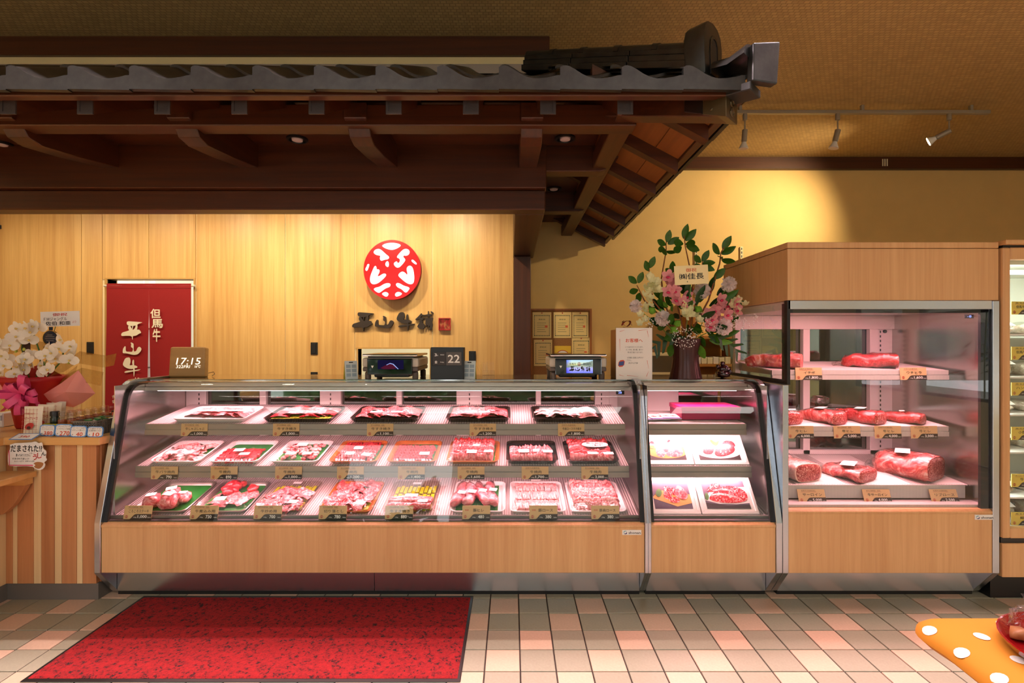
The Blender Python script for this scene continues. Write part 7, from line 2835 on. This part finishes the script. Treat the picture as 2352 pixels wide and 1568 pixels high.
# grey basket of small green packs
Mb = T(-2.29, 2.76, ZL)
bk_ = thing('basket', 'grey perforated basket of small green packets beside the jars', 'basket', Mb)
m_bask = mat('grey_basket', C(120, 112, 104), .45)
b = B()
for r_ in range(6):
    zz = .006 + r_ * .013
    o_ = .002 * r_
    for (a, c, d, e) in ((-.055 - o_, .055 + o_, -.052 - o_, -.050 - o_), (-.055 - o_, .055 + o_, .138 + o_, .140 + o_), (-.055 - o_, -.053 - o_, -.052, .140), (.053 + o_, .055 + o_, -.052, .140)):
        b.box(a, c, d, e, zz, zz + .006)
for k in range(9):
    xx = -.053 + k * .0132
    b.box(xx - .0025, xx + .0025, -.060, -.050, 0, .078)
for k in range(12):
    yy = -.05 + k * .0172
    b.box(.0535, .064, yy - .0025, yy + .0025, 0, .078)
b.box(-.055, .055, -.052, .14, 0, .004)
b.build('mesh_wall', m_bask, bk_, Mb)
m_gp = mat('green_packet', C(40, 110, 50), .35, var=.3, vscale=60)
for k in range(7):
    me = chunk_mesh(k + 31, .024, .018, .010)
    me.materials.append(m_gp if k % 3 else MT['paper'])
    o = mobj('small_packet', me, None, None, Mb @ T(rnd.uniform(-.03, .03), -.03 + k * .022, .058 + .006 * (k % 3)) @ RZ(rnd.uniform(0, 3)))
    tag(o, 'small crumpled packet heaped in the grey basket', 'packet', 'packets in the grey basket')
# dark sauce boxes behind the tray
for k, (xx, yy) in enumerate(((-2.315, 2.98), (-2.315, 3.08))):
    o = boxo('sauce_box', xx - .035, xx + .035, yy - .02, yy + .02, ZL, ZL + .10, mat('sauce_box_dark', C(52, 32, 24), .4), None, .002)
    tag(o, ('nearer' if k == 0 else 'farther') + ' small dark sauce box behind the grey basket', 'box', 'dark sauce boxes on the left counter')
    boxo('box_label', xx - .03, xx + .03, yy - .0208, yy - .02, ZL + .06, ZL + .09, m_stamp, o)
o = boxo('card_reader', -2.33, -2.25, 3.2, 3.3, ZL, ZL + .12, mat('reader_grey', C(200, 200, 186), .4), None, .004)
tag(o, 'pale grey box with a dark slot at the back of the left counter', 'device')
boxo('slot', -2.31, -2.28, 3.199, 3.2, ZL + .10, ZL + .112, MT['ink'], o)
o = boxo('white_canister', pX(2, 2.80) - .05, pX(2, 2.80), 2.72, 2.80, ZL, ZL + .20, MT['white'], None, .004)
tag(o, 'tall plain white box cut off by the left edge', 'box')
boxo('box_lid', pX(2, 2.80) - .051, pX(2, 2.80) + .001, 2.719, 2.801, ZL + .18, ZL + .202, MT['white'], o, .003)
o = boxo('payment_terminal', pX(4, 3.0), pX(22, 3.0), 2.96, 3.05, ZL, ZL + .085, mat('terminal_white', C(220, 222, 226), .35), None, .006)
tag(o, 'small pale terminal beside the red orchid pot', 'device')
boxo('terminal_screen', pX(6, 3.0), pX(20, 3.0), 2.958, 2.96, ZL + .04, ZL + .07, mat('terminal_screen', C(150, 160, 180), .2), o)

# ================================================================== potted orchid
OY = 2.98
OX = pX(78, OY)
op = thing('potted_orchid', 'white moth orchid in red wrapping with a pink bow', 'orchid', T(OX, OY, ZL))
m_red_wrap = mat('red_wrapping', C(170, 10, 18), .55, bump=.4, bscale=25)
m_pink_wrap = mat('pink_wrapping', C(240, 150, 140), .6, bump=.1, bscale=12)
m_bow = mat('pink_ribbon', C(222, 74, 130), .4)
m_gold = mat('gold_mesh_ribbon', C(196, 150, 60), .25, .9, bump=1.0, bscale=700)
gnt = m_gold.node_tree
gch = N(gnt, 'ShaderNodeTexChecker')
gch.inputs['Scale'].default_value = 420
gch.inputs['Color1'].default_value = (.12, .12, .12, 1)
gch.inputs['Color2'].default_value = (.85, .85, .85, 1)
gnt.links.new(coords(gnt), gch.inputs['Vector'])
gnt.links.new(gch.outputs['Color'], gnt.nodes['Principled BSDF'].inputs['Alpha'])
b = B()
b.lathe([(.075, 0), (.08, .01), (.10, .12), (.118, .21), (.145, .27), (.16, .30), (.13, .29)], 26, T(OX, OY, ZL), rad=lambda a, z: 1 + .05 * math.sin(a * 9) * (z / .3) + .03 * math.sin(a * 5))
b.build('wrapped_pot', m_red_wrap, op, smooth=True)


def opt(x, y, dy=0.0):
    Y = OY + dy
    return Vector((pX(x, Y), Y, pZ(y, Y)))


# side sheet of pink paper
sheet = [(100, 905), (140, 880), (180, 850), (205, 885), (219, 903), (190, 925), (168, 935), (140, 930), (112, 920)]
b = B()
b.add([opt(x, y, -.06 + .0008 * (x - 100)) for x, y in sheet] + [opt(150, 900, -.07)], [(i, (i + 1) % 9, 9) for i in range(9)])
b.build('pink_paper', m_pink_wrap, op, fixn=False)
b = B()
sh2_ = [(-10, 870), (10, 868), (40, 905), (-10, 920)]
b.add([opt(x, y, -.03) for x, y in sh2_], [(0, 1, 2, 3)])
b.build('pink_paper', m_pink_wrap, op, fixn=False)
b = B()
shr_ = [(20, 880), (55, 850), (95, 835), (140, 860), (165, 880), (110, 900), (100, 905), (40, 905)]
b.add([opt(x, y, .02) for x, y in shr_], [tuple(range(8))])
b.build('red_paper', m_red_wrap, op, fixn=False)
# gold mesh ribbons
for k, path in enumerate((([(-5, 815), (40, 800), (75, 790), (115, 800)], .05), ([(120, 850), (150, 840), (180, 820), (240, 830), (265, 825)], .07), ([(115, 870), (150, 875), (185, 860), (235, 870)], .08), ([(105, 860), (128, 885), (150, 870), (175, 850)], .06))):
    pts, wd = path
    b = B()
    rings = []
    for i, (x, y) in enumerate(pts):
        p = opt(x, y, .03 - .015 * (i % 2))
        rings.append([p + Vector((0, .01, wd / 2)), p + Vector((.004, -.005, 0)), p - Vector((0, .01, wd / 2))])
    b.loft(rings, False, False, False)
    b.build('gold_ribbon', m_gold, op, smooth=True, fixn=False)
# bow loops
for k in range(11):
    a = 2 * PI * k / 11 + .2
    ln = .082 + .016 * (k % 3)
    d = Vector((math.cos(a), -.35 - .4 * (k % 2), math.sin(a) * .8)).normalized()
    c0_ = opt(58, 905, -.13)
    u = d.cross(Vector((0, 1, .3))).normalized()
    b = B()
    rings = []
    for i in range(10):
        t_ = 2 * PI * i / 9
        p = c0_ + d * (ln * (1 - math.cos(t_)) * .55) + d.cross(u) * (.021 * math.sin(t_))
        rings.append([p - u * .019, p + u * .019])
    b.loft(rings, False, False, False)
    b.build('bow_loop', m_bow, op, smooth=True, fixn=False)
for pts in ([(50, 910), (25, 925), (5, 945)], [(66, 912), (85, 925), (98, 948)], [(40, 915), (45, 930), (38, 938)]):
    b = B()
    rings = []
    for i, (x, y) in enumerate(pts):
        p = opt(x, y, -.13)
        rings.append([p - Vector((.013, 0, 0)), p + Vector((.013, 0, .004))])
    b.loft(rings, False, False, False)
    b.build('ribbon_tail', m_bow, op, smooth=True, fixn=False)
# flower spikes
m_ph = petal('white_orchid_petal', C(246, 240, 228), .3)
m_phl = mat('orchid_lip_yellow', C(222, 196, 110), .5)
m_bud = mat('green_bud', C(180, 190, 80), .5)
m_stem = mat('orchid_stem', C(70, 110, 40), .5)
for path in ([(70, 880), (50, 800), (55, 770), (45, 745)], [(80, 880), (95, 820), (75, 760), (70, 745)], [(95, 880), (140, 830), (148, 800), (155, 795)], [(60, 880), (10, 830), (0, 790)], [(85, 880), (105, 850), (100, 830)], [(60, 880), (30, 850), (20, 860)]):
    B().tube([opt(x, y, -.02) for x, y in path], .004, 6).build('flower_stem', m_stem, op, smooth=True)
blooms = [(40, 753), (62, 752), (78, 748), (36, 772), (30, 785), (72, 763), (68, 780), (25, 792), (88, 752), (0, 790), (5, 815), (-3, 805), (141, 778), (137, 798), (165, 795), (168, 812), (160, 825), (105, 815), (112, 800), (130, 823), (98, 838), (112, 848), (60, 825), (50, 832), (70, 815), (42, 840), (58, 848), (36, 858), (10, 838), (3, 855), (14, 825), (100, 855), (75, 835), (120, 810)]
for (x, y) in blooms:
    p = opt(x, y, -.07 + rnd.uniform(-.03, .02))
    M = Matrix.Translation(p) @ RZ(rnd.uniform(-.7, .7)) @ RX(rnd.uniform(-.35, .35)) @ RY(rnd.uniform(-.35, .35))
    o = piece('orchid_bloom', PHAL, m_ph, op, M)
    piece('lip', LIP, m_phl, o, M @ T(0, -.001, -.004) @ RX(PI / 2) @ SM(.55, .55, .8))
for (x, y) in ((56, 806), (37, 810), (158, 836), (27, 797)):
    me = chunk_mesh(x % 5, .009, .009, .012)
    me.materials.append(m_bud)
    mobj('bud', me, None, op, Matrix.Translation(opt(x, y, -.06)))
# greeting card and navy medallion
pc = opt(138, 732, .06)
Mk2 = Matrix.Translation(pc) @ RY(-.03)
gc = boxo('greeting_card', -.118, .118, 0, .0015, -.045, .045, MT['paper'], op, 0, Mk2)
text('御祝', .088, .018, MT['red_ink'], gc, Mk2 @ T(0, -.0006, .026), .02, italic=.1)
text('ＦＭジャングル', .138, .021, MT['ink'], gc, Mk2 @ T(-.028, -.0006, 0), .01)
text('佐伯 和亜', .15, .024, MT['ink'], gc, Mk2 @ T(-.012, -.0006, -.026), .03)
text('より', .022, .014, MT['red_ink'], gc, Mk2 @ T(.085, -.0006, -.020))
B().tube([pc + Vector((-.03, .004, -.04)), opt(100, 850, .03)], .002, 5).build('card_stick', m_stem, op)
m_navy = mat('navy_enamel', C(16, 36, 66), .25)
m_goldm = mat('gold_rim', C(190, 160, 80), .3, .9)
pm = opt(118, 776, .04)
Mm = Matrix.Translation(pm) @ RX(PI / 2)
md = B().lathe([(.046, 0), (.046, .006), (.040, .008)], 26, Mm).build('medallion', m_navy, op, smooth=40)
rg = B()
n = 26
rg.loft([[Mm @ Vector((r_ * math.cos(2 * PI * k / n), r_ * math.sin(2 * PI * k / n), .0085)) for k in range(n)] for r_ in (.043, .0465)], False, False)
rg.build('gold_rim', m_goldm, md, fixn=False)
for kz, wz in ((.018, .030), (.008, .052), (-.004, .058), (-.016, .044)):
    boxo('silver_line', pm.x - wz / 2, pm.x + wz / 2, pm.y - .0095, pm.y - .009, pm.z + kz - .003, pm.z + kz + .003, MT['grey_ink'], md)
boxo('medallion_loop', pm.x - .010, pm.x + .010, pm.y - .006, pm.y, pm.z + .046, pm.z + .066, m_navy, md)
poly_mesh([[(-.05, -.055), (-.02, -.034), (.0, -.046), (-.024, -.075)]], .002).build('medallion_tail', m_navy, md, Matrix.Translation(pm))
boxo('dark_ribbon', opt(66, 0).x, opt(82, 0).x, OY - .035, OY - .032, opt(0, 822).z, opt(0, 782).z, mat('brown_ribbon', C(60, 26, 18), .5), op)

# ================================================================== red mat
MX0, MX1, MY0, MY1 = -1.985, -.208, 2.035, 2.722
m, nt, bs = nodes('red_loop_pile')
f = noise_tex(nt, coords(nt, (1, 1.0, 1)), 60, 3, .7, .6)
nt.links.new(ramp(nt, f, [(.36, C(40, 3, 6)), (.45, C(140, 6, 12)), (.7, C(172, 14, 18))]), bs.inputs['Base Color'])
bs.inputs['Roughness'].default_value = .95
add_bump(nt, bs, noise_tex(nt, coords(nt), 260, 2, .6), .9, .006)
m_pile = m
rm = thing('floor_mat', 'red speckled floor mat with a black rubber border in front of the meat case', 'mat', T((MX0 + MX1) / 2, (MY0 + MY1) / 2, 0))
boxo('rubber_border', MX0, MX1, MY0, MY1, 0, .004, MT['rubber'], rm, .002)
b = B()
rr = random.Random(11)


def pf(u, v):
    x = MX0 + .014 + (MX1 - MX0 - .028) * u
    y = MY0 + .018 + (MY1 - MY0 - .036) * v
    e = min(u, 1 - u, v, 1 - v)
    return Vector((x + .002 * mnoise.noise(Vector((x * 90, y * 90, 4))), y + .002 * mnoise.noise(Vector((x * 90, y * 90, 9))), .0045 + (.0045 + .002 * mnoise.noise(Vector((x * 160, y * 160, 0)))) * min(1, e * 200)))


b.grid(pf, 180, 72)
b.build('pile', m_pile, rm, smooth=True, fixn=False)

# ================================================================== upright freezer at the right edge
XF = 2.546
YFz = 2.62
fz = thing('upright_freezer', 'tall beech-framed glass freezer cut off by the right edge', 'freezer', T(2.9, 2.9, 0))
XFR = 3.7
m_fin = mat('freezer_liner', C(214, 218, 206), .4)
boxo('base', XF + .02, XFR, YFz + .09, 3.3, 0, .15, MT['black'], fz)
boxo('lower_panel', XF, XFR, YFz, YFz + .03, .15, .325, m_lam, fz, .003)
boxo('kick_grille', XF, XFR, YFz + .012, YFz + .03, .325, .352, MT['black'], fz)
boxo('stile', XF, XF + .042, YFz, YFz + .04, .352, 1.862, m_lam, fz, .008, None, 2)
boxo('bottom_rail', XF + .042, XFR, YFz, YFz + .04, .352, .405, m_lam, fz, .004)
boxo('top_rail', XF + .042, XFR, YFz, YFz + .04, 1.80, 1.862, m_lam, fz, .004)
boxo('crown', XF, XFR, YFz - .02, 3.3, 1.875, 1.9, m_lam, fz, .004)
boxo('crown_gap', XF + .01, XFR, YFz + .01, 3.3, 1.862, 1.876, MT['ink'], fz)
boxo('side_panel', XF, XF + .02, YFz + .04, 3.3, .15, 1.862, m_lam_y, fz)
boxo('back_liner', XF + .02, XFR, 3.25, 3.3, .15, 1.862, m_fin, fz)
boxo('side_liner', XF + .021, XF + .03, YFz + .05, 3.25, .352, 1.862, m_fin, fz)
boxo('ceiling_liner', XF + .03, XFR, YFz + .05, 3.25, 1.78, 1.86, m_fin, fz)
boxo('bottom_liner', XF + .03, XFR, YFz + .05, 3.25, .352, .40, m_fin, fz)
boxo('right_panel', XFR, XFR + .03, YFz, 3.3, .15, 1.862, m_lam_y, fz)
boxo('glass_door', XF + .042, XFR, YFz + .02, YFz + .026, .405, 1.80, MT['glass'], fz)
B().tube([(XF + .06, YFz + .09, 1.745), (XFR - .05, YFz + .09, 1.745)], .012, 8).build('lamp_tube', emis('freezer_tube', (.96, 1, .9, 1), 5), fz)
area('freezer_light', T((XF + XFR) / 2, YFz + .10, 1.72) @ RX(.35), 1.0, .03, 6, (.95, 1, .88), fz)
area('freezer_light', T(XF + .05, YFz + .08, 1.1) @ RY(-PI / 2) @ RX(0), 1.2, .02, 4, (.95, 1, .88), fz)
shz = [1.415, 1.185, .985, .785, .545]
for zz in shz + [.41]:
    boxo('wire_shelf', XF + .035, XFR - .01, YFz + .07, 3.22, zz - .008, zz, MT['white'], fz)
tagz = [(692, 722, '但馬牛ホルモン', '黒毛和牛'), (796, 826, '但馬牛うす切', '黒毛和牛'), (880, 908, 'ハンバーグ', '黒毛和牛'), (980, 1010, '小間切れ', '黒毛和牛'), (1090, 1118, '牛すじ', 'オーストラリア産'), (1178, 1206, '経産牛', None)]
ytag = ['top', 'second', 'third', 'fourth', 'fifth', 'lowest']
for k, (y0, y1, nm, hd3) in enumerate(tagz):
    Yt = YFz + .06
    price_card(pX(2323, Yt) + CW / 2, Yt, pZ(y1, Yt), nm, '', 'yellow price card on the %s shelf of the freezer' % ytag[k], hd3 or '黒毛和牛', 0.0, 0.0, True, '200g', group='yellow price cards in the freezer')
m_pack = film_mat('frosted_pack', 1.3, (.9, .92, .88, 1), 25, .8)
m_frozen = meat('frosted_meat', [(.3, C(150, 120, 110)), (.5, C(196, 176, 160)), (.7, C(226, 222, 206))], 20)
for k, zz in enumerate(shz[:5] + [.41]):
    for q in range(2):
        me = chunk_mesh(k * 3 + q + 50, .075, .09, .045 if k % 2 else .035)
        me.materials.append(m_frozen)
        o = mobj('frozen_pack', me, None, None, T(XF + .15 + q * .19, 2.83 + .02 * (q % 2), zz))
        tag(o, 'frosted pack of frozen meat, %s on the %s shelf of the freezer' % (('left', 'right')[q], ytag[k]), 'frozen pack', 'frozen packs on the %s freezer shelf' % ytag[k])
        me2 = chunk_mesh(k * 3 + q + 51, .08, .095, .05 if k % 2 else .04)
        me2.materials.append(m_pack)
        mobj('wrapper', me2, None, o, T(XF + .15 + q * .19, 2.83 + .02 * (q % 2), zz))
        B().box(-.04, .04, -.02, .02, 0, .001).build('label_sticker', MT['paper'], o, T(XF + .15 + q * .19, 2.76, zz + (.075 if k % 2 else .055)) @ RX(.5))

# ================================================================== table with spotted cloth, lower right corner
m, nt, bs = nodes('yellow_cloth')
bs.inputs['Base Color'].default_value = C(188, 116, 12)
bs.inputs['Roughness'].default_value = .85
add_bump(nt, bs, noise_tex(nt, coords(nt), 500, 2), .15, .001)
m_cloth = m
m_dot = mat('white_spot', C(206, 196, 184), .85)
TX, TY, TZ = .965, 1.255, .705
tbl = thing('side_table', 'small table under a yellow spotted cloth in the lower right corner', 'table', T(1.4, .9, 0))
boxo('table_top', TX + .07, 1.95, .45, TY - .07, TZ - .04, TZ - .012, m_pine, tbl, .004)
for (xx, yy) in ((TX + .33, TY - .30), (1.85, TY - .30), (TX + .33, .52), (1.85, .52)):
    boxo('leg', xx - .02, xx + .02, yy - .02, yy + .02, 0, TZ - .03, m_pine, tbl, .003)
# cloth: rounded edge then a short drop that folds under
prof_c = [(0.16, 0), (.10, 0), (.06, -.001), (.03, -.004), (.012, -.012), (.002, -.022), (.0, -.034), (.012, -.046), (.04, -.05)]
b = B()
cl_pts = []
rect = lambda off, dz: None
n_s = 14
rows = []
for (o_, dz) in prof_c:
    x0, y1 = TX + o_, TY - o_
    r_ = max(.02, .07 - o_ * .2)
    ring = []
    for k in range(n_s):
        ring.append(Vector((x0 + .004 * math.sin(k * 1.7) * (1 if dz < -.02 else 0), .45 + (y1 - r_ - .45) * k / (n_s - 1), TZ + dz)))
    for k in range(1, 6):
        a = PI - PI / 2 * k / 6
        ring.append(Vector((x0 + r_ + r_ * math.cos(a), y1 - r_ + r_ * math.sin(a), TZ + dz)))
    for k in range(n_s):
        ring.append(Vector((x0 + r_ + (1.96 - x0 - r_) * k / (n_s - 1), y1, TZ + dz)))
    rows.append(ring)
b.loft(rows, False, False, False)
inner = rows[0]
b.add([v + Vector((0, 0, 0)) for v in inner] + [Vector((1.96, .45, TZ))], [tuple(range(len(inner) + 1))])
clo = b.build('cloth', m_cloth, tbl, smooth=50)


def cloth_pt(s_along, q):
    """point on the left side of the cloth: s_along = y position, q = distance from the inside over the edge"""
    acc = 0
    for (a, c) in zip(prof_c[:-1], prof_c[1:]):
        d = math.hypot(c[0] - a[0], c[1] - a[1])
        if acc + d >= q:
            t_ = (q - acc) / d
            return Vector((TX + a[0] + (c[0] - a[0]) * t_, s_along, TZ + a[1] + (c[1] - a[1]) * t_))
        acc += d
    return Vector((TX + prof_c[-1][0], s_along, TZ + prof_c[-1][1]))


for k in range(9):
    for j in range(3):
        yy = TY - .11 - k * .085 + (.042 if j % 2 else 0)
        if yy > TY - .06 or yy < .5:
            continue
        q0 = .115 + (j - 1) * .085 + .03
        d = B()
        n = 14
        rings = []
        for r_ in (.0, .0075, .015):
            ring = []
            for i in range(n):
                a = 2 * PI * i / n
                p = cloth_pt(yy + r_ * math.cos(a), max(0, q0 + r_ * math.sin(a)))
                e1_ = cloth_pt(yy, q0 + r_ * math.sin(a) + .004) - cloth_pt(yy, max(0, q0 + r_ * math.sin(a) - .004))
                nn = Vector((e1_.z, 0, -e1_.x)).normalized()
                ring.append(p + nn * .0012)
            rings.append(ring)
        d.loft(rings, True, False)
        d.build('spot', m_dot, clo, smooth=True)
for k in range(9):
    for j in range(3):
        xx = TX + .20 + k * .085
        yy = TY - .06 - j * .085 - (.04 if k % 2 else 0)
        if xx > 1.9:
            continue
        d = B()
        n = 14
        d.add([Vector((xx + .015 * math.cos(2 * PI * i / n), yy + .015 * math.sin(2 * PI * i / n), TZ + .0008)) for i in range(n)], [tuple(range(n))])
        d.build('spot', m_dot, clo, fixn=False)
# red lacquer tray and a wrapped sweet on the table
m_lac = mat('red_lacquer', C(120, 8, 14), .12, coat=.6)
RTX, RTY = 1.225, 1.03
rt = tag(B().lathe([(.14, 0), (.15, .002), (.165, .012), (.172, .026), (.168, .027), (.158, .013), (.142, .006)], 40, T(RTX, RTY, TZ + .001)).build('lacquer_tray', m_lac, None, smooth=40), 'round red lacquer tray on the yellow spotted cloth', 'tray')
sw = thing('wrapped_sweets', 'clear cellophane packet of sweets on the red lacquer tray', 'packet', T(RTX - .04, RTY + .09, TZ + .01))
for k in range(5):
    me = chunk_mesh(k + 70, .022, .02, .016)
    me.materials.append(mat('sweet_%d' % k, [C(150, 90, 50), C(200, 170, 180), C(120, 60, 40), C(190, 150, 160), C(160, 110, 60)][k], .5))
    mobj('sweet', me, None, sw, T(RTX - .10 + .028 * k, RTY + .09 - .012 * (k % 2), TZ + .009))
b = B()
b.lathe([(.045, 0), (.06, .02), (.05, .05), (.022, .065), (.035, .085)], 18, T(RTX - .045, RTY + .09, TZ + .009), rad=lambda a, z: 1 + .12 * math.sin(a * 7 + z * 60))
b.build('cellophane', MT['bag'], sw, smooth=True)

finish_texts()
